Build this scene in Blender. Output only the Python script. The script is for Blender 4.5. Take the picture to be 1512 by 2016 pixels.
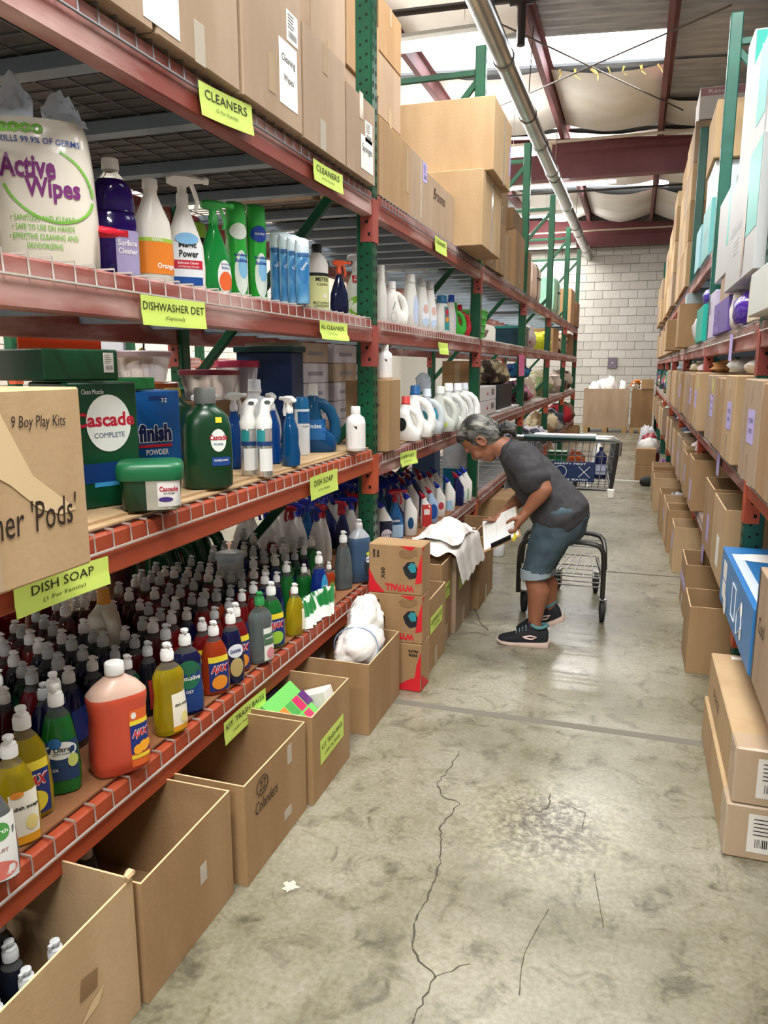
import bpy, math, random
from mathutils import Vector, Matrix, Euler, noise

for o in list(bpy.data.objects): bpy.data.objects.remove(o)
scene = bpy.context.scene
C = scene.collection
rnd = random.Random(11)
PI = math.pi

# ---------------------------------------------------------------- camera (1512 x 2016 frame)
FPX, YAW, PITCH, CAMH = 1500.0, math.radians(18.0), math.radians(10.72), 1.40
cam_d = bpy.data.cameras.new('camera'); cam = bpy.data.objects.new('camera', cam_d); C.objects.link(cam)
cam_d.sensor_fit = 'HORIZONTAL'; cam_d.sensor_width = 36.0; cam_d.lens = 36.0*FPX/1512.0
cam_d.clip_start = 0.05; cam_d.clip_end = 200
cam.location = (0, 0, CAMH); cam.rotation_euler = (PI/2-PITCH, 0, YAW)
scene.camera = cam

# ---------------------------------------------------------------- world, exposure
world = bpy.data.worlds.new('world'); scene.world = world; world.use_nodes = True
bg = world.node_tree.nodes['Background']; bg.inputs[0].default_value = (0.93, 0.97, 1.0, 1); bg.inputs[1].default_value = 0.5
vs = scene.view_settings
vs.view_transform = 'Standard'; vs.look = 'None'; vs.gamma = 1.0; vs.use_curve_mapping = False
vs.exposure = 0.56

def area_light(name, loc, sx, sy, power, col=(1, 1, 1), rot=(0, 0, 0)):
    d = bpy.data.lights.new(name, 'AREA'); d.shape = 'RECTANGLE'; d.size = sx; d.size_y = sy
    d.energy = power; d.color = col
    o = bpy.data.objects.new(name, d); C.objects.link(o); o.location = loc; o.rotation_euler = rot
    return o
# daylight falling in through the two translucent roof strips
area_light('skylight_daylight', (-0.9, 10.2, 4.80), 5.0, 0.8, 60, (0.95, 0.98, 1.0))
area_light('skylight_daylight', (-0.4, 16.6, 4.80), 5.0, 0.8, 60, (0.95, 0.98, 1.0))
area_light('skylight_daylight', (-0.5, 2.9, 4.85), 5.0, 0.9, 60, (0.95, 0.98, 1.0))

# ---------------------------------------------------------------- pixel -> place helpers
sy_, cy_, sp_, cp_ = math.sin(YAW), math.cos(YAW), math.sin(PITCH), math.cos(PITCH)
FW = Vector((-sy_*cp_, cy_*cp_, -sp_)); RT = Vector((cy_, sy_, 0)); UP = Vector((-sy_*sp_, cy_*sp_, cp_))
CAMP = Vector((0, 0, CAMH))
def ray(u, v): return FW + RT*((u-756)/FPX) + UP*((1008-v)/FPX)
def onX(u, v, X): d = ray(u, v); return CAMP + d*(X/d.x)
def onY(u, v, Y): d = ray(u, v); return CAMP + d*(Y/d.y)
def onZ(u, v, Z): d = ray(u, v); return CAMP + d*((Z-CAMH)/d.z)
def zat(v, x, y):
    D = -sy_*x + cy_*y; b = (1008-v)/FPX
    return CAMH + D*(-sp_+b*cp_)/(cp_+b*sp_)
def spot(u0, u1, vb, vt, Z, k=.42):
    """base centre, width and height of a thing standing on the level Z"""
    p = onZ((u0+u1)/2, vb, Z); c = (p-CAMP).dot(FW); w = (u1-u0)*c/FPX
    h = Vector((p.x, p.y, 0)).normalized(); q = p + h*(w*k)
    w *= ((q-CAMP).dot(FW))/c
    return q.x, q.y, w, zat(vt, q.x, q.y)-Z

# ---------------------------------------------------------------- materials
def lin(h):
    h = h.lstrip('#'); c = [int(h[i:i+2], 16)/255 for i in (0, 2, 4)]
    return tuple(((x/12.92) if x <= .04045 else ((x+.055)/1.055)**2.4) for x in c) + (1,)
MATS = {}
def mat(name, col='#808080', rough=.5, metal=0, trans=0, ior=1.45, alpha=1, emit=0, coat=0, spec=None, bump=None, var=None, sss=0):
    """col hex; var=(hex2, scale, detail, lo, hi) mixes a second tone by noise; bump=(scale, strength)"""
    if name in MATS: return MATS[name]
    m = bpy.data.materials.new(name); m.use_nodes = True; nt = m.node_tree; b = nt.nodes['Principled BSDF']
    b.inputs['Base Color'].default_value = lin(col); b.inputs['Roughness'].default_value = rough
    b.inputs['Metallic'].default_value = metal; b.inputs['Transmission Weight'].default_value = trans
    b.inputs['IOR'].default_value = ior; b.inputs['Alpha'].default_value = alpha; b.inputs['Coat Weight'].default_value = coat
    if spec is not None: b.inputs['Specular IOR Level'].default_value = spec
    if sss: b.inputs['Subsurface Weight'].default_value = sss; b.inputs['Subsurface Radius'].default_value = (.02, .008, .004)
    if emit: b.inputs['Emission Color'].default_value = lin(col); b.inputs['Emission Strength'].default_value = emit
    if var or bump: tc = nt.nodes.new('ShaderNodeTexCoord')
    if var:
        n = nt.nodes.new('ShaderNodeTexNoise'); n.inputs['Scale'].default_value = var[1]; n.inputs['Detail'].default_value = var[2]
        if len(var) > 5:
            mp = nt.nodes.new('ShaderNodeMapping'); mp.inputs['Scale'].default_value = var[5]
            nt.links.new(tc.outputs['Object'], mp.inputs[0]); nt.links.new(mp.outputs[0], n.inputs['Vector'])
        else: nt.links.new(tc.outputs['Object'], n.inputs['Vector'])
        r = nt.nodes.new('ShaderNodeValToRGB'); r.color_ramp.elements[0].position = var[3]; r.color_ramp.elements[1].position = var[4]
        r.color_ramp.elements[0].color = lin(col); r.color_ramp.elements[1].color = lin(var[0])
        nt.links.new(n.outputs[0], r.inputs[0]); nt.links.new(r.outputs[0], b.inputs['Base Color'])
    if bump:
        n2 = nt.nodes.new('ShaderNodeTexNoise'); n2.inputs['Scale'].default_value = bump[0]; n2.inputs['Detail'].default_value = 3
        nt.links.new(tc.outputs['Object'], n2.inputs['Vector'])
        bm_ = nt.nodes.new('ShaderNodeBump'); bm_.inputs['Strength'].default_value = bump[1]; bm_.inputs['Distance'].default_value = .01
        nt.links.new(n2.outputs[0], bm_.inputs['Height']); nt.links.new(bm_.outputs[0], b.inputs['Normal'])
    MATS[name] = m
    return m
def P(hexcol, rough=.35):                       # plain plastic / print colour
    return mat('plastic_'+hexcol.strip('#')+('_%d' % int(rough*100)), hexcol, rough)

# ---------------------------------------------------------------- mesh builder
class MB:
    def __init__(s): s.v = []; s.f = []; s.m = []; s.uv = None
    def add(s, vs, fs, m=0):
        o = len(s.v); s.v += [tuple(x) for x in vs]
        for f in fs: s.f.append(tuple(i+o for i in f)); s.m.append(m)
        return s
    def box(s, x0, x1, y0, y1, z0, z1, m=0, M=None):
        vs = [Vector((x, y, z)) for z in (z0, z1) for y in (y0, y1) for x in (x0, x1)]
        if M is not None: vs = [M @ q for q in vs]
        return s.add(vs, [(0, 2, 3, 1), (4, 5, 7, 6), (0, 1, 5, 4), (2, 6, 7, 3), (0, 4, 6, 2), (1, 3, 7, 5)], m)
    def cbox(s, x0, x1, y0, y1, z0, z1, b=.004, m=0, M=None):
        """box with chamfered edges"""
        X, Y, Z = (x0, x1), (y0, y1), (z0, z1); vs = []; idx = {}
        for i in (0, 1):
            for j in (0, 1):
                for k in (0, 1):
                    sx, sy, sz = (1, -1)[i]*b, (1, -1)[j]*b, (1, -1)[k]*b
                    idx[(i, j, k)] = len(vs)
                    vs += [Vector((X[i], Y[j]+sy, Z[k]+sz)), Vector((X[i]+sx, Y[j], Z[k]+sz)), Vector((X[i]+sx, Y[j]+sy, Z[k]))]
        g = lambda i, j, k, a: idx[(i, j, k)]+a
        fs = [(g(0,0,0,0), g(0,0,1,0), g(0,1,1,0), g(0,1,0,0)), (g(1,0,0,0), g(1,1,0,0), g(1,1,1,0), g(1,0,1,0)),
              (g(0,0,0,1), g(1,0,0,1), g(1,0,1,1), g(0,0,1,1)), (g(0,1,0,1), g(0,1,1,1), g(1,1,1,1), g(1,1,0,1)),
              (g(0,0,0,2), g(0,1,0,2), g(1,1,0,2), g(1,0,0,2)), (g(0,0,1,2), g(1,0,1,2), g(1,1,1,2), g(0,1,1,2))]
        for k in (0, 1):
            for i in (0, 1): fs.append((g(i,0,k,0), g(i,1,k,0), g(i,1,k,2), g(i,0,k,2)))
            for j in (0, 1): fs.append((g(0,j,k,1), g(1,j,k,1), g(1,j,k,2), g(0,j,k,2)))
        for i in (0, 1):
            for j in (0, 1): fs.append((g(i,j,0,0), g(i,j,1,0), g(i,j,1,1), g(i,j,0,1)))
        fs += [(g(i,j,k,0), g(i,j,k,1), g(i,j,k,2)) for i in (0,1) for j in (0,1) for k in (0,1)]
        if M is not None: vs = [M @ q for q in vs]
        return s.add(vs, fs, m)
    def loft(s, rings, m=0, caps=True, closed=False):
        """rings: lists of equal length"""
        n = len(rings[0]); o = len(s.v); fs = []; ms = m if isinstance(m, list) else None
        for r in rings: s.v += [tuple(q) for q in r]
        k = len(rings); rng = range(k) if closed else range(k-1)
        for i in rng:
            a, b = o+i*n, o+((i+1) % k)*n
            for j in range(n):
                s.f.append((a+j, a+(j+1) % n, b+(j+1) % n, b+j)); s.m.append(ms[i] if ms else m)
        if caps and not closed:
            s.f.append(tuple(range(o+n-1, o-1, -1))); s.m.append(ms[0] if ms else m)
            s.f.append(tuple(range(o+(k-1)*n, o+k*n))); s.m.append(ms[-1] if ms else m)
        return s
    def cyl(s, p0, p1, r0, r1=None, n=10, m=0, caps=True):
        p0, p1 = Vector(p0), Vector(p1); r1 = r0 if r1 is None else r1
        d = (p1-p0).normalized(); a = d.orthogonal().normalized(); b = d.cross(a)
        ring = lambda p, r: [p+a*(math.cos(t)*r)+b*(math.sin(t)*r) for t in [2*PI*i/n for i in range(n)]]
        return s.loft([ring(p0, r0), ring(p1, r1)], m, caps)
    def tube(s, pts, r, n=6, m=0, closed=False):
        pts = [Vector(p) for p in pts]; k = len(pts); rings = []; a = None
        for i, p in enumerate(pts):
            if closed: d = (pts[(i+1) % k]-pts[i-1]).normalized()
            else: d = (pts[min(i+1, k-1)]-pts[max(i-1, 0)]).normalized()
            a = d.orthogonal().normalized() if a is None else (a-d*a.dot(d)).normalized()
            b = d.cross(a); rr = r[i] if isinstance(r, (list, tuple)) else r
            rings.append([p+a*(math.cos(t)*rr)+b*(math.sin(t)*rr) for t in [2*PI*j/n for j in range(n)]])
        return s.loft(rings, m, True, closed)
    def lathe(s, prof, n=14, m=0, cx=0, cy=0):
        """prof: (z, rx[, ry[, exponent[, dx]]])"""
        return s.loft([ell(q, n, cx, cy) for q in prof], m)
    def disc(s, c, nrm, r, n=10, m=0, ry=None, up=None):
        c, d = Vector(c), Vector(nrm).normalized(); a = (Vector(up) if up else d.orthogonal()).normalized(); b = d.cross(a)
        ry = r if ry is None else ry
        return s.add([c+a*(math.cos(2*PI*i/n)*ry)+b*(math.sin(2*PI*i/n)*r) for i in range(n)], [tuple(range(n))], m)
    def quad(s, pts, m=0): return s.add(pts, [tuple(range(len(pts)))], m)
    def sheet(s, fn, nu, nv, m=0):
        """fn(a,b) a,b in 0..1"""
        vs = [fn(i/nu, j/nv) for j in range(nv+1) for i in range(nu+1)]
        fs = [(j*(nu+1)+i, j*(nu+1)+i+1, (j+1)*(nu+1)+i+1, (j+1)*(nu+1)+i) for j in range(nv) for i in range(nu)]
        return s.add(vs, fs, m)
def ell(q, n=14, cx=0, cy=0):
    z, rx = q[0], q[1]; ry = q[2] if len(q) > 2 else rx; e = q[3] if len(q) > 3 else 2.0; dx = q[4] if len(q) > 4 else 0
    out = []
    for i in range(n):
        t = 2*PI*i/n; c, s_ = math.cos(t), math.sin(t)
        out.append(Vector((cx+dx+rx*math.copysign(abs(s_)**(2/e), s_), cy-ry*math.copysign(abs(c)**(2/e), c), z)))
    return out

def obj(name, mb, mats, parent=None, loc=None, rot=None, smooth=True, kind=None, label=None, angle=38):
    me = mb if isinstance(mb, bpy.types.Mesh) else to_mesh(name, mb, mats, smooth, angle)
    o = bpy.data.objects.new(name, me); C.objects.link(o)
    if parent is not None: o.parent = parent
    if loc is not None: o.location = loc
    if rot is not None: o.rotation_euler = rot
    if kind: o['kind'] = kind
    if label: o['label'] = label
    return o
def to_mesh(name, mb, mats, smooth=True, angle=38):
    me = bpy.data.meshes.new(name); me.from_pydata(mb.v, [], mb.f)
    for m in (mats if isinstance(mats, (list, tuple)) else [mats]): me.materials.append(m)
    me.polygons.foreach_set('material_index', mb.m)
    if smooth:
        me.polygons.foreach_set('use_smooth', [True]*len(me.polygons)); me.set_sharp_from_angle(angle=math.radians(angle))
    me.update(); return me
def tag(o, label, cat, group=None):
    o['label'] = label; o['category'] = cat
    if group: o['group'] = group
    return o
def thing(name, label, cat, loc=(0, 0, 0), rotz=0, group=None, rot=None):
    o = bpy.data.objects.new(name, None); C.objects.link(o); o.empty_display_size = .05
    o.location = loc; o.rotation_euler = rot if rot is not None else (0, 0, rotz)
    return tag(o, label, cat, group)
def struct(name, mb, mats, smooth=False, label=None):
    return obj(name, mb, mats, kind='structure', smooth=smooth, label=label)

TXT = {}
def text_mesh(s, size, width=None, shear=0, bold=0, height=None, align='CENTER'):
    cu = bpy.data.curves.new('lettering', 'FONT'); cu.body = s; cu.size = size; cu.align_x = align; cu.align_y = 'CENTER'
    cu.shear = shear; cu.offset = bold*size; cu.resolution_u = 2
    ob = bpy.data.objects.new('lettering', cu); C.objects.link(ob)
    me = bpy.data.meshes.new_from_object(ob); bpy.data.objects.remove(ob); bpy.data.curves.remove(cu)
    if width and len(me.vertices):
        xs = [q.co.x for q in me.vertices]; w = max(xs)-min(xs); c = (max(xs)+min(xs))/2
        ys = [q.co.y for q in me.vertices]; hh = max(ys)-min(ys); cyy = (max(ys)+min(ys))/2
        k = width/w; ky = (height/hh) if height else k
        for q in me.vertices: q.co.x = (q.co.x-c)*k; q.co.y = (q.co.y-cyy)*ky
    me.name = 'lettering'
    return me
def text(s, size, m, parent, loc, rot=(PI/2, 0, 0), width=None, shear=0, bold=0, height=None, name='lettering', mp=None):
    key = (s, size, width, shear, bold, height, m.name)
    if mp or key not in TXT:
        me = text_mesh(s, size, width, shear, bold, height); me.materials.clear(); me.materials.append(m)
        if mp:
            for q in me.vertices: q.co = mp(q.co.x, q.co.y)
        else: TXT[key] = me
    else: me = TXT[key]
    o = bpy.data.objects.new(name, me); C.objects.link(o); o.parent = parent
    if not mp: o.location = loc; o.rotation_euler = rot
    return o
INK = mat('black_ink', '#15130f', .6); MARK = mat('marker_pen', '#2a1d14', .7); WHITEINK = mat('white_ink', '#f4f2ee', .5)
# ================================================================ setting
def node_floor():
    m = bpy.data.materials.new('sealed_concrete'); m.use_nodes = True; nt = m.node_tree; b = nt.nodes['Principled BSDF']
    tc = nt.nodes.new('ShaderNodeTexCoord')
    def nz(sc, det, rough=.6, dist=0):
        n = nt.nodes.new('ShaderNodeTexNoise'); n.inputs['Scale'].default_value = sc; n.inputs['Detail'].default_value = det
        n.inputs['Roughness'].default_value = rough; n.inputs['Distortion'].default_value = dist
        nt.links.new(tc.outputs['Object'], n.inputs['Vector']); return n
    def ramp(src, stops):
        r = nt.nodes.new('ShaderNodeValToRGB'); e = r.color_ramp.elements
        e[0].position, e[0].color = stops[0][0], lin(stops[0][1]); e[1].position, e[1].color = stops[-1][0], lin(stops[-1][1])
        for p_, c_ in stops[1:-1]: q = e.new(p_); q.color = lin(c_)
        nt.links.new(src.outputs[0], r.inputs[0]); return r
    a = ramp(nz(1.3, 8, .62, .4), [(.30, '#6b6758'), (.44, '#86826f'), (.56, '#9a9686'), (.72, '#aca898')])
    s = ramp(nz(9, 6, .7, .8), [(.32, '#57513f'), (.47, '#f4f2e8'), (.60, '#ffffff'), (.72, '#e2dcc6')])
    fine = ramp(nz(70, 3), [(.3, '#c9c5b8'), (.7, '#ffffff')])
    def mul(x, y, f):
        k = nt.nodes.new('ShaderNodeMixRGB'); k.blend_type = 'MULTIPLY'; k.inputs[0].default_value = f
        nt.links.new(x.outputs[0], k.inputs[1]); nt.links.new(y.outputs[0], k.inputs[2]); return k
    c = mul(mul(a, s, .62), fine, .7)
    # worn, pitted patch in the middle of the aisle: pale halo with a dirty centre
    st = onZ(1085, 1625, 0); ds = nt.nodes.new('ShaderNodeVectorMath'); ds.operation = 'DISTANCE'; ds.inputs[1].default_value = (st.x, st.y, 0)
    wn = nz(6, 5, .7); wv = nt.nodes.new('ShaderNodeVectorMath'); wv.operation = 'MULTIPLY_ADD'; wv.inputs[1].default_value = (.28, .28, 0); nt.links.new(wn.outputs[1], wv.inputs[0]); nt.links.new(tc.outputs['Object'], wv.inputs[2])
    sb = nt.nodes.new('ShaderNodeVectorMath'); sb.operation = 'SUBTRACT'; sb.inputs[1].default_value = (.14, .14, 0); nt.links.new(wv.outputs[0], sb.inputs[0]); nt.links.new(sb.outputs[0], ds.inputs[0])
    def blend(src, dist_lo, dist_hi, colr, amt, tex):
        mr = nt.nodes.new('ShaderNodeMapRange'); mr.inputs[1].default_value = dist_lo; mr.inputs[2].default_value = dist_hi; mr.inputs[3].default_value = amt; mr.inputs[4].default_value = 0
        nt.links.new(ds.outputs['Value'], mr.inputs[0]); mm = nt.nodes.new('ShaderNodeMath'); mm.operation = 'MULTIPLY'; nt.links.new(mr.outputs[0], mm.inputs[0]); nt.links.new(tex.outputs[0], mm.inputs[1])
        k = nt.nodes.new('ShaderNodeMixRGB'); nt.links.new(mm.outputs[0], k.inputs[0]); nt.links.new(src.outputs[0], k.inputs[1]); k.inputs[2].default_value = lin(colr); return k
    spk = ramp(nz(45, 4, .7), [(.42, '#000000'), (.60, '#ffffff')]); spk2 = ramp(nz(38, 5, .75), [(.44, '#000000'), (.56, '#ffffff')])
    c = blend(c, .12, .36, '#c6c0a6', .5, spk); c = blend(c, .06, .20, '#4f4539', .95, spk2); nt.links.new(c.outputs[0], b.inputs['Base Color'])
    rr = nt.nodes.new('ShaderNodeMapRange'); rr.inputs[3].default_value = .14; rr.inputs[4].default_value = .40
    nt.links.new(nz(2.2, 5, .6, .5).outputs[0], rr.inputs[0]); nt.links.new(rr.outputs[0], b.inputs['Roughness'])
    bp = nt.nodes.new('ShaderNodeBump'); bp.inputs['Strength'].default_value = .12; bp.inputs['Distance'].default_value = .01
    nt.links.new(nz(14, 4).outputs[0], bp.inputs['Height']); nt.links.new(bp.outputs[0], b.inputs['Normal'])
    b.inputs['Specular IOR Level'].default_value = .62
    return m
FLOOR = node_floor()
WALLM = mat('painted_block', '#cfcbc4', .85, var=('#b9b4ac', 3.0, 5, .35, .7), bump=(60, .25))
floor = struct('floor', MB().box(-8, 5, -8, 20.2, -.1, 0), FLOOR)
# hairline cracks and saw joints of the slab
CR = mat('crack_dirt', '#4a4438', .9); JT = mat('joint_filler', '#6f6a5e', .8)
def crack(pts, w, m, seed=0, jig=.012):
    r = random.Random(seed); path = [onZ(u, v, 0) for u, v in pts]; q = []
    for a, b in zip(path, path[1:]):
        n = max(2, int((b-a).length/.018))
        for i in range(n):
            p = a.lerp(b, i/n); q.append(Vector((p.x+r.uniform(-jig, jig), p.y+r.uniform(-jig, jig), .0009)))
    q.append(path[-1]+Vector((0, 0, .0009))); mb = MB()
    for a, b in zip(q, q[1:]):
        d = (b-a); nrm = Vector((-d.y, d.x, 0)).normalized()*(w*r.uniform(.35, 1)/2)
        mb.quad([a-nrm, b-nrm, b+nrm, a+nrm])
    return obj('floor_crack', mb, m, floor, smooth=False)
crack([(905, 1480), (880, 1520), (862, 1540), (872, 1568), (905, 1580), (868, 1625), (868, 1690), (845, 1760), (820, 1800), (812, 1870), (855, 1925), (812, 2016)], .006, CR, 1, .0055)
crack([(935, 1200), (945, 1225), (960, 1240)], .008, CR, 2, .005)
crack([(855, 1925), (890, 1910), (925, 1898)], .003, CR, 3, .004)
crack([(1085, 1560), (1078, 1590), (1060, 1600)], .004, CR, 4, .004)
crack([(1100, 1580), (1150, 1600), (1148, 1640)], .003, CR, 5, .004)
crack([(1170, 1720), (1188, 1825)], .003, CR, 6, .001)
crack([(1080, 1790), (1030, 1880), (1022, 1960)], .003, CR, 7, .002)
jl = onZ(880, 1390, 0); jr = onZ(1385, 1470, 0)
struct_j = obj('slab_joint', MB().box(-4, 2, -.022, .022, 0, .0008), JT, floor, loc=(0, (jl.y+jr.y)/2, 0))
j2 = onZ(1230, 1128, 0)
obj('slab_joint', MB().box(-4, 2, -.008, .008, 0, .0008), CR, floor, loc=(0, j2.y, 0))
# paint blob on the floor
pb = MB(); p_ = onZ(570, 1745, 0)
pb.add([(math.cos(t)*(.020+.006*math.sin(3*t+1)+.005*math.sin(7*t)), math.sin(t)*(.022+.005*math.cos(5*t)+.004*math.sin(9*t)), .001) for t in [2*PI*i/30 for i in range(30)]], [tuple(range(30))])
obj('paint_spatter', pb, mat('dried_paint', '#c2bcaa', .7), floor, loc=(p_.x, p_.y, 0))

# back wall of concrete blocks, each block proud of the recessed mortar
wall_back = struct('wall_back', MB().box(-8, 5, 20.02, 20.2, 0, 5.4), mat('mortar', '#bab6ae', .95))
BL = mat('block_face', '#bfbab2', .9, var=('#b0aba2', 2.2, 6, .38, .66), bump=(45, .35))
BL2 = mat('block_face_pale', '#c6c2ba', .9, var=('#b6b1a9', 2.6, 6, .4, .7), bump=(45, .35))
bmesh_ = [to_mesh('block', MB().cbox(-.1985, .1985, -.02, .06, 0, .1945, .006), m_, False) for m_ in (BL, BL2)]
nb = 0
for r_ in range(21):
    for c_ in range(12):
        x = -2.9+c_*.406+(r_ % 2)*.203
        if x > 1.35 or nb >= 298: continue
        b_ = obj('block', bmesh_[0 if rnd.random() < .62 else 1], None, wall_back, loc=(x, 20.02-rnd.uniform(0, .006), .004+r_*.2032)); nb += 1
# far side wall seen through the left rack, with a door
wl = MB().box(-6.2, -6.005, -8, 20.1, 0, 5.4); wall_left = struct('wall_left', wl, mat('block_wall_cream', '#d8d2c6', .9, var=('#c7c0b2', 1.4, 5, .35, .7), bump=(25, .3)))
bml = to_mesh('block', MB().cbox(0, .02, -.1985, .1985, 0, .1945, .005), mat('block_wall_cream', '#d8d2c6', .9), False)
for r_ in range(9):
    for c_ in range(18):
        y_ = 5.6+c_*.406+(r_ % 2)*.203
        if 7.9 < y_ < 9.6 and r_ < 5: continue
        obj('block', bml, None, wall_left, loc=(-6.012-rnd.uniform(0, .003), y_, 1.02+r_*.2032))
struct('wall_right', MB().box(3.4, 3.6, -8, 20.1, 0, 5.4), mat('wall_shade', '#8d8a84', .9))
dw = onX(185, 720, -6.0)
door = struct('door_1', MB().cbox(0, .05, -.5, .5, 0, 2.12, .006), mat('grey_door_paint', '#a3a4a8', .55)); door.location = (-5.99, dw.y, 0)
obj('door_frame', MB().box(0, .08, -.58, -.5, 0, 2.2).box(0, .08, .5, .58, 0, 2.2).box(0, .08, -.58, .58, 2.12, 2.2), mat('door_frame_paint', '#80828a', .5), door)
obj('door_handle', MB().cyl((.05, .4, 1.0), (.11, .4, 1.0), .012).cyl((.11, .4, 1.0), (.11, .28, 1.0), .012), mat('satin_steel', '#b8b8b6', .3, 1), door)

# ---------------------------------------------------------------- roof
def zroof(x): return 4.95-.056*x
ROOFM = mat('galvanised_roof', '#b4b6b7', .45, .4, var=('#96989a', 3, 5, .35, .7, (1, 6, 1)))
def corr(name, x0, x1, y0, y1):
    y1 += .06; mb = MB(); n = int((y1-y0)/.05); ys = [y0+(y1-y0)*i/n for i in range(n+1)]; a = []
    prof = [0, .028, .028, 0]
    for x in (x0, x1): a.append([(x, y, zroof(x)+prof[i % 4]) for i, y in enumerate(ys)])
    mb.add(a[0]+a[1], [(i, i+1, n+1+i+1, n+1+i) for i in range(n)])
    return obj(name, mb, ROOFM, smooth=False)
SKY0, SKY1, SK2, SK3 = 9.4, 10.3, 16.2, 17.0
ceil = struct('ceiling', MB().box(-8, 5, -8, 20.2, 5.75, 5.8), mat('roof_outer', '#8a8c8e', .6)) if False else corr('ceiling', -8, 5, -3, 2.5)
ceil['kind'] = 'structure'
for i, (x0, x1, y0, y1) in enumerate([(-8, 5, 3.4, SKY0), (-8, -3.8, SKY0, SKY1), (.16, 5, SKY0, SKY1), (-8, 5, SKY1, SK2), (-8, -3, SK2, SK3), (.4, 5, SK2, SK3), (-8, 5, SK3, 20.2), (-8, -3.8, 2.5, 3.4), (2, 5, 2.5, 3.4)]):
    q = corr('roof_sheet', x0, x1, y0, y1); q.parent = ceil
PURP = mat('oxide_primer', '#76484a', .6, var=('#85585a', 2, 5, .4, .7))
PURD = mat('oxide_primer_dark', '#6c3a3e', .55, var=('#7d4a4e', 1.5, 5, .4, .75))
# purlins (Z sections) along the building and tapered rafters across it
for i, x in enumerate((-5.6, -4.15, -2.70, -1.23, .16, 1.6, 3.0)):
    z = zroof(x)
    obj('trim_%d' % (i+1), MB().box(x-.005, x+.005, -3, 20, z-.2, z).box(x-.06, x, -3, 20, z-.206, z-.2).box(x, x+.06, -3, 20, z-.006, z-.001), PURP, smooth=False, kind='structure')
for i, y in enumerate((5.5, 12.75, 19.72)):
    mb = MB(); xs = (-8, 5); zb = 4.26
    zt = [zroof(x)-.215 for x in xs]
    mb.add([(xs[0], y-.006, zb), (xs[1], y-.006, zb), (xs[1], y-.006, zt[1]), (xs[0], y-.006, zt[0]), (xs[0], y+.006, zb), (xs[1], y+.006, zb), (xs[1], y+.006, zt[1]), (xs[0], y+.006, zt[0])],
           [(0, 1, 2, 3), (5, 4, 7, 6)])
    mb.box(-8, 5, y-.1, y+.1, zb-.014, zb)
    mb.add([(xs[0], y-.1, zt[0]), (xs[1], y-.1, zt[1]), (xs[1], y+.1, zt[1]), (xs[0], y+.1, zt[0]), (xs[0], y-.1, zt[0]+.014), (xs[1], y-.1, zt[1]+.014), (xs[1], y+.1, zt[1]+.014), (xs[0], y+.1, zt[0]+.014)],
           [(0, 3, 2, 1), (4, 5, 6, 7), (0, 1, 5, 4), (2, 3, 7, 6)])
    obj('trim_%d' % (i+11), mb, PURD, smooth=False, kind='structure')
# sagging white insulation blankets between the purlins
INS = mat('vinyl_insulation', '#f1ede6', .5, var=('#dcd3c4', 1.1, 6, .42, .72), bump=(5, .5))
def insul(x0, x1, y0, y1, sag=.1, seed=0, lift=.03):
    def fn(a, b):
        x = x0+(x1-x0)*a; y = y0+(y1-y0)*b
        s_ = sag*math.sin(PI*a)*(.55+.45*abs(math.sin(b*PI*(y1-y0)/1.9)))
        e_ = .02*noise.noise(Vector((x*2, y*2, seed)))
        if b < .04 or b > .96: y += .05*noise.noise(Vector((x*4, seed, 3)))
        return (x, y, zroof(x)-lift-s_+e_)
    q = obj('insulation_blanket', MB().sheet(fn, 10, max(8, int((y1-y0)*7))), INS, ceil); return q
for i, (x0, x1, y0, y1, sag) in enumerate([(-4.1, -2.72, SKY1, 12.6, .12), (-2.66, -1.26, SKY1, 12.6, .14), (-1.20, .12, SKY1+.02, 12.6, .13), (.2, 1.58, 11.6, 12.6, .1), (-4.1, -2.72, 3.5, SKY0-.05, .1),
        (-2.66, -1.26, 6.2, SKY0-.35, .08), (-2.66, -1.26, 12.9, SK2, .12), (-1.2, .12, 12.9, SK2, .12), (.2, 1.58, 12.9, SK2, .12), (-4.1, -2.72, 12.9, SK2, .12), (-2.66, -1.26, SK3, 19.6, .2), (-1.2, .12, SK3, 19.6, .2), (.2, 1.58, SK3, 19.6, .2), (1.64, 2.98, 11.6, 19.6, .1)]):
    insul(x0, x1, y0, y1, sag, i)
# translucent daylight panels over the openings
SKP = mat('daylight_panel', '#f4f9ff', .6, emit=5)
for x0, x1, y0, y1 in ((-3.8, .16, SKY0, SKY1), (-3, .4, SK2, SK3), (-3.8, 2, 2.5, 3.4)):
    q = obj('skylight_panel', MB().add([(x0, y0, zroof(x0)+.03), (x1, y0, zroof(x1)+.03), (x1, y1, zroof(x1)+.03), (x0, y1, zroof(x0)+.03)], [(0, 1, 2, 3)]), SKP, ceil, smooth=False)
# torn yellow fibreglass hanging at the skylight edge
FIB = mat('fibreglass_tuft', '#e0c06a', .9)
for i in range(7):
    x = -1.1+i*.19; mb = MB()
    k_ = rnd.uniform(.3, 1.1); mb.tube([(0, 0, .02), (rnd.uniform(-.08, .08)*k_, .03, -.05*k_), (rnd.uniform(-.16, .16)*k_, 0, (-.1-rnd.random()*.08)*k_)], [.024*k_, .012*k_, .003], 5)
    tag(obj('fibreglass_tuft', mb, FIB, loc=(x, SKY1+.03, zroof(x)-.05)), 'torn yellow fibreglass tuft at the bright skylight edge, %s from the left' % ('first', 'second', 'third', 'fourth', 'fifth', 'sixth', 'seventh')[i], 'insulation', 'torn insulation tufts at the skylight')
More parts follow.
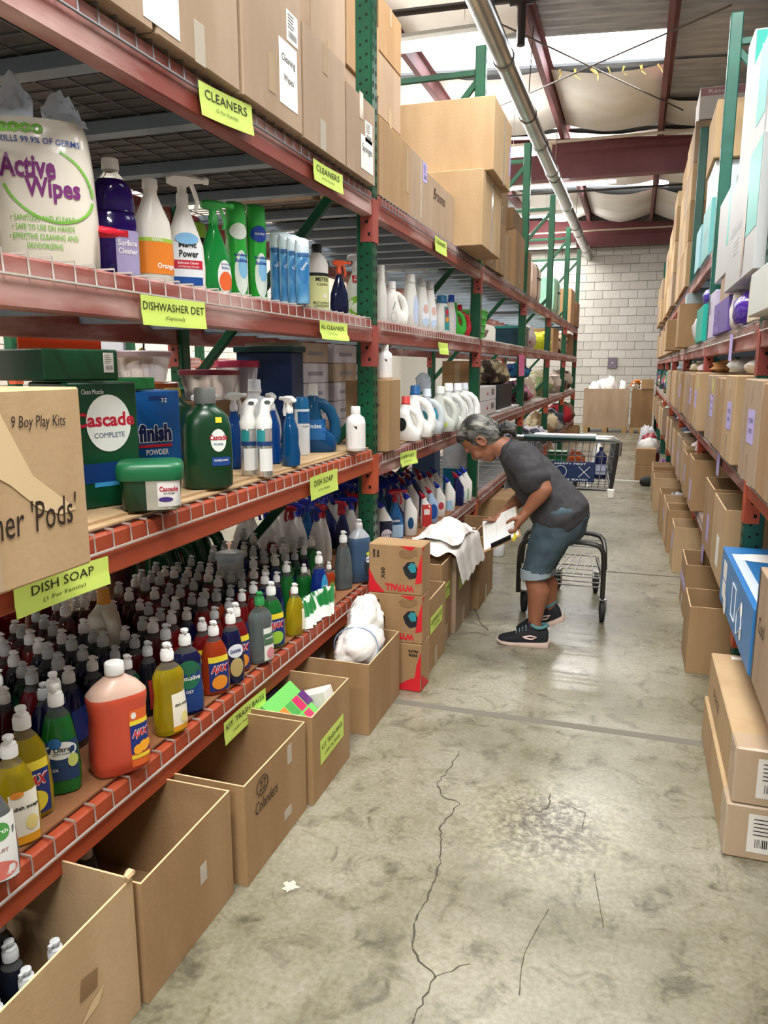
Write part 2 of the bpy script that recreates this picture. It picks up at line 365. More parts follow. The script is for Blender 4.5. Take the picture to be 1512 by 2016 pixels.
# rod cross bracing
ROD = mat('bracing_rod', '#6b625c', .5, .6)
for a, b, t_ in ((onZ(985, 47, 4.72), onZ(1345, 217, 4.72), 'from upper left down to the right'), (onZ(940, 228, 4.70), onZ(1440, 10, 4.70), 'from lower left up to the right')):
    tag(obj('bracing_rod', MB().cyl(a, b, .009, n=6), ROD), 'thin steel cross-bracing rod under the skylight, running '+t_, 'rod')
# big steel duct pipe running down the aisle
DX, DZ = -1.25, 4.05
pipe = thing('overhead_pipe', 'large shiny steel pipe hanging along the aisle under the roof', 'pipe', (DX, 3, DZ))
STL = mat('bright_pipe_steel', '#a7a9a8', .28, 1, var=('#8b8d8c', 2, 4, .35, .7))
obj('pipe_run', MB().cyl((0, 0, 0), (0, 16.95, 0), .088, n=20), STL, pipe)
for y in (4.2, 6.9, 8.25, 10.7, 13.4, 15.6): obj('pipe_coupling', MB().cyl((0, y, 0), (0, y+.07, 0), .097, n=20), mat('pipe_coupling_steel', '#8e8c88', .35, 1), pipe)
for y in (5.8, 8.6, 12.6): obj('pipe_hanger', MB().tube([(.09*math.sin(t), y, .09*math.cos(t)) for t in [2*PI*k/14 for k in range(14)]], .008, 5, closed=True).cyl((0, y, .09), (0.03, y, .85), .006, n=5), ROD, pipe)
# sprinkler branch lines
BEI = mat('beige_pipe_paint', '#b7a996', .5); BLK = mat('black_iron_pipe', '#3b3534', .5)
sp1 = thing('sprinkler_pipe', 'thin beige sprinkler pipe crossing in front of the nearest big rafter', 'pipe', (0, 12.2, 4.66))
obj('pipe_run', MB().cyl((-4, 0, 0), (3, 0, 0), .022, n=8), BEI, sp1); obj('pipe_tee', MB().cyl((-1.46, 0, 0), (-1.30, 0, 0), .036, n=10).cyl((-1.38, 0, -.02), (-1.38, 0, -.5), .026, n=8), BEI, sp1)
sp2 = thing('sprinkler_pipe', 'black iron sprinkler pipe crossing high above the aisle at the top', 'pipe', (0, 7.1, 4.42), rotz=.06)
obj('pipe_run', MB().cyl((-3.6, 0, 0), (2.6, 0, 0), .03, n=8), BLK, sp2)
obj('pipe_tee', MB().cyl((-1.18, 0, 0), (-.98, 0, 0), .048, n=10).cyl((-1.08, 0, .03), (-1.08, 0, -.36), .036, n=8), BLK, sp2)
sp3 = thing('sprinkler_pipe', 'thin beige pipe in front of the far rafter by the block wall', 'pipe', (0, 19.3, 4.55)); obj('pipe_run', MB().cyl((-4, 0, 0), (3, 0, 0), .02, n=8), BEI, sp3)
sp4 = thing('sprinkler_pipe', 'dark thin pipe below the second roof opening', 'pipe', (0, 15.4, 4.62)); obj('pipe_run', MB().cyl((-4, 0, 0), (3, 0, 0), .02, n=8), BLK, sp4)

# ---------------------------------------------------------------- fluorescent fixtures
TUBE = mat('lit_tube', '#ffffff', .5, emit=14); FIXM = mat('fixture_white', '#c9c9c4', .5)
def fixture(x0, x1, y, z, label, power):
    t = thing('fluorescent_fixture', label, 'light fixture', ((x0+x1)/2, y, z), group='fluorescent strip lights'); L = (x1-x0)/2
    obj('housing', MB().box(-L, L, -.07, .07, .0, .06).add([(-L, -.13, -.03), (L, -.13, -.03), (L, -.07, .03), (-L, -.07, .03), (-L, .13, -.03), (L, .13, -.03), (L, .07, .03), (-L, .07, .03)], [(0, 1, 2, 3), (4, 5, 6, 7)]), FIXM, t, smooth=False)
    for s_ in (-1, 1): obj('tube', MB().cyl((-L+.03, s_*.045, -.025), (L-.03, s_*.045, -.025), .016, n=8), TUBE, t)
    for s_ in (-.7, .7): obj('hanger', MB().cyl((L*s_, 0, .06), (L*s_, 0, zroof(x1)-z-.04), .004, n=4), ROD, t)
    a = area_light('tube_light', (0, 0, -.05), 2*L, .2, power, (1, .985, .95)); a.parent = t
    a = area_light('ceiling_fill_light', (0, 0, .075), 2*L, .2, power*.35, (1, .985, .95), (PI, 0, 0)); a.parent = t  # upward fill added above the housing to brighten the ceiling
for x0, x1, y, z, l, p in [(-3.1, -1.36, 7.3, 4.3, 'lit fluorescent strip just left of the large steel pipe, nearest skylight', 60),
        (-3.6, -1.45, 11.2, 4.3, 'lit fluorescent strip in front of the nearest big rafter', 60), (-2.3, -.46, 13.2, 4.3, 'long lit fluorescent strip just past the nearest rafter', 70),
        (-3.6, -1.5, 15.7, 4.3, 'lit fluorescent strip between the two far rafters', 60), (-3.0, -1.5, 19.2, 4.22, 'lit fluorescent strip close to the far block wall', 50),
        (-1.2, 1.1, .2, 4.3, 'fluorescent strip over the near aisle, above the picture', 150), (-1.4, .9, 4.6, 4.45, 'fluorescent strip over the bending person, above the picture', 80), (-5.2, -3.2, 2.2, 4.3, 'fluorescent strip over the next aisle behind the left rack', 110), (-5.4, -3.4, 8.6, 4.3, 'second fluorescent strip over the next aisle behind the left rack', 90), (-5.2, -3.2, 13.5, 4.3, 'third fluorescent strip over the next aisle behind the left rack', 80), (-1.4, .9, -3.5, 4.3, 'fluorescent strip behind the viewer', 150)]:
    fixture(x0, x1, y, z, l, p)

# ================================================================ pallet racks
GRN = mat('green_upright_paint', '#0f5233', .35, var=('#0c4029', 4, 4, .35, .7))
GRL = mat('green_upright_paint_right', '#185a49', .4, var=('#124a3c', 4, 4, .35, .7))
ORA = mat('orange_beam_paint', '#b24e2e', .5, var=('#943f28', 3.5, 6, .4, .7, (1, .25, 1)))
WORN = mat('worn_beam_paint', '#8a4238', .5, var=('#c4a098', 5, 9, .47, .68, (1, .35, 2)))
ORB = mat('connector_orange', '#c05535', .5, var=('#a3452c', 6, 5, .4, .7)); ORP = mat('connector_faded', '#a04a40', .5, var=('#8a3c34', 6, 5, .4, .7))
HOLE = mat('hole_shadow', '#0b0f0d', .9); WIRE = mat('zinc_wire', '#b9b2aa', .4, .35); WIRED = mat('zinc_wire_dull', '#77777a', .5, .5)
CHAN = mat('galvanised_channel', '#8b98a3', .4, .3, var=('#7a8894', 6, 4, .4, .7))
YP = [.55]+[.915+2.515*k for k in range(1, 8)]         # post stations along the aisle
def rack(label, xf, s, posts, levels, htop, grn, near, name='pallet_rack', zextra=0, depth=1.07, lod0=0, braces=True):
    """xf front plane, s = -1 when the rack lies to the left of its face; levels[bay] = list of deck heights"""
    t = thing(name, label, 'pallet rack', (xf, posts[0], 0))
    xb = s*depth; B = lambda a, b: (min(a, b), max(a, b))
    for i, y in enumerate(posts):
        y -= posts[0]; det = posts[i] < near
        for x0 in (0, xb-s*.076):
            a, b = B(x0, x0+s*.076); h = htop[i] if isinstance(htop, list) else htop
            mb = MB(); mb.cbox(a, b, y-.075, y, 0, h, .006)
            if det or posts[i] < 14:
                zz = .06
                while zz < h-.03:
                    for dy in ((.02, .055) if det else (.037,)):
                        xx = (max(a, b) if s < 0 else min(a, b)) - s*.0007
                        if x0 == 0: mb.disc((xx, y-.075+dy, zz), (-s, 0, 0), .0085, 8 if det else 5, 1, ry=.014, up=(0, 0, 1))
                    if det:
                        for dx in (.024, .052): mb.disc((a+dx, y-.0757, zz+.012*(dx > .03)), (0, -1, 0), .006, 8, 1)
                    zz += .0508 if det else .1
            obj('post', mb, [grn, HOLE], t)
            obj('base_plate', MB().box(a-.03, b+.03, y-.11, y+.03, 0, .008), grn, t)
        if braces:
            for z0 in (1.22, 2.34, 3.45):
                mb = MB(); x1, x2 = s*.05, xb-s*.04; M = Vector((x2-x1, 0, -1.09)); L = M.length; ang = math.atan2(-M.z, M.x)
                R = Matrix.Translation((x1, y-.037, z0)) @ Matrix.Rotation(ang, 4, 'Y'); mb.cbox(0, L, -.016, .016, -.021, .021, .003, M=R)
                obj('brace', mb, grn, t)
            for z0 in (3.49, .14): obj('brace', MB().cbox(min(x1, x2), max(x1, x2), y-.053, y-.021, z0-.02, z0+.02, .003), grn, t)
    for bay in range(len(posts)-1):
        y0, y1 = posts[bay]-posts[0], posts[bay+1]-posts[0]-.075; far = posts[bay] > 8; nearbay = posts[bay] < 3.0
        for li, z in enumerate(levels[bay]):
            worn = li >= 2 or posts[bay] > 3
            for x0 in (0, xb-s*.05):
                a, b = B(x0, x0+s*.05)
                bm_ = obj('beam', MB().cbox(a, b, y0+.002, y1-.002, z-.108, z-.006, .005), WORN if worn else ORA, t)
                for yy in (y0-.077, y1-.002):
                    a2, b2 = B(x0-s*.003, x0+s*.055)
                    mb = MB().box(a2, b2, yy, yy+.079, z-.215, z-.03)
                    if not far: mb.disc(((a2+b2)/2, yy-.0006, z-.13), (0, -1, 0), .008, 8, 1).box((a2+b2)/2+.006, (a2+b2)/2+.018, yy-.0008, yy, z-.19, z-.175, 1)
                    if yy > y0 or bay == 0: obj('beam_connector', mb, [ORP if li >= 2 else ORB, HOLE], bm_)
            # wire deck: cross wires bent down over the front beam, long wires, lip wire
            mb = MB(); step = .066 if nearbay else (.05 if posts[bay] < 5.5 else .075); r = .0028; n = 4 if not far else 3
            yy = y0+.05
            while yy < y1-.03:
                mb.tube([(xb+s*-.02, yy, z), (-s*.006, yy, z), (-s*.008, yy, z-.045)], r, n); yy += step
            mb.cyl((-s*.009, y0+.03, z-.045), (-s*.009, y1-.03, z-.045), r*1.25, n=5)
            k = 0
            while k < 1.0: mb.cyl((s*(.03+k), y0+.03, z-.004), (s*(.03+k), y1-.03, z-.004), r, n=n); k += .105 if nearbay else .16
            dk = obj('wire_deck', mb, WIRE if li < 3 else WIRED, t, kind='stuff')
            nc = 6 if nearbay else 8 if not far else 5
            for c_ in range(nc):
                yc = y0+.2+(y1-y0-.4)*c_/(nc-1); a, b = B(s*.052, xb-s*.052)
                obj('support_channel', MB().box(a, b, yc-.028, yc+.028, z-.045, z-.007), CHAN, dk, smooth=False)
    return t
LB, L2, LD, LT = .40, 1.03, 1.62, 2.165
lv = [[LB, L2, LD, LT], [LB, .995, LD, LT]] + [[LB, .99, LD, LT]]*4
rack('long green and orange pallet rack along the left side of the aisle', -1.145, -1, YP[:7], lv, [3.66]*7, GRN, 4.0)
RB, R2, RD, RT_ = .455, .99, 1.585, 2.20
rack('green and orange pallet rack along the right side of the aisle', .457, 1, YP[:8], [[RB, R2, RD]]*2+[[RB, R2, RD, RT_]]*5, [1.62]+[3.66]*7, GRL, 4.0)
# neighbouring rack seen through the left one
rack('distant pallet rack standing in the next aisle behind the left rack', -4.2, -1, [4.5, 7.0, 9.5, 12.0], [[.2, 1.5], [.2, 1.5], [.2, 1.5]], 1.9, GRN, 0, depth=.9, braces=False)
# ================================================================ goods: shared builders
CB = mat('cardboard', '#a68660', .85, var=('#997852', 7, 5, .38, .68, (1, 1, .25)), bump=(90, .08))
CBL = mat('cardboard_light', '#bb9e78', .85, var=('#ae906a', 7, 5, .38, .68, (1, 1, .25)), bump=(90, .08))
CBD = mat('cardboard_dark', '#8a6b49', .85, var=('#7c5e3e', 7, 5, .38, .68, (1, 1, .25)), bump=(90, .08))
CBG = mat('cardboard_greyish', '#ab937b', .85, var=('#9d856c', 7, 5, .38, .68, (1, 1, .25)), bump=(90, .08))
EDGE = mat('cardboard_edge', '#d3b48a', .9)
TAPE = mat('packing_tape', '#c3ab8c', .15, alpha=.8); TAPEC = mat('clear_tape', '#d9cfbf', .12, alpha=.55)
WHP = mat('white_paper', '#ebe8e2', .7); YGP = mat('lime_paper', '#cbe06a', .65, var=('#c2d85f', 5, 3, .4, .7)); PUR = mat('lilac_paper', '#b5a8dc', .7)
def shade(c): return c
def R_(f): return {'+X': (PI/2, 0, PI/2), '-X': (PI/2, 0, -PI/2), '-Y': (PI/2, 0, 0), '+Y': (PI/2, 0, PI), '+Z': (0, 0, 0)}[f]
def chaikin(pts, k=2):
    pts = [Vector(p) for p in pts]
    for _ in range(k):
        q = [pts[0]]
        for a, b in zip(pts, pts[1:]): q += [a.lerp(b, .25), a.lerp(b, .75)]
        pts = q+[pts[-1]]
    return pts
class Carton:
    def __init__(s, name, label, x0, x1, y0, y1, z0, z1, m=None, open_=False, rotz=0, group=None, cat='box', tape=None, t=.005, seed=0, body='body', notch=.004):
        m = m or CB; s.w, s.d, s.h = x1-x0, y1-y0, z1-z0
        s.o = thing(name, label, cat, ((x0+x1)/2, (y0+y1)/2, z0), rotz, group); w, d, h = s.w/2, s.d/2, s.h
        r = random.Random(seed); mb = MB()
        if open_:
            rim = lambda: h-r.uniform(0, notch)
            zs = [rim() for _ in range(4)]; o_ = [(-w, -d), (w, -d), (w, d), (-w, d)]; i_ = [(-w+t, -d+t), (w-t, -d+t), (w-t, d-t), (-w+t, d-t)]
            vs = [(x, y, 0) for x, y in o_]+[(x, y, z) for (x, y), z in zip(o_, zs)]+[(x, y, z) for (x, y), z in zip(i_, zs)]+[(x, y, t) for x, y in i_]
            fs = [(3, 2, 1, 0)]; ms = [0]
            for k in range(4):
                j = (k+1) % 4
                fs += [(k, j, 4+j, 4+k), (4+k, 4+j, 8+j, 8+k), (8+k, 8+j, 12+j, 12+k)]; ms += [0, 1, 0]
            fs.append((12, 13, 14, 15)); ms.append(0)
            for f_, m_ in zip(fs, ms): mb.f.append(f_); mb.m.append(m_)
            mb.v = vs
        else: mb.cbox(-w, w, -d, d, 0, h, .004)
        s.b = obj(body, mb, [m, EDGE], s.o, smooth=False)
        for f in (tape or []): s.strip(f)
    def loc(s, f, a, z, e=.0012):
        return {'+X': (s.w/2+e, a, z), '-X': (-s.w/2-e, -a, z), '-Y': (a, -s.d/2-e, z), '+Y': (-a, s.d/2+e, z), '+Z': (a, z, s.h+e)}[f]
    def patch(s, f, a, z, w, h, m, e=.0012, name='label', roll=0):
        o = obj(name, MB().box(-w/2, w/2, -h/2, h/2, -.0006, 0), m, s.o, loc=s.loc(f, a, z, e), rot=R_(f), smooth=False)
        if roll: o.rotation_euler = (Matrix(Euler(R_(f)).to_matrix()) @ Matrix.Rotation(roll, 3, 'Z')).to_euler()
        return o
    def shape(s, f, a, z, pts, m, e=.0014, name='print', label=None):
        o = obj(name, MB().quad([(x, y, 0) for x, y in pts]), m, s.o, loc=s.loc(f, a, z, e), rot=R_(f), smooth=False)
        if label: o['label'] = label
        return o
    def strip(s, f):
        if f == 'Z': s.patch('+Z', 0, 0, s.w*.999, .05, TAPE, name='tape')
        elif f[0] == 'v': s.patch(f[1:], 0, s.h-.05, .05, .10, TAPE, name='tape')
        elif f[0] == 'b': s.patch(f[1:], 0, .045, .05, .09, TAPE, name='tape')
    def txt(s, f, a, z, st, width=None, m=None, size=.05, e=.002, shear=0, bold=0, height=None, roll=0):
        o = text(st, size, m or MARK, s.o, s.loc(f, a, z, e), R_(f), width, shear, bold, height)
        if roll: o.rotation_euler = (Matrix(Euler(R_(f)).to_matrix()) @ Matrix.Rotation(roll, 3, 'Z')).to_euler()
        return o
    def paper(s, f, a, z, w, h, m=None, lines=(), barcode=False, roll=0):
        p = s.patch(f, a, z, w, h, m or WHP, roll=roll, name='paper_label')
        for i, (st, dy, wd, b) in enumerate(lines): text(st, .05, INK, p, (0, dy*h, .0009), (0, 0, 0), wd*w, bold=b)
        if barcode:
            mb = MB(); x = -w*.35; r = random.Random(int(a*1000)+7)
            while x < w*.35:
                q = w*r.choice((.008, .012, .022)); mb.quad([(x, -h*.36, 0), (x+q, -h*.36, 0), (x+q, -h*.14, 0), (x, -h*.14, 0)]); x += q+w*r.choice((.014, .024))
            obj('barcode', mb, INK, p, loc=(0, 0, .0009), smooth=False, kind='stuff')
            mb = MB()
            for k in range(5): mb.quad([(-w*.4, h*(.36-k*.1), 0), (w*r.uniform(.0, .4), h*(.36-k*.1), 0), (w*.1, h*(.385-k*.1), 0), (-w*.4, h*(.385-k*.1), 0)])
            obj('fine_print', mb, INK, p, loc=(0, 0, .0009), smooth=False, kind='stuff')
        return p

# ---------------------------------------------------------------- bottles
CLEAR = mat('clear_plastic', '#e8ecea', .08, trans=.9, ior=1.15, alpha=.75)
def liq(hexc, tr=.35, rough=.12): return mat('liquid_'+hexc.strip('#')+'_%d' % int(tr*100), hexc, rough, trans=tr, ior=1.3, coat=.3)
CAPW = mat('cap_white', '#e9e8e4', .4, sss=0)
CAPT = mat('cap_translucent', '#cfd2d2', .35, trans=.25, ior=1.3)
def interp(prof, z):
    for a, b in zip(prof, prof[1:]):
        if a[0] <= z <= b[0]:
            t = (z-a[0])/(b[0]-a[0]+1e-9); A = list(a)+[a[1]]*(3-len(a)); A += [2.0] if len(A) == 3 else []; A += [0] if len(A) == 4 else []
            B = list(b)+[b[1]]*(3-len(b)); B += [2.0] if len(B) == 3 else []; B += [0] if len(B) == 4 else []
            return [A[i]*(1-t)+B[i]*t for i in range(5)]
    q = prof[-1]; A = list(q)+[q[1]]*(3-len(q)); A += [2.0] if len(A) == 3 else []; A += [0] if len(A) == 4 else []; return A
def front(prof, x, z, off=.0012):
    _, rx, ry, e, dx = interp(prof, z); rx += off; ry += off; k = min(.999, abs((x-dx)/rx))
    return Vector((x, -ry*(1-k**e)**(1/e), z))
class Bot:
    """a lofted container: parts body, cap, label; local front is -Y"""
    cache = {}
    def __init__(s, name, label, cat, loc, rotz, prof, mats, mi=0, group=None, n=16, body='body', sc=1.0, key=None):
        s.prof = prof; s.o = thing(name, label, cat, loc, rotz, group); s.key = key
        if sc != 1.0: s.o.scale = (sc, sc, sc)
        ck = (key, 'body', tuple(m.name for m in mats)) if key else None
        if ck and ck in Bot.cache: s.b = obj(body, Bot.cache[ck], None, s.o)
        else:
            s.b = obj(body, MB().lathe(prof, n, mi), mats, s.o, angle=50)
            if ck: Bot.cache[ck] = s.b.data
    def part(s, name, mb_fn, mats, ck=None, parent=None):
        k = (s.key, name, ck, tuple(m.name for m in (mats if isinstance(mats, (list, tuple)) else [mats]))) if (s.key and ck is not None) else None
        if k and k in Bot.cache: return obj(name, Bot.cache[k], None, parent or s.o)
        o = obj(name, mb_fn(), mats, parent or s.o, angle=45)
        if k: Bot.cache[k] = o.data
        return o
    def patch(s, x0, x1, z0, z1, m, name='label', off=.0012, oval=False, top=None, ck=None):
        def mk():
            if oval:
                cx, cz = (x0+x1)/2, (z0+z1)/2; vs = [front(s.prof, cx, cz, off)]
                for r_ in (.5, 1): vs += [front(s.prof, cx+math.cos(t)*(x1-x0)/2*r_, cz+math.sin(t)*(z1-z0)/2*r_, off) for t in [2*PI*i/20 for i in range(20)]]
                fs = [(0, 1+i, 1+(i+1) % 20) for i in range(20)]+[(1+i, 21+i, 21+(i+1) % 20, 1+(i+1) % 20) for i in range(20)]
                return MB().add(vs, fs)
            f = top or (lambda a: 1.0)
            return MB().sheet(lambda a, b: front(s.prof, x0+(x1-x0)*a, z0+(z1-z0)*b*f(a), off), 10, 6)
        return s.part(name, mk, m, ck)
    def txt(s, st, x, z, w, m, h=None, off=.0022, bold=.01, shear=0, parent=None, roll=0):
        cr, sr = math.cos(roll), math.sin(roll)
        return text(st, .05, m, parent or s.o, None, width=w, height=h, bold=bold, shear=shear, mp=lambda a, b: front(s.prof, x+a*cr-b*sr, z+a*sr+b*cr, off))
def capmesh(z, r, h, kind='flip', n=12, dx=0):
    mb = MB()
    if kind == 'flip':
        mb.lathe([(z, r), (z+h*.44, r), (z+h*.48, r*.9), (z+h*.60, r*.86), (z+h*.64, r*.52), (z+h*.80, r*.46), (z+h*.83, r*.66), (z+h*.96, r*.62), (z+h, r*.45)], n, cx=dx)
        mb.box(-r*.24+dx, r*.24+dx, -r*1.1, -r*.2, z+h*.84, z+h*.95)
    elif kind == 'screw': mb.lathe([(z, r), (z+h*.08, r*1.03), (z+h*.9, r*1.0), (z+h, r*.9)], n, cx=dx)
    elif kind == 'tall': mb.lathe([(z, r), (z+h*.15, r*1.04), (z+h*.2, r*.96), (z+h*.93, r*.9), (z+h, r*.8)], n, cx=dx)
    return mb
# profiles, metres at nominal height H
SOAPP = {
 0: (.235, [(0, .030, .020), (.004, .036, .025, 2.4), (.03, .0385, .0265, 2.4), (.07, .0375, .026, 2.3), (.105, .033, .0235, 2.2), (.135, .0365, .0255, 2.2), (.155, .0355, .025, 2.2), (.172, .026, .020, 2), (.184, .0155, .0145, 2), (.192, .0125, .0125, 2), (.20, .0125, .0125, 2)], 7),
 1: (.245, [(0, .029, .019), (.004, .034, .024, 2.5), (.06, .0365, .0255, 2.4), (.11, .033, .0235, 2.3), (.15, .027, .021, 2.1), (.175, .022, .0185, 2), (.19, .0145, .0135, 2), (.198, .0122, .0122, 2), (.206, .0122, .0122, 2)], 5),
 2: (.225, [(0, .033, .022), (.004, .038, .026, 2.6), (.05, .040, .027, 2.6), (.10, .037, .026, 2.6), (.14, .031, .024, 2.3), (.165, .020, .018, 2), (.178, .013, .013, 2), (.19, .0125, .0125, 2)], 5),
}
for k_ in SOAPP: SOAPP[k_] = (SOAPP[k_][0], [(q[0], q[1]*(1.14 if q[1] > .016 else 1), (q[2]*(1.12 if q[1] > .016 else 1)))+tuple(q[3:]) for q in SOAPP[k_][1]], SOAPP[k_][2])
def soap(label, loc, h, rotz, liquid, cap=None, kind=0, group=None, lab=None, clear=True, name='dish_soap_bottle', full=False, capm=None, capkind='flip'):
    """lab: list of (x0,x1,z0,z1,hex,oval) in fractions of half width / height"""
    H, prof, fi = SOAPP[kind]; sc = h/H; key = ('soap', kind)
    mi = [0 if (full or i < fi) else 1 for i in range(len(prof)-1)]
    b = Bot(name, label, 'bottle', loc, rotz, prof, [liquid, CLEAR if clear else liquid], mi, group, 14, sc=sc, key=key+(full, clear))
    zt = prof[-1][0]; b.part('cap', lambda: capmesh(zt-.008, .0165, H-zt+.008, capkind), capm or CAPT, ck='cap'+capkind)
    for i, (x0, x1, z0, z1, hx, ov) in enumerate(lab or []):
        w = prof[2][1]*.93; b.patch(x0*w, x1*w, z0*H, z1*H, P(hx), oval=ov, ck=(x0, x1, z0, z1, ov, i), off=.0010+.0006*i)
    b.H = H; b.w = prof[2][1]*.93
    return b

def trigger(mb, z, s=1, n=10):
    """spray head: collar, body, nozzle, trigger; nozzle points to -Y... built towards +X local"""
    mb.lathe([(z, .0145*s), (z+.022*s, .0145*s), (z+.026*s, .011*s), (z+.04*s, .011*s)], n)
    mb.loft([[Vector((x*s, y*s, zz)) for y, zz in ((-.010, z+(.04+a)*s), (.010, z+(.04+a)*s), (.011, z+(.058+b)*s), (0, z+(.066+b)*s), (-.011, z+(.058+b)*s))]
             for x, a, b in ((-.034, .006, -.004), (-.018, 0, .002), (.012, 0, .002), (.034, .010, 0), (.052, .012, -.004))])
    mb.cyl((.052*s, 0, z+.056*s), (.064*s, 0, z+.056*s), .008*s, n=8)
    mb.loft([[Vector((x*s, y*s, zz)) for x, y in ((a-.004, -.006), (a+.004, -.006), (a+.004, .006), (a-.004, .006))] for a, zz in ((.022, z+.048*s), (.030, z+.028*s), (.036, z+.006*s), (.031, z-.012*s))])
    return mb
def spray(label, loc, h, rotz, bodym, headm, lab=(), kind=0, group=None, name='spray_bottle', clear=False):
    prof = [(0, .040, .026), (.005, .046, .031, 2.8), (.06, .048, .032, 2.8), (.11, .045, .031, 2.5), (.15, .032, .026, 2.2), (.185, .019, .018, 2), (.20, .014, .014, 2), (.215, .014, .014, 2)] if kind == 0 else \
           [(0, .034, .026), (.005, .040, .030, 2.8), (.05, .042, .032, 2.8), (.09, .036, .028, 2.5), (.115, .038, .029, 2.4), (.145, .036, .028, 2.3), (.18, .022, .02, 2), (.20, .014, .014, 2), (.215, .014, .014, 2)]
    H = .275; b = Bot(name, label, 'bottle', loc, rotz, prof, [bodym], 0, group, 16, sc=h/H, key=('spray', kind))
    b.part('spray_head', lambda: trigger(MB(), .207), headm, ck='trig'); b.H = H
    for i, (x0, x1, z0, z1, m_, ov) in enumerate(lab): b.patch(x0*.045, x1*.045, z0*H, z1*H, m_, oval=ov, off=.001+.0006*i)
    return b
def can(label, loc, h, r, rotz, bodym, capm, lab=(), group=None, name='aerosol_can', capkind='dome'):
    prof = [(0, r*.94), (.004, r), (h*.78, r), (h*.80, r*.93)]
    b = Bot(name, label, 'can', loc, rotz, prof, [bodym], 0, group, 18)
    if capkind == 'dome': b.part('cap', lambda: MB().lathe([(h*.79, r*.96), (h*.93, r*.95), (h*.985, r*.78), (h, r*.5)], 16), capm)
    elif capkind == 'slant': b.part('cap', lambda: MB().loft([ell((h*.76, r*1.01), 16), ell((h*.86, r*1.0), 16), [q+Vector((0, 0, .014*(q.y/r))) for q in ell((h*.96, r*.94), 16)], [q+Vector((0, 0, .012*(q.y/r))) for q in ell((h*.975, r*.6), 16)]]), capm)
    for i, (x0, x1, z0, z1, m_, ov) in enumerate(lab): b.patch(x0*r, x1*r, z0*h, z1*h, m_, oval=ov, off=.001+.0006*i)
    b.H = h; b.r = r; return b
def toilet(label, loc, h, rotz, bodym, capm, group=None, lab=None, name='toilet_cleaner_bottle', side=1):
    """upright bottle whose neck bends to one side; flat body, neck leans to +X local"""
    H = .30; s = side
    prof = [(0, .036, .024, 3), (.005, .042, .029, 3, 0), (.10, .043, .030, 3, 0), (.155, .042, .029, 3, 0), (.185, .032, .025, 2.6, -.008*s), (.215, .022, .020, 2.2, -.016*s), (.24, .016, .016, 2, -.021*s)]
    b = Bot(name, label, 'bottle', loc, rotz, prof, [bodym], 0, group, 14, sc=h/H, key=('toilet', s))
    def cp():
        mb = MB(); rings = []
        for k, (d, r) in enumerate(((0, .0185), (.022, .0185), (.026, .012), (.06, .006))):
            c = Vector((-.021*s-.62*d*s, 0, .236+.8*d)); rings.append([c+Vector((x*.85, y, x*.5*s)) for x, y in [(math.cos(t)*r, math.sin(t)*r) for t in [2*PI*i/12 for i in range(12)]]])
        return mb.loft(rings)
    b.part('cap', cp, capm, ck='cap')
    for i, (x0, x1, z0, z1, hx, ov) in enumerate(lab or []): b.patch(x0*.042, x1*.042, z0*H, z1*H, P(hx), oval=ov, off=.001+.0006*i, ck=(i, x0, x1, z0, z1))
    return b
def jug(label, loc, h, rotz, bodym, capm, group=None, lab=None, name='laundry_jug', wide=.10, dep=.055, capr=.026, caph=.05, hole=True, H=.28, flip=1):
    """handled jug; handle loop on the +X side"""
    w, d = wide, dep; f = flip
    prof = [(0, w*.86, d*.86, 3, -w*.06*f), (.006, w*.92, d*.95, 3, -w*.06*f), (H*.22, w*.94, d, 3, -w*.05*f), (H*.36, w*.66, d, 2.8, -w*.32*f), (H*.55, w*.55, d*.95, 2.6, -w*.40*f), (H*.68, w*.46, d*.85, 2.4, -w*.36*f), (H*.77, w*.30, d*.55, 2, -w*.26*f), (H*.83, capr*.95, capr*.95, 2, -w*.22*f)]
    b = Bot(name, label, 'jug', loc, rotz, prof, [bodym], 0, group, 18, sc=h/H, key=('jug', w, d, H, f))
    b.part('handle', lambda: MB().tube([(w*(-.15)*f, 0, H*.73), (w*.22*f, 0, H*.70), (w*.58*f, 0, H*.60), (w*.78*f, 0, H*.44), (w*.80*f, 0, H*.28), (w*.66*f, 0, H*.16)], [d*.35, d*.36, d*.36, d*.36, d*.42, d*.5], 10), bodym, ck='handle')
    b.part('cap', lambda: capmesh(H*.82, capr, H*.18, 'tall', 14, -w*.22*f), capm, ck='cap')
    for i, (x0, x1, z0, z1, m_, ov) in enumerate(lab or []): b.patch(x0*w, x1*w, z0*H, z1*H, m_, oval=ov, off=.001+.0006*i)
    b.H = H; return b
def blob(mb, c, r, seed, amp=.25, fr=2.2, sub=10, flat=0, m=0, fold=0):
    """lumpy soft bundle: displaced sphere; r=(rx,ry,rz); fold adds creases"""
    n, k = sub*2, sub; vs = [];
    for j in range(k+1):
        ph = PI*j/k
        for i in range(n):
            t = 2*PI*i/n; d = Vector((math.sin(ph)*math.cos(t), math.sin(ph)*math.sin(t), math.cos(ph)))
            q = 1+amp*noise.noise(d*fr+Vector((seed*3.1, seed*1.7, 0)))
            if fold: q += fold*abs(noise.noise(d*fr*3+Vector((seed, 5, seed))))
            p = Vector((d.x*r[0]*q, d.y*r[1]*q, d.z*r[2]*q))
            if p.z < -r[2]*(1-flat): p.z = -r[2]*(1-flat)
            vs.append(Vector(c)+p)
    fs = [(j*n+i, j*n+(i+1) % n, (j+1)*n+(i+1) % n, (j+1)*n+i)[::-1] for j in range(k) for i in range(n)]
    return mb.add(vs, fs, m)
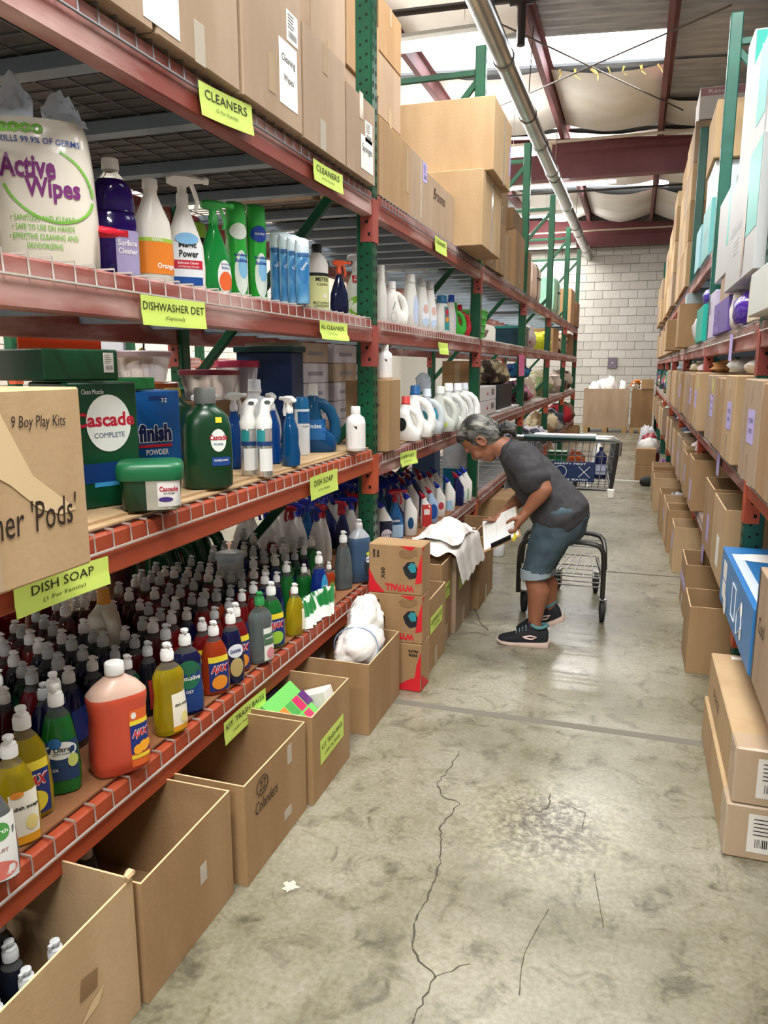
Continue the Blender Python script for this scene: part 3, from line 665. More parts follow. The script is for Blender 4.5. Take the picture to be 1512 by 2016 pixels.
def soft(name, label, cat, c, r, m, seed=0, amp=.3, fr=2.2, fold=.15, flat=.15, group=None, sub=9):
    """soft thing resting with its underside at c.z"""
    mb = MB(); blob(mb, (0, 0, r[2]*(1-flat)), r, seed, amp, fr, sub, flat, 0, fold)
    zmin = min(q[2] for q in mb.v); mb.v = [(x, y, z-zmin) for x, y, z in mb.v]
    return tag(obj(name, mb, m, loc=c, angle=80), label, cat, group)

# ---------------------------------------------------------------- paper shelf signs on the beams
def sign(label, uL, vL, uR, vR, hpx, lines, X=-1.131, m=None, curl=.01, name='shelf_sign', tilt=0):
    a, b = onX(uL, vL, X), onX(uR, vR, X); h = abs(onX(uL, vL+hpx, X).z-a.z); w = (b-a).length; ang = math.atan2(b.z-a.z, b.y-a.y)
    t = thing(name, label, 'sign', ((a+b)/2), rot=(0, 0, 0)); t.rotation_euler = (ang, 0, 0)
    f = lambda x, z: Vector((curl*((x/w)**2*2+(.3 if z < -h*.6 else 0)*(-z/h)), x, z))
    obj('sheet', MB().sheet(lambda p, q: f((p-.5)*w, -h+h*q), 10, 5).sheet(lambda p, q: f((p-.5)*w, -h+h*q)-Vector((.0008, 0, 0)), 10, 5), m or YGP, t)
    for st, zz, wd, hh in lines:
        text(st, .05, INK, t, None, width=wd*w, height=hh*h, mp=lambda x, y, zz=zz: f(x, zz*h+y)+Vector((.0012, 0, 0)))
    return t
# mid-beam front plane is X=-1.145; the paper hangs just proud of the wire lip
# ================================================================ person bending over a clipboard
SKIN = mat('skin', '#8d5a40', .5, var=('#9a664c', 6, 4, .4, .7), bump=(120, .06)); SHIRT = mat('grey_jersey', '#3b3a3c', .9, var=('#313032', 30, 3, .4, .7), bump=(26, .22)); DENIM = mat('blue_denim', '#34454f', .85, var=('#4a5b64', 9, 5, .42, .72), bump=(60, .2)); CUFF = mat('denim_inside', '#8b98a0', .85)
HAIR = mat('grey_hair', '#2a2927', .5, var=('#9b978c', 26, 4, .44, .72, (.22, 1.2, 1.2)), bump=(40, .5))
def limb(mb, pts, rad, n=16):
    """pts 3D path, rad list of (r in the plane of the path's side view, r across)"""
    pts = [Vector(p) for p in pts]; rings = []; k = len(pts)
    for i, p in enumerate(pts):
        d = (pts[min(i+1, k-1)]-pts[max(i-1, 0)]).normalized(); b = Vector((0, 1, 0)); b = (b-d*b.dot(d)).normalized(); a = d.cross(b)
        ra, rb = rad[i] if isinstance(rad[i], tuple) else (rad[i], rad[i])
        rings.append([p+a*(math.cos(t)*ra)+b*(math.sin(t)*rb) for t in [2*PI*j/n for j in range(n)]])
    # rounded ends
    def endcap(r0, p, d, s_):
        return [[p+(q-p)*math.cos(f)+d*(s_*f_) for q in r0] for f, f_ in ((.5, .35), (1.0, .7), (1.4, .85))]
    d0 = (pts[0]-pts[1]).normalized(); d1 = (pts[-1]-pts[-2]).normalized(); m0 = min((rings[0][0]-pts[0]).length, (rings[0][n//4]-pts[0]).length); m1 = min((rings[-1][0]-pts[-1]).length, (rings[-1][n//4]-pts[-1]).length)
    rings = endcap(rings[0], pts[0], d0, m0)[::-1]+rings+endcap(rings[-1], pts[-1], d1, m1)
    mb.loft(rings); return mb
def ball(mb, c, ax, r):
    """ellipsoid with axes ax (3 unit vectors) and radii r"""
    c = Vector(c); n, k = 18, 12; vs = [c+ax[0]*(r[0]*math.sin(PI*j/k)*math.cos(2*PI*i/n))+ax[1]*(r[1]*math.sin(PI*j/k)*math.sin(2*PI*i/n))+ax[2]*(r[2]*math.cos(PI*j/k)) for j in range(k+1) for i in range(n)]
    return mb.add(vs, [(j*n+i, (j+1)*n+i, (j+1)*n+(i+1) % n, j*n+(i+1) % n) for j in range(k) for i in range(n)])
sc2 = bpy.data.scenes.new('bake')
def fused(name, mb, m, parent, vox, smooth=6, disp=None):
    """union the pieces into one continuous skin (voxel remesh) and bake it"""
    tmp = obj('tmp', mb, m); r = tmp.modifiers.new('r', 'REMESH'); r.mode = 'VOXEL'; r.voxel_size = vox
    s_ = tmp.modifiers.new('s', 'SMOOTH'); s_.factor = .5; s_.iterations = smooth
    C.objects.unlink(tmp); sc2.collection.objects.link(tmp); vl = sc2.view_layers[0]; vl.update()
    me = bpy.data.meshes.new_from_object(tmp.evaluated_get(vl.depsgraph)); bpy.data.objects.remove(tmp)
    me.name = name; me.materials.clear(); me.materials.append(m); me.polygons.foreach_set('use_smooth', [True]*len(me.polygons))
    if disp:
        for q in me.vertices: q.co += q.normal*disp(q.co)
    return obj(name, me, None, parent)
yN, yFf, yC = 3.78, 3.96, 3.87
PO = Vector((-.40, 3.87, 0)); person = thing('person', 'person in grey t-shirt, denim shorts and running shoes bending over with clipboard', 'person', PO)
def J(u, v, Y): return onY(u, v, Y)-PO
nk, nh, na = J(1053, 1126, yN), J(1100, 1020, yN), J(1053, 1236, yN); fk, fh, fa = J(1064, 1122, yFf), J(1106, 1016, yFf), J(1084, 1207, yFf)
sN, sF = J(1030, 905, 3.71), J(1020, 902, 4.03); eN, wN, hN = J(1072, 962, 3.66), J(1036, 1008, 3.665), J(1021, 1029, 3.665); eF, wF = J(1032, 978, 4.03), J(999, 1003, 3.93)
neck = J(1000, 884, yC); hd = J(947, 864, yC)
au = Vector((-.86, -.03, .50)).normalized(); af = Vector((-.50, -.02, -.86)).normalized(); as_ = Vector((0, 1, 0)); as_ = (as_-au*as_.dot(au)).normalized(); af = as_.cross(au).normalized()
if af.z > 0: af = -af
# --- skin: head, neck, arms, hands and legs as one fused body running under the clothes
mb = MB()
ball(mb, hd+au*.012, (af, as_, au), (.092, .073, .108)); ball(mb, hd-au*.052+af*.030, (af, as_, au), (.058, .056, .058)); ball(mb, hd-au*.090+af*.052, (af, as_, au), (.030, .034, .026))
ball(mb, hd+af*.094-au*.022, (af, as_, au), (.020, .014, .024)); ball(mb, hd+af*.088+au*.028, (af, as_, au), (.014, .045, .014)); ball(mb, hd+af*.080-au*.062, (af, as_, au), (.014, .024, .010)); ball(mb, hd+af*.082-au*.074, (af, as_, au), (.012, .022, .009))
for s_ in (-1, 1): ball(mb, hd+af*.070-au*.028+as_*(.038*s_), (af, as_, au), (.022, .022, .026))
limb(mb, [hd-au*.05-af*.02, neck.lerp(hd, .45), neck, J(1022, 900, yC)], [.055, .054, .060, .075])
limb(mb, [J(1020, 900, yC), J(1050, 938, yC), J(1085, 985, yC), J(1106, 1012, yC)], [(.085, .13), (.10, .14), (.11, .14), (.115, .15)])
limb(mb, [sN+Vector((.01, .02, -.01)), sN.lerp(eN, .5), eN.lerp(sN, .08)], [.046, .047, .042]); limb(mb, [eN, eN.lerp(wN, .3), eN.lerp(wN, .75), wN], [.041, .041, .031, .026]); limb(mb, [wN, wN.lerp(hN, .4)], [(.024, .03), (.026, .034)])
limb(mb, [sF, sF.lerp(eF, .5), eF], [.05, .046, .04]); limb(mb, [eF, eF.lerp(wF, .35), wF], [.039, .038, .026])
for h_, k_, a_ in ((nh, nk, na), (fh, fk, fa)):
    c_ = k_.lerp(a_, .33)+Vector((.020, 0, 0)); limb(mb, [h_, h_.lerp(k_, .5), k_], [.085, .072, .054]); limb(mb, [k_, k_.lerp(a_, .14), c_, k_.lerp(a_, .62)+Vector((.008, 0, 0)), a_.lerp(k_, .12), a_+Vector((0, 0, -.03))], [.053, .051, (.058, .055), (.045, .043), (.034, .032), (.036, .033)])
# near hand: palm, four fingers curled under the board, thumb on top of the paper
pd = (hN-wN).normalized(); palm = wN.lerp(hN, .75); ball(mb, palm, (pd, Vector((0, 1, 0)), pd.cross(Vector((0, 1, 0)))), (.047, .036, .018)) if False else limb(mb, [wN, palm, hN+pd*.012], [(.024, .028), (.022, .040), (.018, .040)])
board_n = Vector((0, 0, 0))
def finger(base, pts, r): limb(mb, [base]+pts, [r, r*.97, r*.9, r*.8][:len(pts)+1], 10)
for i, yy in enumerate((-.033, -.011, .011, .032)):
    L_ = (.9, 1.05, 1.0, .82)[i]; b0 = hN+Vector((0, yy, 0))+pd*.006
    finger(b0, [b0+Vector((-.006, 0, -.024*L_)), b0+Vector((-.022, 0, -.038*L_)), b0+Vector((-.040*L_, 0, -.036*L_))], .0085)
th0 = wN.lerp(hN, .55)+Vector((-.010, -.026, .006)); finger(th0, [th0+Vector((-.026, -.008, -.006)), th0+Vector((-.048, -.006, -.020)), th0+Vector((-.060, -.004, -.031))], .0100)
# far hand flattened under the board
pF = wF+Vector((-.05, -.10, -.035)); limb(mb, [wF, wF.lerp(pF, .5), pF], [(.022, .026), (.018, .036), (.015, .036)])
for i in range(4): b0 = pF+Vector((.012*(i-1.5)*1.4, 0, 0)); finger(b0, [b0+Vector((-.01, -.025, -.002)), b0+Vector((-.018, -.045, .002)), b0+Vector((-.022, -.060, .004))], .0082)
tF = wF.lerp(pF, .5)+Vector((.03, 0, 0)); finger(tF, [tF+Vector((.02, -.02, .0)), tF+Vector((.03, -.04, .004))], .009)
body = fused('body', mb, SKIN, person, .0065, 3)
# face details
for s_ in (-1, 1):
    e_ = hd+af*.092+as_*(.030*s_)+au*.008
    obj('eye', ball(MB(), e_-af*.0125, (af, as_, au), (.009, .012, .006)), P('#6b4a3a', .4), person); obj('eyebrow', MB().tube([e_+as_*(-.018)+au*.020+af*.0, e_+au*.024+af*.004, e_+as_*.018+au*.020], .003, 5), HAIR, person)
    er = hd+as_*(.074*s_)-af*.005-au*.014
    obj('ear', MB().tube([er+au*(.026*math.cos(t))+af*(.016*math.sin(t))+as_*(.006*s_) for t in [2*PI*i/16 for i in range(16)]], .0055, 6, closed=True).add([er+au*(.024*math.cos(t))+af*(.014*math.sin(t))+as_*(.003*s_) for t in [2*PI*i/16 for i in range(16)]], [tuple(range(16))]), SKIN, person)
obj('lips', MB().tube([hd+af*.090-au*.068+as_*(.022*math.sin(t))-af*(.006*abs(t)) for t in [-1.2, -.6, 0, .6, 1.2]], .0035, 6), mat('lip', '#84473c', .5), person)
# hair: cap of swept-back hair, dark tie, ponytail
mb = MB(); ball(mb, hd+au*.022-af*.022, (af, as_, au), (.098, .083, .106)); ball(mb, hd-au*.02-af*.045, (af, as_, au), (.070, .078, .080)); ball(mb, hd+au*.085+af*.030, (af, as_, au), (.050, .062, .036))
hair = fused('hair', mb, HAIR, person, .008, 4, lambda p: .0035*noise.noise(Vector((p.x*14, p.y*90, p.z*90))))
tie = J(983, 848, yC); obj('hair_tie', MB().tube([tie+Vector((.008*math.sin(t), .030*math.cos(t), .030*math.sin(t))) for t in [2*PI*i/14 for i in range(14)]], .013, 8, closed=True), mat('black_hair_tie', '#141314', .7), person)
mb = MB(); limb(mb, [J(972, 850, yC), tie, J(998, 840, yC), J(1010, 845, yC), J(1013, 858, yC)], [(.03, .035), (.022, .026), (.036, .034), (.030, .030), (.012, .016)]); limb(mb, [J(975, 838, yC), J(980, 826, yC), J(985, 828, yC)], [.010, .007, .004])
obj_pony = fused('ponytail', mb, HAIR, person, .006, 2, lambda p: .003*noise.noise(Vector((p.x*20, p.y*80, p.z*80))))
# --- shirt: torso and sleeves fused, hem over the shorts
mb = MB()
limb(mb, [J(1002, 886, yC), J(1022, 903, yC), J(1044, 932, yC), J(1066, 962, yC), J(1086, 985, yC), J(1099, 1003, yC), J(1106, 1016, yC)], [(.064, .078), (.100, .150), (.116, .170), (.122, .170), (.132, .174), (.144, .184), (.148, .190)], 24)
limb(mb, [sF.lerp(sN, .25), sN+Vector((.0, .01, .0)), sN.lerp(eN, .42)+Vector((-.006, 0, -.006)), sN.lerp(eN, .66)+Vector((-.014, 0, -.010))], [.086, .090, .084, .080]); limb(mb, [sN.lerp(sF, .25), sF, sF.lerp(eF, .45), sF.lerp(eF, .62)], [.08, .078, .072, .068])
shirt = fused('t_shirt', mb, SHIRT, person, .009, 6, lambda p: .010*noise.noise(Vector((p.x*9+p.z*6, p.y*3, p.z*13-p.x*5)))+.004*noise.noise(p*26))
obj('neckband', MB().tube([neck+Vector((.004+.030*math.cos(t)*.5, .068*math.sin(t), .010+.058*math.cos(t)*.8)) for t in [2*PI*i/20 for i in range(20)]], .006, 6, closed=True), SHIRT, person)
chp = J(1000, 952, 3.80); obj('chest_print', MB().sheet(lambda p, q: chp+Vector((-.014+.01*p, -.03+.07*p, -.03+.06*q*(.6+.4*p))), 4, 4), P('#b9b6b2', .8), person)
# --- shorts with rolled cuffs
mb = MB(); limb(mb, [J(1103, 1010, yC), J(1108, 1020, yC), J(1106, 1034, yC)], [(.120, .160), (.134, .170), (.124, .165)], 24)
for h_, k_, e in ((nh, nk, 0), (fh, fk, 0)):
    limb(mb, [h_+Vector((.004, 0, .03)), h_.lerp(k_, .35), h_.lerp(k_, .7), k_+Vector((.004, 0, .004))], [(.108, .092), (.098, .086), (.080, .076), (.070, .068)], 20)
shorts = fused('denim_shorts', mb, DENIM, person, .009, 5, lambda p: .007*noise.noise(Vector((p.x*8, p.y*6, p.z*16)))+.003*noise.noise(p*30))
for k_ in (nk, fk):
    c_ = k_+Vector((.004, 0, -.002)); obj('rolled_cuff', MB().loft([[c_+Vector((math.cos(t)*r_, math.sin(t)*r_*.94, z+.010*math.cos(t))) for t in [2*PI*i/24 for i in range(24)]] for r_, z in ((.070, .026), (.0765, .024), (.0775, 0), (.0765, -.024), (.072, -.026), (.060, -.02))], caps=False), CUFF, person)
pk_ = J(1120, 1030, 3.785); obj('pocket_seam', MB().tube([pk_+Vector((0, 0, .03)), pk_+Vector((.004, -.004, -.03)), pk_+Vector((.03, .0, -.045))], .0015, 4), P('#8a97a0'), person)
bpy.data.scenes.remove(sc2)
# --- shoes
def shoe(ank, yaw, pitch, label):
    o = obj('shoe', MB().loft([[Vector((x, y*w, z0+(z1-z0)*q)) for y, q in ((0, 0), (-.6, 0), (-1, .1), (-1.02, .45), (-.75, .85), (-.3, 1), (0, 1.0), (.3, 1), (.75, .85), (1.02, .45), (1, .1), (.6, 0))] for x, w, z0, z1 in ((.070, .020, .035, .075), (.062, .032, .024, .098), (.035, .036, .022, .105), (-.01, .038, .022, .108), (-.045, .040, .022, .098), (-.09, .044, .020, .070), (-.13, .045, .020, .055), (-.165, .038, .022, .045), (-.182, .022, .026, .036))]), mat('shoe_black_knit', '#15171c', .8, bump=(200, .2)), person, loc=ank, rot=(0, pitch, yaw), label='black running shoe '+label)
    obj('sole', MB().loft([[Vector((x, y*w, z0+(z1-z0)*q)) for y, q in ((-.9, 0), (-1.05, .5), (-1, 1), (1, 1), (1.05, .5), (.9, 0))] for x, w, z0, z1 in ((.078, .022, .012, .034), (.070, .036, .002, .034), (.02, .040, 0, .028), (-.05, .044, 0, .024), (-.12, .048, 0, .022), (-.165, .042, .006, .024), (-.188, .024, .014, .028))]), P('#d2b9ac', .6), o)
    obj('collar', MB().tube([(.022+.040*math.cos(t), .032*math.sin(t), .104+.010*abs(math.cos(t))) for t in [2*PI*i/18 for i in range(18)]], .009, 7, closed=True), P('#4f7d80', .8), o)
    obj('tongue', MB().loft([ell((.095, .008, .022), 10, -.030), ell((.125, .007, .02), 10, -.022), ell((.135, .004, .014), 10, -.02)]), P('#2f2440', .8), o)
    for s_ in (-1, 1): obj('side_mark', MB().tube([(-.055, s_*.0435, .055), (-.02, s_*.041, .064), (.012, s_*.040, .058), (-.01, s_*.041, .046), (-.04, s_*.043, .050)], .004, 5, closed=True), P('#e0c2ba', .5), o)
    mb = MB()
    for k in range(4): mb.tube([(-.04-.016*k, -.03, .085-.008*k), (-.045-.016*k, 0, .104-.010*k), (-.04-.016*k, .03, .085-.008*k)], .003, 5)
    obj('laces', mb, P('#6f8a90', .8), o, kind='stuff'); return o
an = onZ(1058, 1277, 0)-PO; shoe(Vector((na.x+.0, yN-PO.y-.01, .0)), .06, 0, 'flat on the floor'); shoe(Vector((fa.x+.005, yFf-PO.y, .060)), .12, -.36, 'with the heel lifted')
obj('sock', MB().cyl(na+Vector((0, -.0, -.03)), na+Vector((.0, 0, .01)), .036, .037, 16), P('#1b1b20', .9), person); obj('sock', MB().cyl(fa+Vector((0, 0, -.03)), fa+Vector((0, 0, .008)), .036, .037, 16), P('#1b1b20', .9), person)
# ---- clipboard held in the hands
A, B_, Cc, D_ = onY(963, 1022, 3.84), onY(1026, 993, 3.84), onY(1010, 1057, 3.62), onY(941, 1089, 3.62)
ex = ((B_-A)+(Cc-D_)).normalized(); ey = ((A-D_)+(B_-Cc)); ey = (ey-ex*ey.dot(ex)).normalized(); ez = ex.cross(ey); cen = (A+B_+Cc+D_)/4
Wb = ((B_-A).length+(Cc-D_).length)/2; Hb = ((A-D_).length+(B_-Cc).length)/2
cbd = thing('clipboard', 'wooden clipboard with a white printed form held by the person', 'clipboard', cen); cbd.rotation_euler = Matrix((ex, ey, ez)).transposed().to_euler()
obj('board', MB().cbox(-Wb/2-.006, Wb/2+.008, -Hb/2-.012, Hb/2, -.005, 0, .002), mat('clipboard_wood', '#a9865a', .6), cbd)
fm = obj('form_sheet', MB().box(-Wb/2, Wb/2, -Hb/2+.0, Hb/2-.004, .0004, .003), WHP, cbd, smooth=False)
mb = MB()
for r_ in range(9): mb.box(-Wb*.42, Wb*.42, Hb*(.40-r_*.085), Hb*(.404-r_*.085), .0031, .0034)
for c_ in (-.42, -.1, .2, .42): mb.box(Wb*c_-.0006, Wb*c_+.0006, -Hb*.28, Hb*.40, .0031, .0034)
obj('form_lines', mb, P('#a8a49c'), fm, kind='stuff')
cl = obj('clip', MB().cbox(-.055, .055, -Hb/2-.012, -Hb/2+.022, .002, .010, .003).cyl((-.05, -Hb/2+.004, .012), (.05, -Hb/2+.004, .012), .007, n=10), mat('black_clip', '#2a2826', .3, .7), cbd)
tag(obj('yellow_marker', MB().cyl((0, 0, 0), (0, -.1, -.03), .008, n=10), P('#c8b82c', .3), loc=onY(1018, 1043, 3.68)), 'yellow marker held under the clipboard edge', 'marker')
# ================================================================ left rack, nearest bay
ORD = ['first', 'second', 'third', 'fourth', 'fifth', 'sixth', 'seventh', 'eighth', 'ninth', 'tenth', 'eleventh', 'twelfth', 'thirteenth', 'fourteenth', 'fifteenth', 'sixteenth', 'seventeenth', 'eighteenth', 'nineteenth', 'twentieth']+['%dth' % i for i in range(21, 60)]
XF = -1.145; HALF = PI/2
ZB, Z2, ZD, ZT = LB+.008, L2+.016, LD+.004, LT+.004
# sheets lying on the decks
BRD = mat('hardboard', '#93623f', .7, var=('#855635', 5, 5, .4, .7))
tag(obj('hardboard_sheet', MB().box(-2.17, -1.165, .96, 3.30, LB+.003, LB+.008), BRD), 'brown hardboard sheet under the dish soap on the lowest shelf', 'board')
tag(obj('added_deck_sheet', MB().box(-2.15, -1.2, .97, 3.30, LT+.0031, LT+.0038), mat('underside_dark_grey', '#6a6866', .8, var=('#575553', 4, 3, .4, .6))), 'added grey sheet darkening the underside of the top wire deck', 'sheet')  # added sheet; its dark grey makes the deck look dark from below
cs = thing('cardboard_sheet', 'flattened cardboard lying under the dishwasher detergent and glass cleaner', 'cardboard', (0, 0, L2))
obj('lower_layer', MB().box(-2.1, -1.16, 1.32, 3.34, .003, .008), CBL, cs); obj('upper_layer', MB().box(-2.1, -1.19, 1.33, 2.25, .0082, .0155), CBL, cs); obj('upper_layer', MB().box(-2.1, -1.17, 2.26, 3.32, .0082, .0155), CBL, cs)
tag(obj('hardboard_sheet', MB().box(-2.17, -1.165, 3.46, 5.85, LB+.003, LB+.008), BRD), 'brown hardboard sheet under the toilet cleaners past the first green post', 'board')
tag(obj('cardboard_sheet', MB().box(-2.1, -1.175, 3.9, 5.8, .998, 1.004), CB), 'thin cardboard sheet under the laundry jugs', 'cardboard')

# ---- signs
sign('big lime CLEANERS sign on the top beam', 387, 157, 492, 208, 66, [('CLEANERS', -.30, .80, .28), ('(2 Per Family)', -.68, .42, .14)])
sign('small lime CLEANERS sign on the top beam nearer the first post', 614, 311, 672, 345, 42, [('CLEANERS', -.32, .78, .28), ('(2 Per Family)', -.70, .42, .14)])
sign('lime DISHWASHER DET sign on the beam under the cleaners', 273, 579, 400, 596, 60, [('DISHWASHER DET', -.34, .95, .27), ('(Optional)', -.72, .30, .17)])
sign('small crumpled lime sign on the beam beside the first green post', 622, 630, 677, 638, 37, [('ALL CLEANER', -.30, .82, .22), ('(1 Per Family)', -.66, .36, .12)], curl=.03)
sign('big lime DISH SOAP sign on the beam under the cardboard carton', 22, 1156, 209, 1094, 66, [('DISH SOAP', -.32, .66, .30), ('(1 Per Family)', -.72, .45, .16)])
sign('small lime DISH SOAP sign on the beam beside the first green post', 608, 941, 662, 922, 46, [('DISH SOAP', -.34, .68, .26), ('(1 Per Family)', -.70, .42, .14)])
sign('lime KIT. TRASH BAGS sign hanging from the lowest beam', 438, 1424, 520, 1354, 46, [('KIT. TRASH BAGS', -.30, .9, .24), ('(100+ Per Family)', -.68, .6, .16)])
sign('lime sign hanging crooked over the toilet cleaners', 783, 893, 815, 885, 28, [('LAUNDRY DET', -.34, .8, .2), ('(Optional)', -.68, .5, .14)], curl=.03)
sign('small torn lime sign under the white fabric softener jugs', 858, 672, 877, 676, 24, [('BLEACH', -.45, .7, .2)], curl=.03)
sign('small lime sign on the top beam past the first green post', 855, 463, 878, 478, 30, [('CLEANERS', -.3, .8, .25)])
sign('bright pink paper tag on the third green post', 1021, 698, 1032, 699, 43, [], X=-1.125, m=mat('pink_paper', '#f07ab8', .6))

# ---- top level: closed and open cartons overhanging the beam
def tb(u0, u1, vb, z1, label, m, **k):
    a, b = onZ(*u0, ZT+.004), onZ(*u1, ZT+.004)
    return Carton('cardboard_carton', label, XF+.03-.42, XF+.03, a.y+.004, b.y-.004, ZT, z1, m, **k)
c1 = tb((150, -40), (305, 61), 0, ZT+.40, 'carton with a white handwritten label at the top left corner', CBG); c1.paper('+X', .16, .12, .15, .2, lines=[('GF', .1, .6, .01)])
c2 = tb((312, 62), (489, 178), 0, ZT+.44, 'wide plain carton on the top shelf above the big CLEANERS sign', CBG); c2.patch('+X', -.01, .24, .05, .14, TAPEC, name='tape'); c2.patch('+X', -.01, .05, .05, .1, TAPEC, name='tape')
c3 = tb((495, 181), (617, 264), 0, ZT+.45, 'carton labelled Cleaning Wipes on the top shelf', CBG)
p3 = c3.paper('+X', .10, .15, .135, .19, lines=[('Cleaning', .22, .75, 0), ('Wipes', -.08, .55, 0)]); c3.paper('+X', .135, .30, .085, .09, barcode=True); c3.patch('+X', -.02, .12, .045, .11, TAPE, name='tape'); c3.patch('+X', -.02, .4, .05, .1, TAPE, name='tape')
c4 = tb((618, 265), (700, 323), 0, ZT+.36, 'open carton of wipes between two labelled cartons on top shelf', CBG, open_=True); c4.patch('+X', -.03, .05, .05, .1, TAPEC, name='tape'); c4.patch('+X', 0, .31, .045, .1, TAPE, name='tape')
c5 = tb((701, 324), (747, 364), 0, ZT+.31, 'carton labelled Sponges beside the first green post', CBG, open_=True)
c5.paper('+X', .07, .10, .15, .13, lines=[('Sponges', .12, .85, 0)]); c5.paper('+X', .09, .19, .09, .08, barcode=True); c5.patch('+X', .0, .27, .045, .1, TAPE, name='tape')
for i, (dy, hx, t_) in enumerate(((-.09, '#8fd0e8', 'pale blue'), (.08, '#d9e6a8', 'pale lime'))):
    soft('wipes_pack', '%s plastic pack poking out of the open top-shelf carton' % t_, 'package', (-1.30, 2.82+dy, ZT+.28), (.08, .055, .06), mat('film_'+hx[1:], hx, .2), i, .15, group='packs in the top cartons')
soft('sponge_pack', 'blue and white pack of sponges on top of the Sponges carton', 'package', (-1.32, 3.21, ZT+.20), (.06, .08, .07), mat('film_sponge', '#6fb2d8', .2, var=('#e8efe0', 9, 2, .45, .5)), 4, .12)
# carton stacks rising behind, past the first post
tall = [(3.50, 3.98, 0, .42), (4.0, 4.46, 0, .40), (4.48, 4.95, 0, .36)]
n_ = 0
for col, (x0, x1, y0, y1, hs) in enumerate([(-1.90, -1.47, 3.48, 3.92, (.30, .36, .38, .40)), (-1.92, -1.48, 3.94, 4.46, (.38, .36, .36, .38)), (-1.94, -1.49, 4.48, 4.92, (.34, .32, .34, .30)), (-2.05, -1.64, 4.94, 5.36, (.32, .33, .33))]):
    z = ZT
    for k, h in enumerate(hs):
        cc = Carton('storage_carton', 'carton in stack %s from the first post, %s layer up, top shelf' % (ORD[col], ORD[k]), x0, x1+rnd.uniform(-.015, .015), y0, y1, z, z+h-.003, (CBG, CB)[(col+k) % 2], group='cartons stacked high behind the first post', tape=['v+X'] if k % 2 else ['b+X']); z += h
tc = Carton('storage_carton', 'carton standing on the top shelf behind the labelled cartons', -2.1, -1.66, 2.55, 3.05, ZT, ZT+.62, CBL)
tc2 = Carton('storage_carton', 'tall pale carton standing against the first post on the top shelf', -2.12, -1.66, 3.07, 3.34, ZT, ZT+.70, CBG)
# bay past the first post
q5 = Carton('cardboard_carton', 'open-flapped carton just past the first post on the top shelf', -1.44, -1.15, 3.47, 3.97, ZT, ZT+.33, CB, open_=True); q5.patch('+X', .2, .2, .04, .2, TAPE, name='tape')
q6 = Carton('cardboard_carton', 'taped carton second past the first post on the top shelf', -1.44, -1.16, 3.98, 4.35, ZT, ZT+.34, CBG); q6.patch('+X', .05, .18, .03, .3, TAPEC, name='tape'); q6.paper('+X', .13, .28, .08, .1, PUR, barcode=True)
q7 = Carton('cardboard_carton', 'low carton with faint marker writing on the top shelf', -1.44, -1.165, 4.37, 5.02, ZT, ZT+.30, CBG); q7.txt('+X', -.05, .22, 'Brooms', .28, MARK, shear=.3)
g8 = Carton('cardboard_carton', 'big carton turned end-on overhanging the top beam before the second post', -1.60, -.98, 5.03, 5.72, ZT, ZT+.46, CBL); g8.patch('+X', 0, .22, .06, .44, TAPEC, name='tape')
g9 = Carton('cardboard_carton', 'largest wide carton lying across the one beside the second post', -1.62, -.93, 5.10, 5.78, ZT+.462, ZT+.90, CBL); g9.patch('+X', .05, .2, .05, .42, TAPEC, name='tape'); g9.patch('+X', .3, .2, .05, .2, PUR, name='sticker')

# ---- shelf of cleaners (third level)
wb = MAT_WIPE = mat('wipes_film', '#e9e3d6', .18, var=('#dcd4c3', 3, 4, .4, .7), bump=(9, .35))
FILM = mat('clear_blue_film', '#e6f0fb', .2, alpha=.9, bump=(14, .8))
def wipes(label, x, y, rz, w, h, full=True):
    prof = [(0, w*.46, .09, 4), (.01, w*.5, .105, 4), (h*.3, w*.51, .115, 4), (h*.6, w*.49, .11, 3.6), (h*.8, w*.46, .095, 3.4), (h*.87, w*.43, .08, 3)]
    b = Bot('wipes_bag', label, 'bag', (x, y, ZD), rz, prof, [wb], 0, None, 28)
    if not full: return b
    def film():
        mb = MB()
        for s_, a, tip in ((-1, 0, .15), (1, 0, .12)):
            mb.sheet(lambda p, q, s_=s_, tip=tip: Vector((s_*(.01+p*w*.42)*(1-.25*q), (-.07+.14*q*abs(math.sin(p*3)))*(1-q*.5), h*.84+tip*q*(1-abs(p-.55)*1.1)+.02*noise.noise(Vector((p*5, q*5, s_))))), 8, 8)
        return mb
    b.part('bag_top', film, FILM)
    PU, GR, BLU = P('#7d2d78'), P('#7fc24a'), P('#2d4d9a')
    b.txt('Active', -.03, h*.58, w*.50, PU, .052, bold=.03); b.txt('Wipes', .02, h*.45, w*.50, PU, .056, bold=.03)
    def ring(): return MB().add([front(prof, .01+math.cos(t)*w*.42*k, h*.49+math.sin(t)*h*.22*k+math.cos(t)*-.02, .002) for k in (1, .94) for t in [2*PI*i/40 for i in range(40)]], [(i, (i+1) % 40, 40+(i+1) % 40, 40+i) for i in range(22, 44) if i < 39]+[(i, i+1, 41+i, 40+i) for i in range(0, 8)])
    b.part('swoosh', ring, GR)
    b.txt('KILLS 99.9% OF GERMS', 0, h*.73, w*.72, BLU, .014); b.txt('2000', -.04, h*.80, w*.42, GR, .024, bold=.05)
    for i, st in enumerate(('SANITIZES AND CLEANS', 'SAFE TO USE ON HANDS', 'EFFECTIVE CLEANING AND', 'DEODORIZING')):
        b.txt(('\u2022 ' if i < 3 else '   ')+st, -.005, h*(.29-i*.052), w*(.58, .56, .62, .32)[i], GR, .012)
    return b
x, y, w, h = spot(0, 200, 527, 228, ZD)
wipes('big off-white bag of Active Wipes with blue plastic top', x-.035, y+.035, .72, .235, .385)
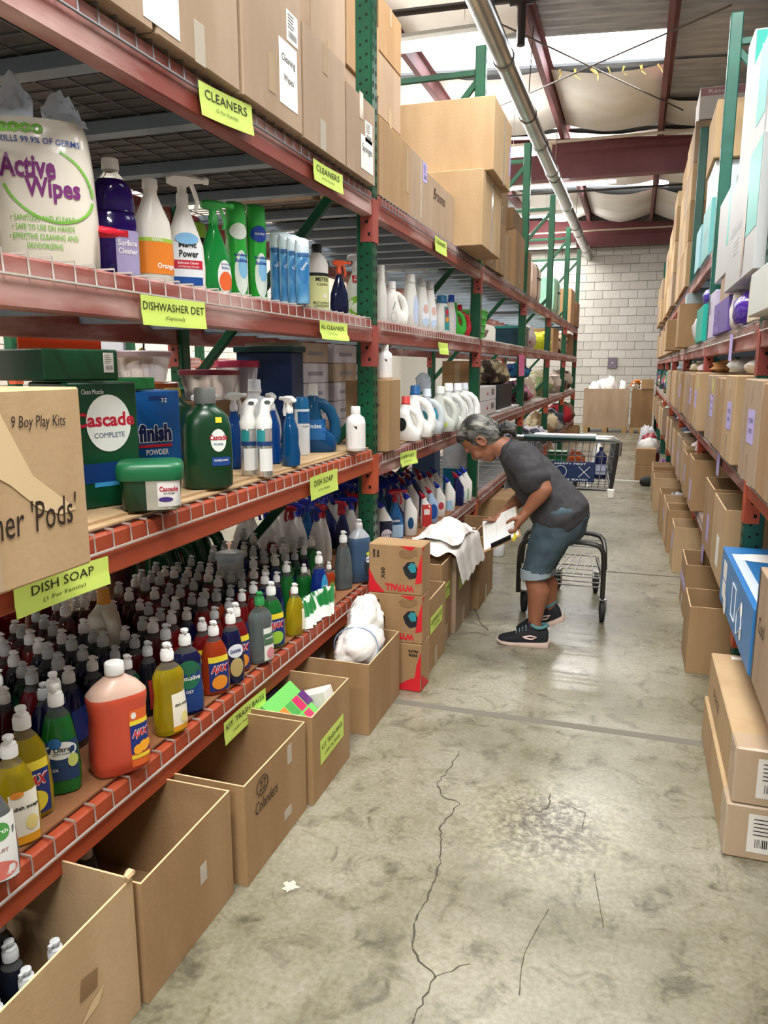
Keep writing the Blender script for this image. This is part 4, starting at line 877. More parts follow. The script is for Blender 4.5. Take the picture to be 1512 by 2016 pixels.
wipes('off-white wipes bag cut off by the left edge of the picture', -1.40, 1.21, .8, .26, .36, False).txt('Wipes', .03, .17, .13, P('#7d2d78'), .06)
def at(u0, u1, vb, vt, Z=None, k=.42): return spot(u0, u1, vb, vt, ZD if Z is None else Z, k)
# purple cleaner
x, y, w, h = at(188, 285, 556, 315)
pp = [(0, .046, .036, 3), (.006, .054, .042, 3), (.10, .055, .043, 3), (.155, .054, .042, 3), (.16, .049, .038, 3), (.185, .051, .040, 3), (.19, .051, .04, 3), (.225, .047, .037, 2.5), (.245, .034, .030, 2), (.262, .018, .018, 2), (.272, .018, .018, 2)]
b = Bot('cleaner_bottle', 'large purple multi-surface cleaner bottle with white cap', 'bottle', (x, y, ZD), .95, pp, [liq('#2a1460', .3), CLEAR], [0]*8+[1]*2, sc=h/.295, n=18)
b.part('cap', lambda: capmesh(.268, .0205, .027, 'screw'), CAPW); lb = b.patch(-.012, .05, .02, .125, P('#a9a0c8')); b.txt('Surface', .018, .095, .05, WHITEINK, .014, bold=.02); b.txt('Cleaner', .018, .076, .05, WHITEINK, .014, bold=.02); b.patch(.0, .02, .108, .124, P('#c22033'), off=.002, name='sticker')
b.part('moulded_rib', lambda: MB().tube([Vector((q.x*1.01, q.y*1.01, .17)) for q in ell((.17, .050, .039, 3), 24)], .002, 5, closed=True), liq('#2a1460', .3))
tag(obj('red_clip', MB().loft([ell((-.06, .004, .004), 8), ell((-.03, .02, .012), 8), ell((.02, .016, .010), 8), ell((.05, .004, .003), 8)]).loft([ell((-.05, .004, .004), 8, 0, -.016), ell((-.01, .012, .008), 8, 0, -.02), ell((.045, .003, .003), 8, 0, -.024)]), mat('red_glossy', '#d31f35', .2), loc=(onX(205, 455, -1.24)), rot=(0, HALF, .9)), 'small glossy red plastic clip lying against the purple bottle', 'clip')
# white bottle, orange label
x, y, w, h = at(266, 340, 562, 345); x -= .03; y += .025
pw = [(0, .044, .034, 3), (.006, .05, .039, 3), (.09, .051, .040, 3), (.15, .049, .039, 2.8), (.175, .047, .037, 2.5), (.22, .028, .025, 2), (.245, .018, .018, 2), (.262, .018, .018, 2)]
b = Bot('cleaner_bottle', 'white refill bottle with an orange label between purple bottle and spray', 'bottle', (x, y, ZD), .95, pw, [P('#e9e4da', .35)], sc=h/.285, n=18)
b.part('cap', lambda: capmesh(.258, .0205, .026, 'screw'), CAPW); b.patch(-.048, .048, .035, .118, P('#e8852c')); b.patch(-.048, .048, .118, .128, P('#a7c84a'), off=.0014); b.txt('Orange', .02, .055, .05, WHITEINK, .018, bold=.02); b.txt('REFILL', .0, .123, .03, WHITEINK, .006)
# white sprays
x, y, w, h = at(330, 404, 575, 342)
b = spray('white trigger spray with a blue and red cleaner label', (x, y, ZD), h, .75, P('#eeeae2', .35), P('#f2f0ec', .3), [(-.75, .8, .06, .42, P('#e9eef2'), False), (-.75, .8, .06, .13, P('#1d4f9a'), False), (-.75, .8, .20, .27, P('#c3273c'), False), (-.6, .65, .40, .50, P('#7fb6e0'), True)])
b.txt('Magic', .002, .108, .042, INK, .016, bold=.03); b.txt('Power', .004, .089, .046, INK, .016, bold=.03); b.txt('Bathroom Cleaner', .002, .068, .05, WHITEINK, .006); b.txt('with Hydrogen Peroxide', .002, .059, .05, WHITEINK, .005)
x, y, w, h = at(308, 350, 548, 372); spray('pale spray bottle hidden behind the white trigger spray', (x-.22, y+.26, ZD), h*1.02, 2.6, P('#dfe6ea', .3), mat('head_clear_blue', '#c6d9ee', .2, trans=.3))
# green trigger
x, y, w, h = at(388, 442, 582, 392); x += .01; y -= .015
b = spray('green bathroom cleaner trigger spray with orange label', (x, y, ZD), h, .9, liq('#1b8a3c', .1), mat('head_green_white', '#38a84c', .3), [(-.1, .95, .03, .38, P('#e9ede9'), True), (-.0, .95, .05, .26, P('#e86a35'), True)])
b.txt('Scrubbing', .022, .092, .03, P('#2b3f95'), .008); b.txt('Bubbles', .022, .082, .026, P('#2b3f95'), .008)
x, y, w, h = at(424, 447, 580, 424); b = can('black aerosol can with lime green cap behind the green spray', (x-.05, y+.05, ZD), h, .028, .9, P('#1d1c1a', .25), P('#9cc83a')); b.txt('1000', 0, h*.45, .045, WHITEINK, .022)
# green aerosols
GC = mat('can_green', '#2fae3c', .25)
for i, (u0, u1, vb, vt, t_) in enumerate(((447, 492, 592, 393, 'nearer'), (486, 531, 598, 398, 'farther'))):
    x, y, w, h = at(u0, u1, vb, vt)
    b = can('%s of two bright green bathroom foam aerosol cans' % t_, (x, y, ZD), h, .034, .8, GC, mat('cap_green', '#37b548', .3), [(-.55, .9, .06, .50, P('#e4f0e4'), True), (-.2, .85, .22, .46, P('#8cc7ea'), True), (-.9, .9, .02, .07, P('#d8ead0'), False)], capkind='slant', group='green aerosol cans on the cleaner shelf')
    b.patch(-.03, .03, h*.60, h*.76, P('#1f3f9a') if i else P('#e6efe4'), off=.0016, oval=True); b.txt('Scrubbing', .006, h*.45, .05, P('#24389a'), .012, bold=.03); b.txt('Bubbles', .006, h*.40, .044, P('#24389a'), .012, bold=.03); b.txt('KILLS 99.9%', .002, h*.68, .036, WHITEINK, .008)
x, y, w, h = at(518, 536, 590, 405); can('green aerosol can half hidden behind the two front green cans', (x-.13, y+.07, ZD), h*1.03, .030, .8, GC, mat('cap_green', '#37b548', .3), capkind='slant', group='green aerosol cans on the cleaner shelf')
# blue disinfectant cans, shrink wrapped
for i, (u0, u1, vb, vt) in enumerate(((533, 561, 603, 452), (553, 575, 601, 455), (569, 588, 599, 460), (581, 600, 597, 466))):
    x, y, w, h = at(u0, u1, vb, vt)
    b = can('shrink-wrapped blue disinfectant can, %s from the green cans' % ORD[i], (x-.004*i, y+.012*i, ZD), h, .025, .7, mat('can_blue', '#3f7fb2', .22, var=('#6fa6cc', 6, 2, .45, .55)), mat('cap_pale', '#c9d6dc', .3), [(-.8, .8, .30, .68, P('#2c6da3'), True)], capkind='slant', group='shrink-wrapped disinfectant cans')
    b.txt('Lysol', 0, h*.56, .034, WHITEINK, .014, shear=.2, roll=.9); b.patch(-.022, .022, h*.7, h*.75, P('#3a5f90'), off=.0016)
# concentrate bottle, yellow label
x, y, w, h = at(598, 652, 619, 481)
pm = [(0, .044, .036), (.005, .05, .04), (.15, .05, .04), (.205, .05, .04), (.232, .038, .032), (.25, .02, .02), (.258, .018, .018)]
b = Bot('cleaner_bottle', 'white concentrate bottle with pale yellow label and black cap', 'bottle', (x, y, ZD), .85, pm, [P('#e9e6de', .35)], sc=h/.285, n=18); b.part('cap', lambda: capmesh(.25, .021, .034, 'screw'), P('#1d1d1b', .4))
b.patch(-.047, .047, .01, .165, P('#dfe2a0')); b.patch(-.047, .047, .155, .168, P('#232320'), off=.0016); b.txt('MEYER', .006, .142, .06, INK, .017, bold=.02); b.txt('CLEAN', .006, .122, .05, INK, .010); b.txt('MULTI-SURFACE', .004, .048, .075, INK, .010, bold=.01); b.txt('CONCENTRATE', .004, .035, .07, INK, .010, bold=.01)
b.patch(.008, .026, .066, .086, P('#f0ecd8'), oval=True, off=.002)
# dark blue sprays and green-label spray by the post
x, y, w, h = at(640, 660, 619, 497); b = Bot('cleaner_bottle', 'white bottle with blue label peeking behind the concentrate bottle', 'bottle', (x-.12, y+.08, ZD), .8, pm, [P('#e4e6ea', .35)], sc=h/.285, n=14); b.part('cap', lambda: capmesh(.25, .021, .034, 'screw'), CAPW); b.patch(-.045, .045, .02, .15, P('#2f5fae'))
x, y, w, h = at(654, 682, 623, 512); b = spray('dark navy spray bottle with an orange head beside the green post', (x, y, ZD), h, .8, liq('#141a3a', .1), P('#e0562c', .35), [])
x, y, w, h = at(677, 723, 629, 500)
b = spray('white spray with green label and red KILLS 99.9% tag by the post', (x, y, ZD), h, .6, P('#e9ecdf', .3), mat('head_white_red', '#efe9e6', .3), [(-.9, .9, .06, .36, P('#86bf2f'), True), (-.55, .6, .10, .26, P('#e6efd0'), True)], kind=1)
b.patch(-.018, .022, .155, .185, P('#c81f2d'), off=.002, name='tag'); b.txt('KILLS', .002, .177, .022, WHITEINK, .006); b.txt('99.9%', .002, .166, .03, WHITEINK, .009, bold=.03); b.txt('Heavy Duty', .0, .04, .04, WHITEINK, .008)

# ---- dishwasher shelf (second level)
Z2s = L2+.016
pk = Carton('cardboard_carton', "carton marked dishwasher 'Pods' and 9 Boy Play Kits at the left edge", -1.42, -.962, .62, 1.165, L2+.006, 1.366, CBL, rotz=0)
pk.txt('+X', .165, .272, '9 Boy Play Kits', .125, MARK, shear=.15, height=.026, roll=-.03); pk.txt('+X', .06, .115, "Dishwasher 'Pods'", .36, MARK, shear=.1, height=.055)
def tornpts():
    return [(-.05, .1), (.02, .1), (.035, .06), (.09, -.04), (.17, -.10), (.19, -.115), (.15, -.118), (.10, -.10), (.04, -.05), (-.01, -.02), (-.03, -.01), (-.01, .03), (-.03, .06)]
pk.shape('+X', .05, .225, tornpts(), mat('torn_tape_scar', '#d7bd93', .9), name='torn_patch', label='paler torn strip of cardboard'); pk.patch('+X', .02, .07, .075, .13, TAPE, name='tape')
# green boxes of detergent behind it
GB = mat('green_box', '#0f4a2c', .3, var=('#0c3d24', 3, 2, .4, .6)); GB2 = mat('green_box_light', '#1f6b35', .35); TB = mat('teal_box', '#11565c', .35)
def dbox(name, label, x0, x1, y0, y1, z0, z1, m, rotz=0): return Carton(name, label, x0, x1, y0, y1, z0, z1, m, rotz=rotz, cat='box')
d = dbox('detergent_box', 'large dark green detergent box with white oval, COMPLETE', -1.47, -1.27, 1.575, 1.765, Z2s, Z2s+.318, GB, -.38)
def oval(c, f, a, z, w, h, m, e=.0014, name='logo_oval'): return c.shape(f, a, z, [(math.cos(t)*w/2, math.sin(t)*h/2) for t in [2*PI*i/28 for i in range(28)]], m, e, name)
oval(d, '+X', .01, .215, .125, .145, P('#e9ebe6')); d.txt('+X', .0, .225, 'Cascade', .165, P('#c01f38'), bold=.03, height=.036); d.txt('+X', .01, .185, 'COMPLETE', .085, P('#1d3a6a'), height=.013); d.txt('+X', -.03, .295, 'Clean Muscle', .06, WHITEINK, height=.012)
d.patch('+X', .0, .09, .19, .05, P('#173a74'), name='band'); d.patch('+X', .02, .06, .12, .012, P('#3f9ad0'), name='band')
d2 = dbox('detergent_box', 'dark green detergent box half hidden behind the cardboard carton', -1.47, -1.28, 1.365, 1.555, Z2s, Z2s+.30, GB, -.38)
oval(d2, '+X', .01, .20, .125, .145, P('#e9ebe6')); d2.txt('+X', .0, .21, 'Cascade', .165, P('#c01f38'), bold=.03, height=.036); d2.txt('+X', .01, .17, 'COMPLETE', .085, P('#1d3a6a'), height=.013); d2.patch('+X', .0, .085, .18, .05, P('#173a74'), name='band'); d2.txt('+X', .03, .095, 'WASHES AWAY', .1, WHITEINK, height=.012); d2.txt('+X', .03, .075, 'STUCK ON FOOD', .08, WHITEINK, height=.009)
g = dbox('detergent_box', 'dark green box lying on top of the COMPLETE detergent box', -1.60, -1.31, 1.55, 1.76, Z2s+.322, Z2s+.40, GB, -.3); g.paper('+X', .075, .045, .03, .05, barcode=True)
dbox('detergent_box', 'teal box standing behind the Play Kits carton', -1.80, -1.60, 1.25, 1.47, Z2s, Z2s+.385, TB, -.3).paper('+X', .06, .34, .03, .05, barcode=True)
g3 = dbox('detergent_box', 'lower of two green boxes stacked on the teal box', -1.84, -1.62, 1.22, 1.46, Z2s+.388, Z2s+.442, GB2, -.3); g3.paper('+X', .08, .026, .03, .04, barcode=True)
g4 = dbox('detergent_box', 'upper of two green boxes stacked on the teal box', -1.84, -1.62, 1.21, 1.45, Z2s+.444, Z2s+.50, GB2, -.3); g4.paper('+X', .08, .026, .03, .04, barcode=True)
fb = dbox('detergent_box', 'blue dishwasher powder box with red underline', -1.57, -1.41, 1.96, 2.17, Z2s, Z2s+.285, mat('finish_blue', '#1560a4', .3, var=('#0f4a8e', 3, 1, .4, .65)), -.5)
fb.txt('+X', .015, .155, 'finish', .11, P('#16224f'), bold=.05, height=.055, e=.0024); fb.txt('+X', .015, .155, 'finish', .115, WHITEINK, bold=.08, height=.060, e=.0016); fb.patch('+X', .015, .115, .11, .009, P('#c8283a'), e=.002, name='underline'); fb.txt('+X', .02, .095, 'POWDER', .075, WHITEINK, bold=.02, height=.018); fb.shape('+X', 0, 0, [(-.10, .02), (.0, .02), (-.05, .055), (-.10, .075)], P('#e6c93f'), name='lemon_print'); fb.txt('+X', .05, .255, '32', .02, WHITEINK, height=.014); fb.patch('+X', .03, .262, .06, .012, P('#18356f'), name='band')
dbox('detergent_box', 'flat bright green box on top of the blue powder box', -1.72, -1.44, 1.86, 2.10, Z2s+.288, Z2s+.325, GB2, -.3)
# tub with chrome corner
x, y, w, h = at(228, 361, 1008, 906, Z2s)
tp = [(0, .066, .055, 5), (.006, .072, .06, 5), (.085, .078, .066, 5)]
b = Bot('detergent_tub', 'dishwasher pod tub with dark green lid and silver corner', 'tub', (x+.01, y, Z2s), .55, tp, [mat('tub_green', '#0f3d26', .25)], sc=h/.125, n=28)
b.part('lid', lambda: MB().lathe([(.080, .083, .071, 5), (.086, .085, .073, 5), (.112, .085, .073, 5), (.122, .080, .068, 5), (.125, .07, .06, 5)], 28), mat('lid_green', '#15603a', .35))
b.patch(-.01, .074, .003, .079, mat('silver_foil', '#d8d6d2', .18, .8), off=.0016, name='silver_label'); b.patch(.018, .074, .012, .079, P('#d9d7d6'), off=.0022); b.txt('Cascade', .046, .058, .046, P('#b3203a'), .013, off=.0032, bold=.03); b.txt('PLATINUM', .046, .046, .026, INK, .005, off=.0032); b.patch(.02, .056, .024, .037, P('#43307c'), off=.003, oval=True, name='badge')
# dark green gel jugs
gj = [(0, .058, .04, 3.2), (.008, .068, .048, 3.2), (.10, .070, .05, 3), (.17, .068, .049, 2.8), (.205, .060, .045, 2.4), (.222, .040, .034, 2.2), (.232, .027, .027), (.238, .027, .027)]
DG = mat('gel_jug_green', '#0d3a20', .28); x, y, w, h = at(356, 466, 966, 763, Z2s)
b = Bot('detergent_jug', 'big dark green dishwasher gel jug with grey cap', 'jug', (x, y, Z2s), .72, gj, [DG], sc=h/.28, n=22); b.part('cap', lambda: capmesh(.236, .029, .044, 'screw', 18), P('#6f716f', .45))
b.patch(.002, .046, .105, .168, P('#dfe5df'), oval=True); b.txt('Cascade', .024, .145, .05, P('#b3203a'), .015, bold=.03); b.txt('POWER', .024, .126, .026, P('#2a3f86'), .006); b.patch(.004, .056, .066, .09, P('#1c4385'), name='band'); b.txt('POWERS AWAY', .03, .081, .04, WHITEINK, .006); b.patch(.018, .036, .185, .2, P('#e4d040'), name='sticker')
x, y, w, h = at(334, 389, 935, 757, Z2s); x -= .03; y += .06; b = Bot('detergent_jug', 'dark green gel jug with yellow cap behind the grey-capped one', 'jug', (x-.07, y+.05, Z2s), .9, gj, [DG], sc=h/.28, n=18); b.part('cap', lambda: capmesh(.236, .027, .03, 'screw'), P('#c9b43c'))
# glass cleaners
BLQ = liq('#0d4fa0', .45)
for i, (u0, u1, vb, vt, t_) in enumerate(((440, 466, 926, 782, 'leftmost blue trigger spray behind the dark green gel jug'), (462, 486, 925, 780, 'second blue trigger spray behind the two silver cans'), (535, 560, 915, 780, 'blue trigger spray just behind the front window spray'))):
    x, y, w, h = at(u0, u1, vb, vt, Z2s); spray(t_, (x-.03, y+.02, Z2s), h*1.05, .3+i, BLQ, P('#e3e4e2', .35), kind=1, group='blue glass cleaner sprays')
x, y, w, h = at(552, 593, 919, 779, Z2s); b = spray('front blue window spray with white trigger', (x, y, Z2s), h, 2.6, liq('#0b5a94', .5), P('#eceae6', .35), kind=1, group='blue glass cleaner sprays')
SIL = mat('silver_can', '#c9cac8', .22, .75)
def whead():
    mb = MB(); mb.loft([ell((.17, .029, .029), 14), ell((.195, .031, .030), 14), ell((.225, .019, .022, 2, .004), 14), ell((.25, .022, .022, 2, .010), 14), ell((.268, .024, .018, 2, .018), 14), ell((.276, .014, .012, 2, .022), 14)])
    return mb
for i, (u0, u1, vb, vt, t_) in enumerate(((474, 508, 937, 785, 'left'), (503, 541, 939, 783, 'right'))):
    x, y, w, h = at(u0, u1, vb, vt, Z2s)
    b = Bot('cleaner_can', '%s of two silver cleaner cans with curved white nozzle heads' % t_, 'can', (x, y, Z2s), .6, [(0, .027, .027), (.004, .029, .029), (.165, .029, .029), (.172, .026, .026)], [SIL], sc=h/.277, n=18, group='silver cans with white heads')
    hd = b.part('nozzle_head', whead, P('#efeeea', .3)); b.part('nozzle_opening', lambda: MB().disc((.012, -.0225, .262), (-.1, -1, .35), .012, 12, ry=.007, up=(0, 0, 1)), P('#4d5452'), parent=hd); b.patch(-.02, .026, .02, .1, P('#dfe0de')); b.patch(-.027, .027, .11, .125, P('#1f3d70'), name='band', off=.0016); b.patch(-.027, .0, .125, .165, P('#2c8a8f'), name='band', off=.0014)
x, y, w, h = at(584, 608, 896, 781, Z2s); b = can('blue and white aerosol can beside the blue gallon jug', (x, y, Z2s), h, .031, .9, P('#dfe5ea'), mat('cap_blue', '#1b6fa8', .3)); b.patch(-.028, .028, h*.55, h*.75, P('#1b5f9c')); b.txt('CLEAN', 0, h*.5, .03, INK, .007)
x, y, w, h = at(592, 680, 892, 755, Z2s); 
BJ = mat('blue_gallon', '#2f6d9a', .15, trans=.55, ior=1.2)
b = jug('big blue window cleaner gallon jug with a moulded handle', (x-.02, y, Z2s), h, .35, BJ, P('#e6e4e0'), name='gallon_jug', wide=.085, dep=.06, capr=.02, H=.27); b.part('label', lambda: MB().sheet(lambda p, q: front(b.prof, -.07+.1*p, .05+.08*q, .002), 8, 4), P('#1d5f9a')); b.txt('Windex', -.02, .105, .07, P('#e9eef2'), .018); b.part('liquid', lambda: MB().lathe([(z, rx*1.002, ry*1.002, e, dx) for z, rx, ry, e, dx in b.prof[:4]], 18), liq('#0c4f86', .3))
x, y, w, h = at(512, 575, 900, 755, Z2s); jug('white bleach jug behind the silver cans', (x-.12, y+.1, Z2s), h*1.05, .4, P('#e4e6ea', .35), P('#e4e6ea', .35), name='bleach_jug', wide=.075, dep=.05, H=.27)
x, y, w, h = at(680, 721, 889, 800, Z2s)
def whitebot(label, loc, h, rz):
    b = Bot('white_bottle', label, 'bottle', loc, rz, [(0, .036, .036), (.005, .041, .041), (.12, .041, .041), (.138, .036, .036), (.15, .021, .021), (.158, .018, .018)], [P('#eeeae6', .35)], sc=h/.185, n=20); b.part('cap', lambda: capmesh(.154, .0205, .031, 'screw'), CAPW)
    b.patch(-.037, .037, .012, .115, P('#e6e2de')); b.part('print', lambda: MB().add([front(b.prof, a, c, .002) for a, c in ((-.02, .105), (-.005, .105), (-.005, .09))], [(0, 1, 2)]), INK)
    b.part('fine_print', lambda: [m_ for m_ in [MB()] if [m_.quad([front(b.prof, a, .03+k*.012+c, .002) for a, c in ((-.03, 0), (.004, 0), (.004, .003), (-.03, .003))]) for k in range(5)]][0], P('#8a8682')).__setitem__('kind', 'stuff')
    return b
whitebot('plain white round bottle beside the first green post', (x, y, Z2s), h, .6)
Carton('cardboard_carton', 'long carton lying behind the glass cleaners', -1.86, -1.66, 2.55, 3.33, Z2s, Z2s+.215, CBD)
# storage containers at the back of the shelf
BOX_CLEAR = mat('clear_tub', '#e9e6ea', .15, trans=.6, ior=1.12, alpha=.75)
def tub(label, loc, r, h, lidhex, rx=1.0, group='food storage tubs at the back'):
    t = thing('storage_tub', label, 'container', loc, 0, group)
    obj('bowl', MB().lathe([(0, r*.78*rx, r*.7, 3.5), (.004, r*.8*rx, r*.72, 3.5), (h*.8, r*.96*rx, r*.92, 3.5), (h*.84, r*.98*rx, r*.94, 3.5)], 20), BOX_CLEAR, t); obj('lid', MB().lathe([(h*.82, r*1.03*rx, r*.98, 3.5), (h*.96, r*1.03*rx, r*.98, 3.5), (h, r*.97*rx, r*.93, 3.5)], 20), mat('lid_'+lidhex[1:], lidhex, .3), t)
zc = Z2s
for i, (dx, y, z, r, h, c, t_) in enumerate([(-2.06, 2.55, .0, .15, .17, '#a3203a', 'red-lidded clear tub lowest at the back left'), (-2.04, 2.86, 0, .15, .15, '#b02040', 'red-lidded clear tub under the orange-lidded one'), (-2.04, 2.86, .152, .14, .14, '#e07a3c', 'clear tub with an orange lid under the beam'),
        (-2.04, 2.88, .294, .11, .13, '#f3dfe8', 'small clear tub topmost of its stack with pale lid'), (-2.06, 3.13, .0, .14, .14, '#2c8a6a', 'green-lidded tub standing on the shelf back'), (-2.06, 3.13, .142, .14, .12, '#2c8a6a', 'green-lidded tub stacked on the other green tub')]):
    tub(t_, (dx, y, zc+z+.002), r, h, c)
tub('clear tub with a dark red lid on the long carton', (-1.77, 2.98, Z2s+.217), .115, .13, '#7d1830'); tub('clear tub with a pinkish red lid beside the first post', (-1.77, 3.23, Z2s+.217), .09, .17, '#c03058')
# ================================================================ dish soap on the lowest shelf
RED, DRED, ORG, NAVY, BLUE, GREEN, DGREEN, YEL, TEAL, DARK, CLR = '#8c1a1f', '#5a1118', '#b8431c', '#141a4a', '#14348a', '#1e7a34', '#0f4a30', '#d2bc1e', '#12706a', '#1b1f2a', '#7f8a8a'
LQ = {c: liq(c) for c in (RED, DRED, ORG, NAVY, BLUE, GREEN, DGREEN, TEAL, DARK)}
LQ[YEL] = liq(YEL, .65); LQ[CLR] = liq(CLR, .6)
fronts = []
def front_soap(label, u0, u1, vb, vt, c, kind=0, rz=1.15, lab=None, capm=None, capkind='flip', full=False, dx=0, dy=0):
    x, y, w, h = spot(u0, u1, vb, vt, ZB); fronts.append((x+dx, y+dy)); return soap(label, (x+dx, y+dy, ZB), h, rz, LQ[c], kind=kind, lab=lab, capm=capm or CAPW, capkind=capkind, full=full)
AJ = lambda fruit: [(-.75, .75, .06, .50, '#1c2f78', False), (-.75, .75, .46, .54, '#e9d23a', False), (-.6, .6, .08, .28, fruit, True)]
def ajax(b, z=.36):
    b.txt('AJAX', 0, z*b.H, b.w*1.35, P('#f0eef0'), .030, bold=.09, shear=.25, off=.0030); b.txt('AJAX', 0, z*b.H, b.w*1.28, P('#c71f2c'), .026, bold=.04, shear=.25, off=.0036)
placed = []
b = front_soap('white bottle with green round logo and pink pattern cut by the left edge', -42, 28, 1745, 1515, CLR, 2, .9, [(-.95, .95, .03, .6, '#e6e6e2', False), (-.9, .9, .04, .22, '#d9766a', True), (-.1, .7, .40, .56, '#4f9a4a', True)], full=True); b.txt('earth', .012, .48*b.H, .03, WHITEINK, .008); b.txt('FRUIT', .01, .31*b.H, .03, P('#8a4a4a'), .007)
b = front_soap('yellow dish soap with cream label at the left front', -4, 78, 1672, 1447, YEL, 2, .95, [(-.35, .92, .03, .50, '#efe9d8', False), (-.35, .92, .02, .10, '#e8a020', False), (.3, .85, .14, .28, '#ecd98a', True)]); b.txt('dish soap', .016, .36*b.H, .046, INK, .010, bold=.03)
b.patch(-.012, .014, .46*b.H, .52*b.H, P('#e08a2a'), oval=True, off=.0024)
b = front_soap('brown-gold bottle with blue and red lemon label behind the yellow one', 38, 104, 1612, 1384, YEL, 2, 1.1, AJ('#e8d23a')); ajax(b)
b = front_soap('green dish liquid with white and navy Ultra label', 82, 156, 1574, 1350, GREEN, 1, .75, [(-.85, .9, .14, .50, '#1d3a66', False), (-.8, .85, .34, .50, '#e9efec', True), (-.6, .1, .44, .54, '#2a6aa8', True), (.35, .9, .26, .38, '#c8d070', True)]); b.txt('Ultra', .004, .43*b.H, .034, INK, .011, bold=.02); b.txt('Dish Liquid', .004, .39*b.H, .038, INK, .007); b.txt('3X', -.012, .25*b.H, .012, WHITEINK, .007)
b = front_soap('navy dish soap partly hidden behind the coral jug', 138, 190, 1522, 1318, NAVY, 1, 1.0, [(-.6, .8, .15, .3, '#1f4f9a', True)]); b.txt('Palmolive', .004, .34*b.H, .05, WHITEINK, .010)
# coral jug
x, y, w, h = spot(176, 304, 1536, 1303, ZB)
cj = [(0, .060, .040, 3.4), (.008, .070, .047, 3.4), (.04, .073, .049, 3.2), (.09, .070, .047, 3), (.15, .067, .046, 3), (.19, .072, .049, 3), (.205, .0715, .0485, 3), (.225, .055, .040, 2.6), (.242, .032, .028, 2.2), (.25, .021, .021), (.258, .021, .021)]
cor = mat('coral_soap', '#d4533a', .35, trans=.12, sss=.0); corc = mat('coral_empty', '#e4c0ac', .35, trans=.2)
b = Bot('soap_jug', 'large coral orange soap jug with white cap at the shelf edge', 'jug', (x, y, ZB), 1.0, cj, [cor, corc], [0]*6+[1]*4, sc=h/.283, n=26); b.part('cap', lambda: capmesh(.254, .0235, .029, 'screw', 18), CAPW)
b.patch(.012, .062, .015, .165, P('#e2662a')); b.patch(.012, .062, .05, .13, P('#1c2f78'), off=.0018, name='label_field'); b.patch(.012, .062, .125, .137, P('#ecd03a'), off=.002, name='band'); b.patch(.012, .062, .036, .046, P('#ecd03a'), off=.002, name='band'); b.txt('AJAX', .038, .100, .046, P('#f2f0f0'), .026, bold=.09, shear=.25, off=.003); b.txt('AJAX', .038, .100, .043, P('#c71f2c'), .023, bold=.04, shear=.25, off=.0036)
for cx, cz, r in ((.03, .06, .013), (.046, .066, .014), (.058, .07, .010)): b.patch(cx-r, min(.064, cx+r), cz-r, cz+r, P('#f0a528'), oval=True, off=.0034, name='orange_print')
b.patch(.016, .03, .142, .16, P('#f0e8e0'), oval=True, off=.0026, name='sticker')
CREAM = [(-.25, .92, .05, .46, '#efe9d8', False), (-.25, .92, .04, .10, '#e8a020', False), (.3, .85, .12, .24, '#ecd98a', True)]
b = front_soap('clear yellow dish soap with cream label past the coral jug', 309, 366, 1450, 1265, YEL, 0, 1.15, CREAM); b.txt('dish soap', .016, .33*b.H, .04, INK, .009, bold=.03)
b = front_soap('navy and green OXY dish soap', 341, 402, 1412, 1237, NAVY, 0, .8, [(-.9, .9, .05, .60, '#173a7a', False), (-.85, .85, .32, .66, '#1f6a4a', True)]); b.txt('Palmolive', .0, .45*b.H, .062, WHITEINK, .013, bold=.02); b.txt('OXY', .0, .29*b.H, .02, WHITEINK, .009)
b = front_soap('orange-red dish soap with orange fruit label, nearest of the reds', 402, 449, 1369, 1222, ORG, 2, 1.0, AJ('#f0962a')); ajax(b)
b = front_soap('red dish soap half hidden behind the OXY bottle', 386, 420, 1345, 1216, RED, 2, 1.0, AJ('#e8892a')); ajax(b)
b = front_soap('dark blue dish soap with round white logo', 438, 479, 1348, 1198, NAVY, 1, .95, [(-.6, .8, .36, .54, '#dfe4ec', True), (-.5, .7, .10, .36, '#b9a46a', True)]); b.txt('DAWN', .002, .45*b.H, .036, P('#1c2a6a'), .011, bold=.04)
b = front_soap('red dish soap with orange label just past the dark blue one', 464, 493, 1322, 1184, RED, 2, 1.05, AJ('#f0962a')); ajax(b)
b = front_soap('grey-clear plant soap with a green cap', 486, 527, 1312, 1168, CLR, 0, 1.0, [(-.1, .92, .04, .50, '#e9e9e2', False), (-.1, .92, .26, .42, '#4a6a50', False), (.1, .9, .06, .22, '#d78a96', True)], capm=P('#2f8a4a')); b.txt('seventh', .017, .36*b.H, .03, WHITEINK, .008)
b = front_soap('bright green dish soap with lime fruit label', 519, 554, 1278, 1145, GREEN, 2, 1.0, AJ('#9ac83a')); ajax(b)
b = front_soap('dark bottle with white back label and a green cap', 544, 568, 1256, 1168, DARK, 1, .6, [(-.7, .7, .15, .55, '#e4e2dc', False)], capm=P('#2f8a4a'))
b = front_soap('clear yellow dish soap beside the striped green sachets', 566, 597, 1252, 1148, YEL, 2, 1.2, [(.3, .9, .1, .5, '#efe9d0', False)])
b = front_soap('bright blue dish soap standing by the shelf edge near the post', 608, 643, 1206, 1088, BLUE, 1, .95, [(-.2, .9, .08, .62, '#2f8fc0', True)]); b.txt('DAWN', .012, .42*b.H, .024, WHITEINK, .009)
b = front_soap('green bottle standing just behind the bright blue soap', 588, 612, 1200, 1110, GREEN, 0, .9, [])
b = front_soap('orange-red soap with green label right of the bright blue one', 637, 659, 1183, 1106, ORG, 0, 1.0, [(-.5, .8, .1, .5, '#c96a2a', True), (-.3, .7, .35, .5, '#4a9a4a', True)])
b = front_soap('tall empty-looking clear bottle beside the grey jug', 662, 691, 1162, 1045, CLR, 1, 1.0, [])
x, y, w, h = spot(683, 731, 1149, 1022, ZB)
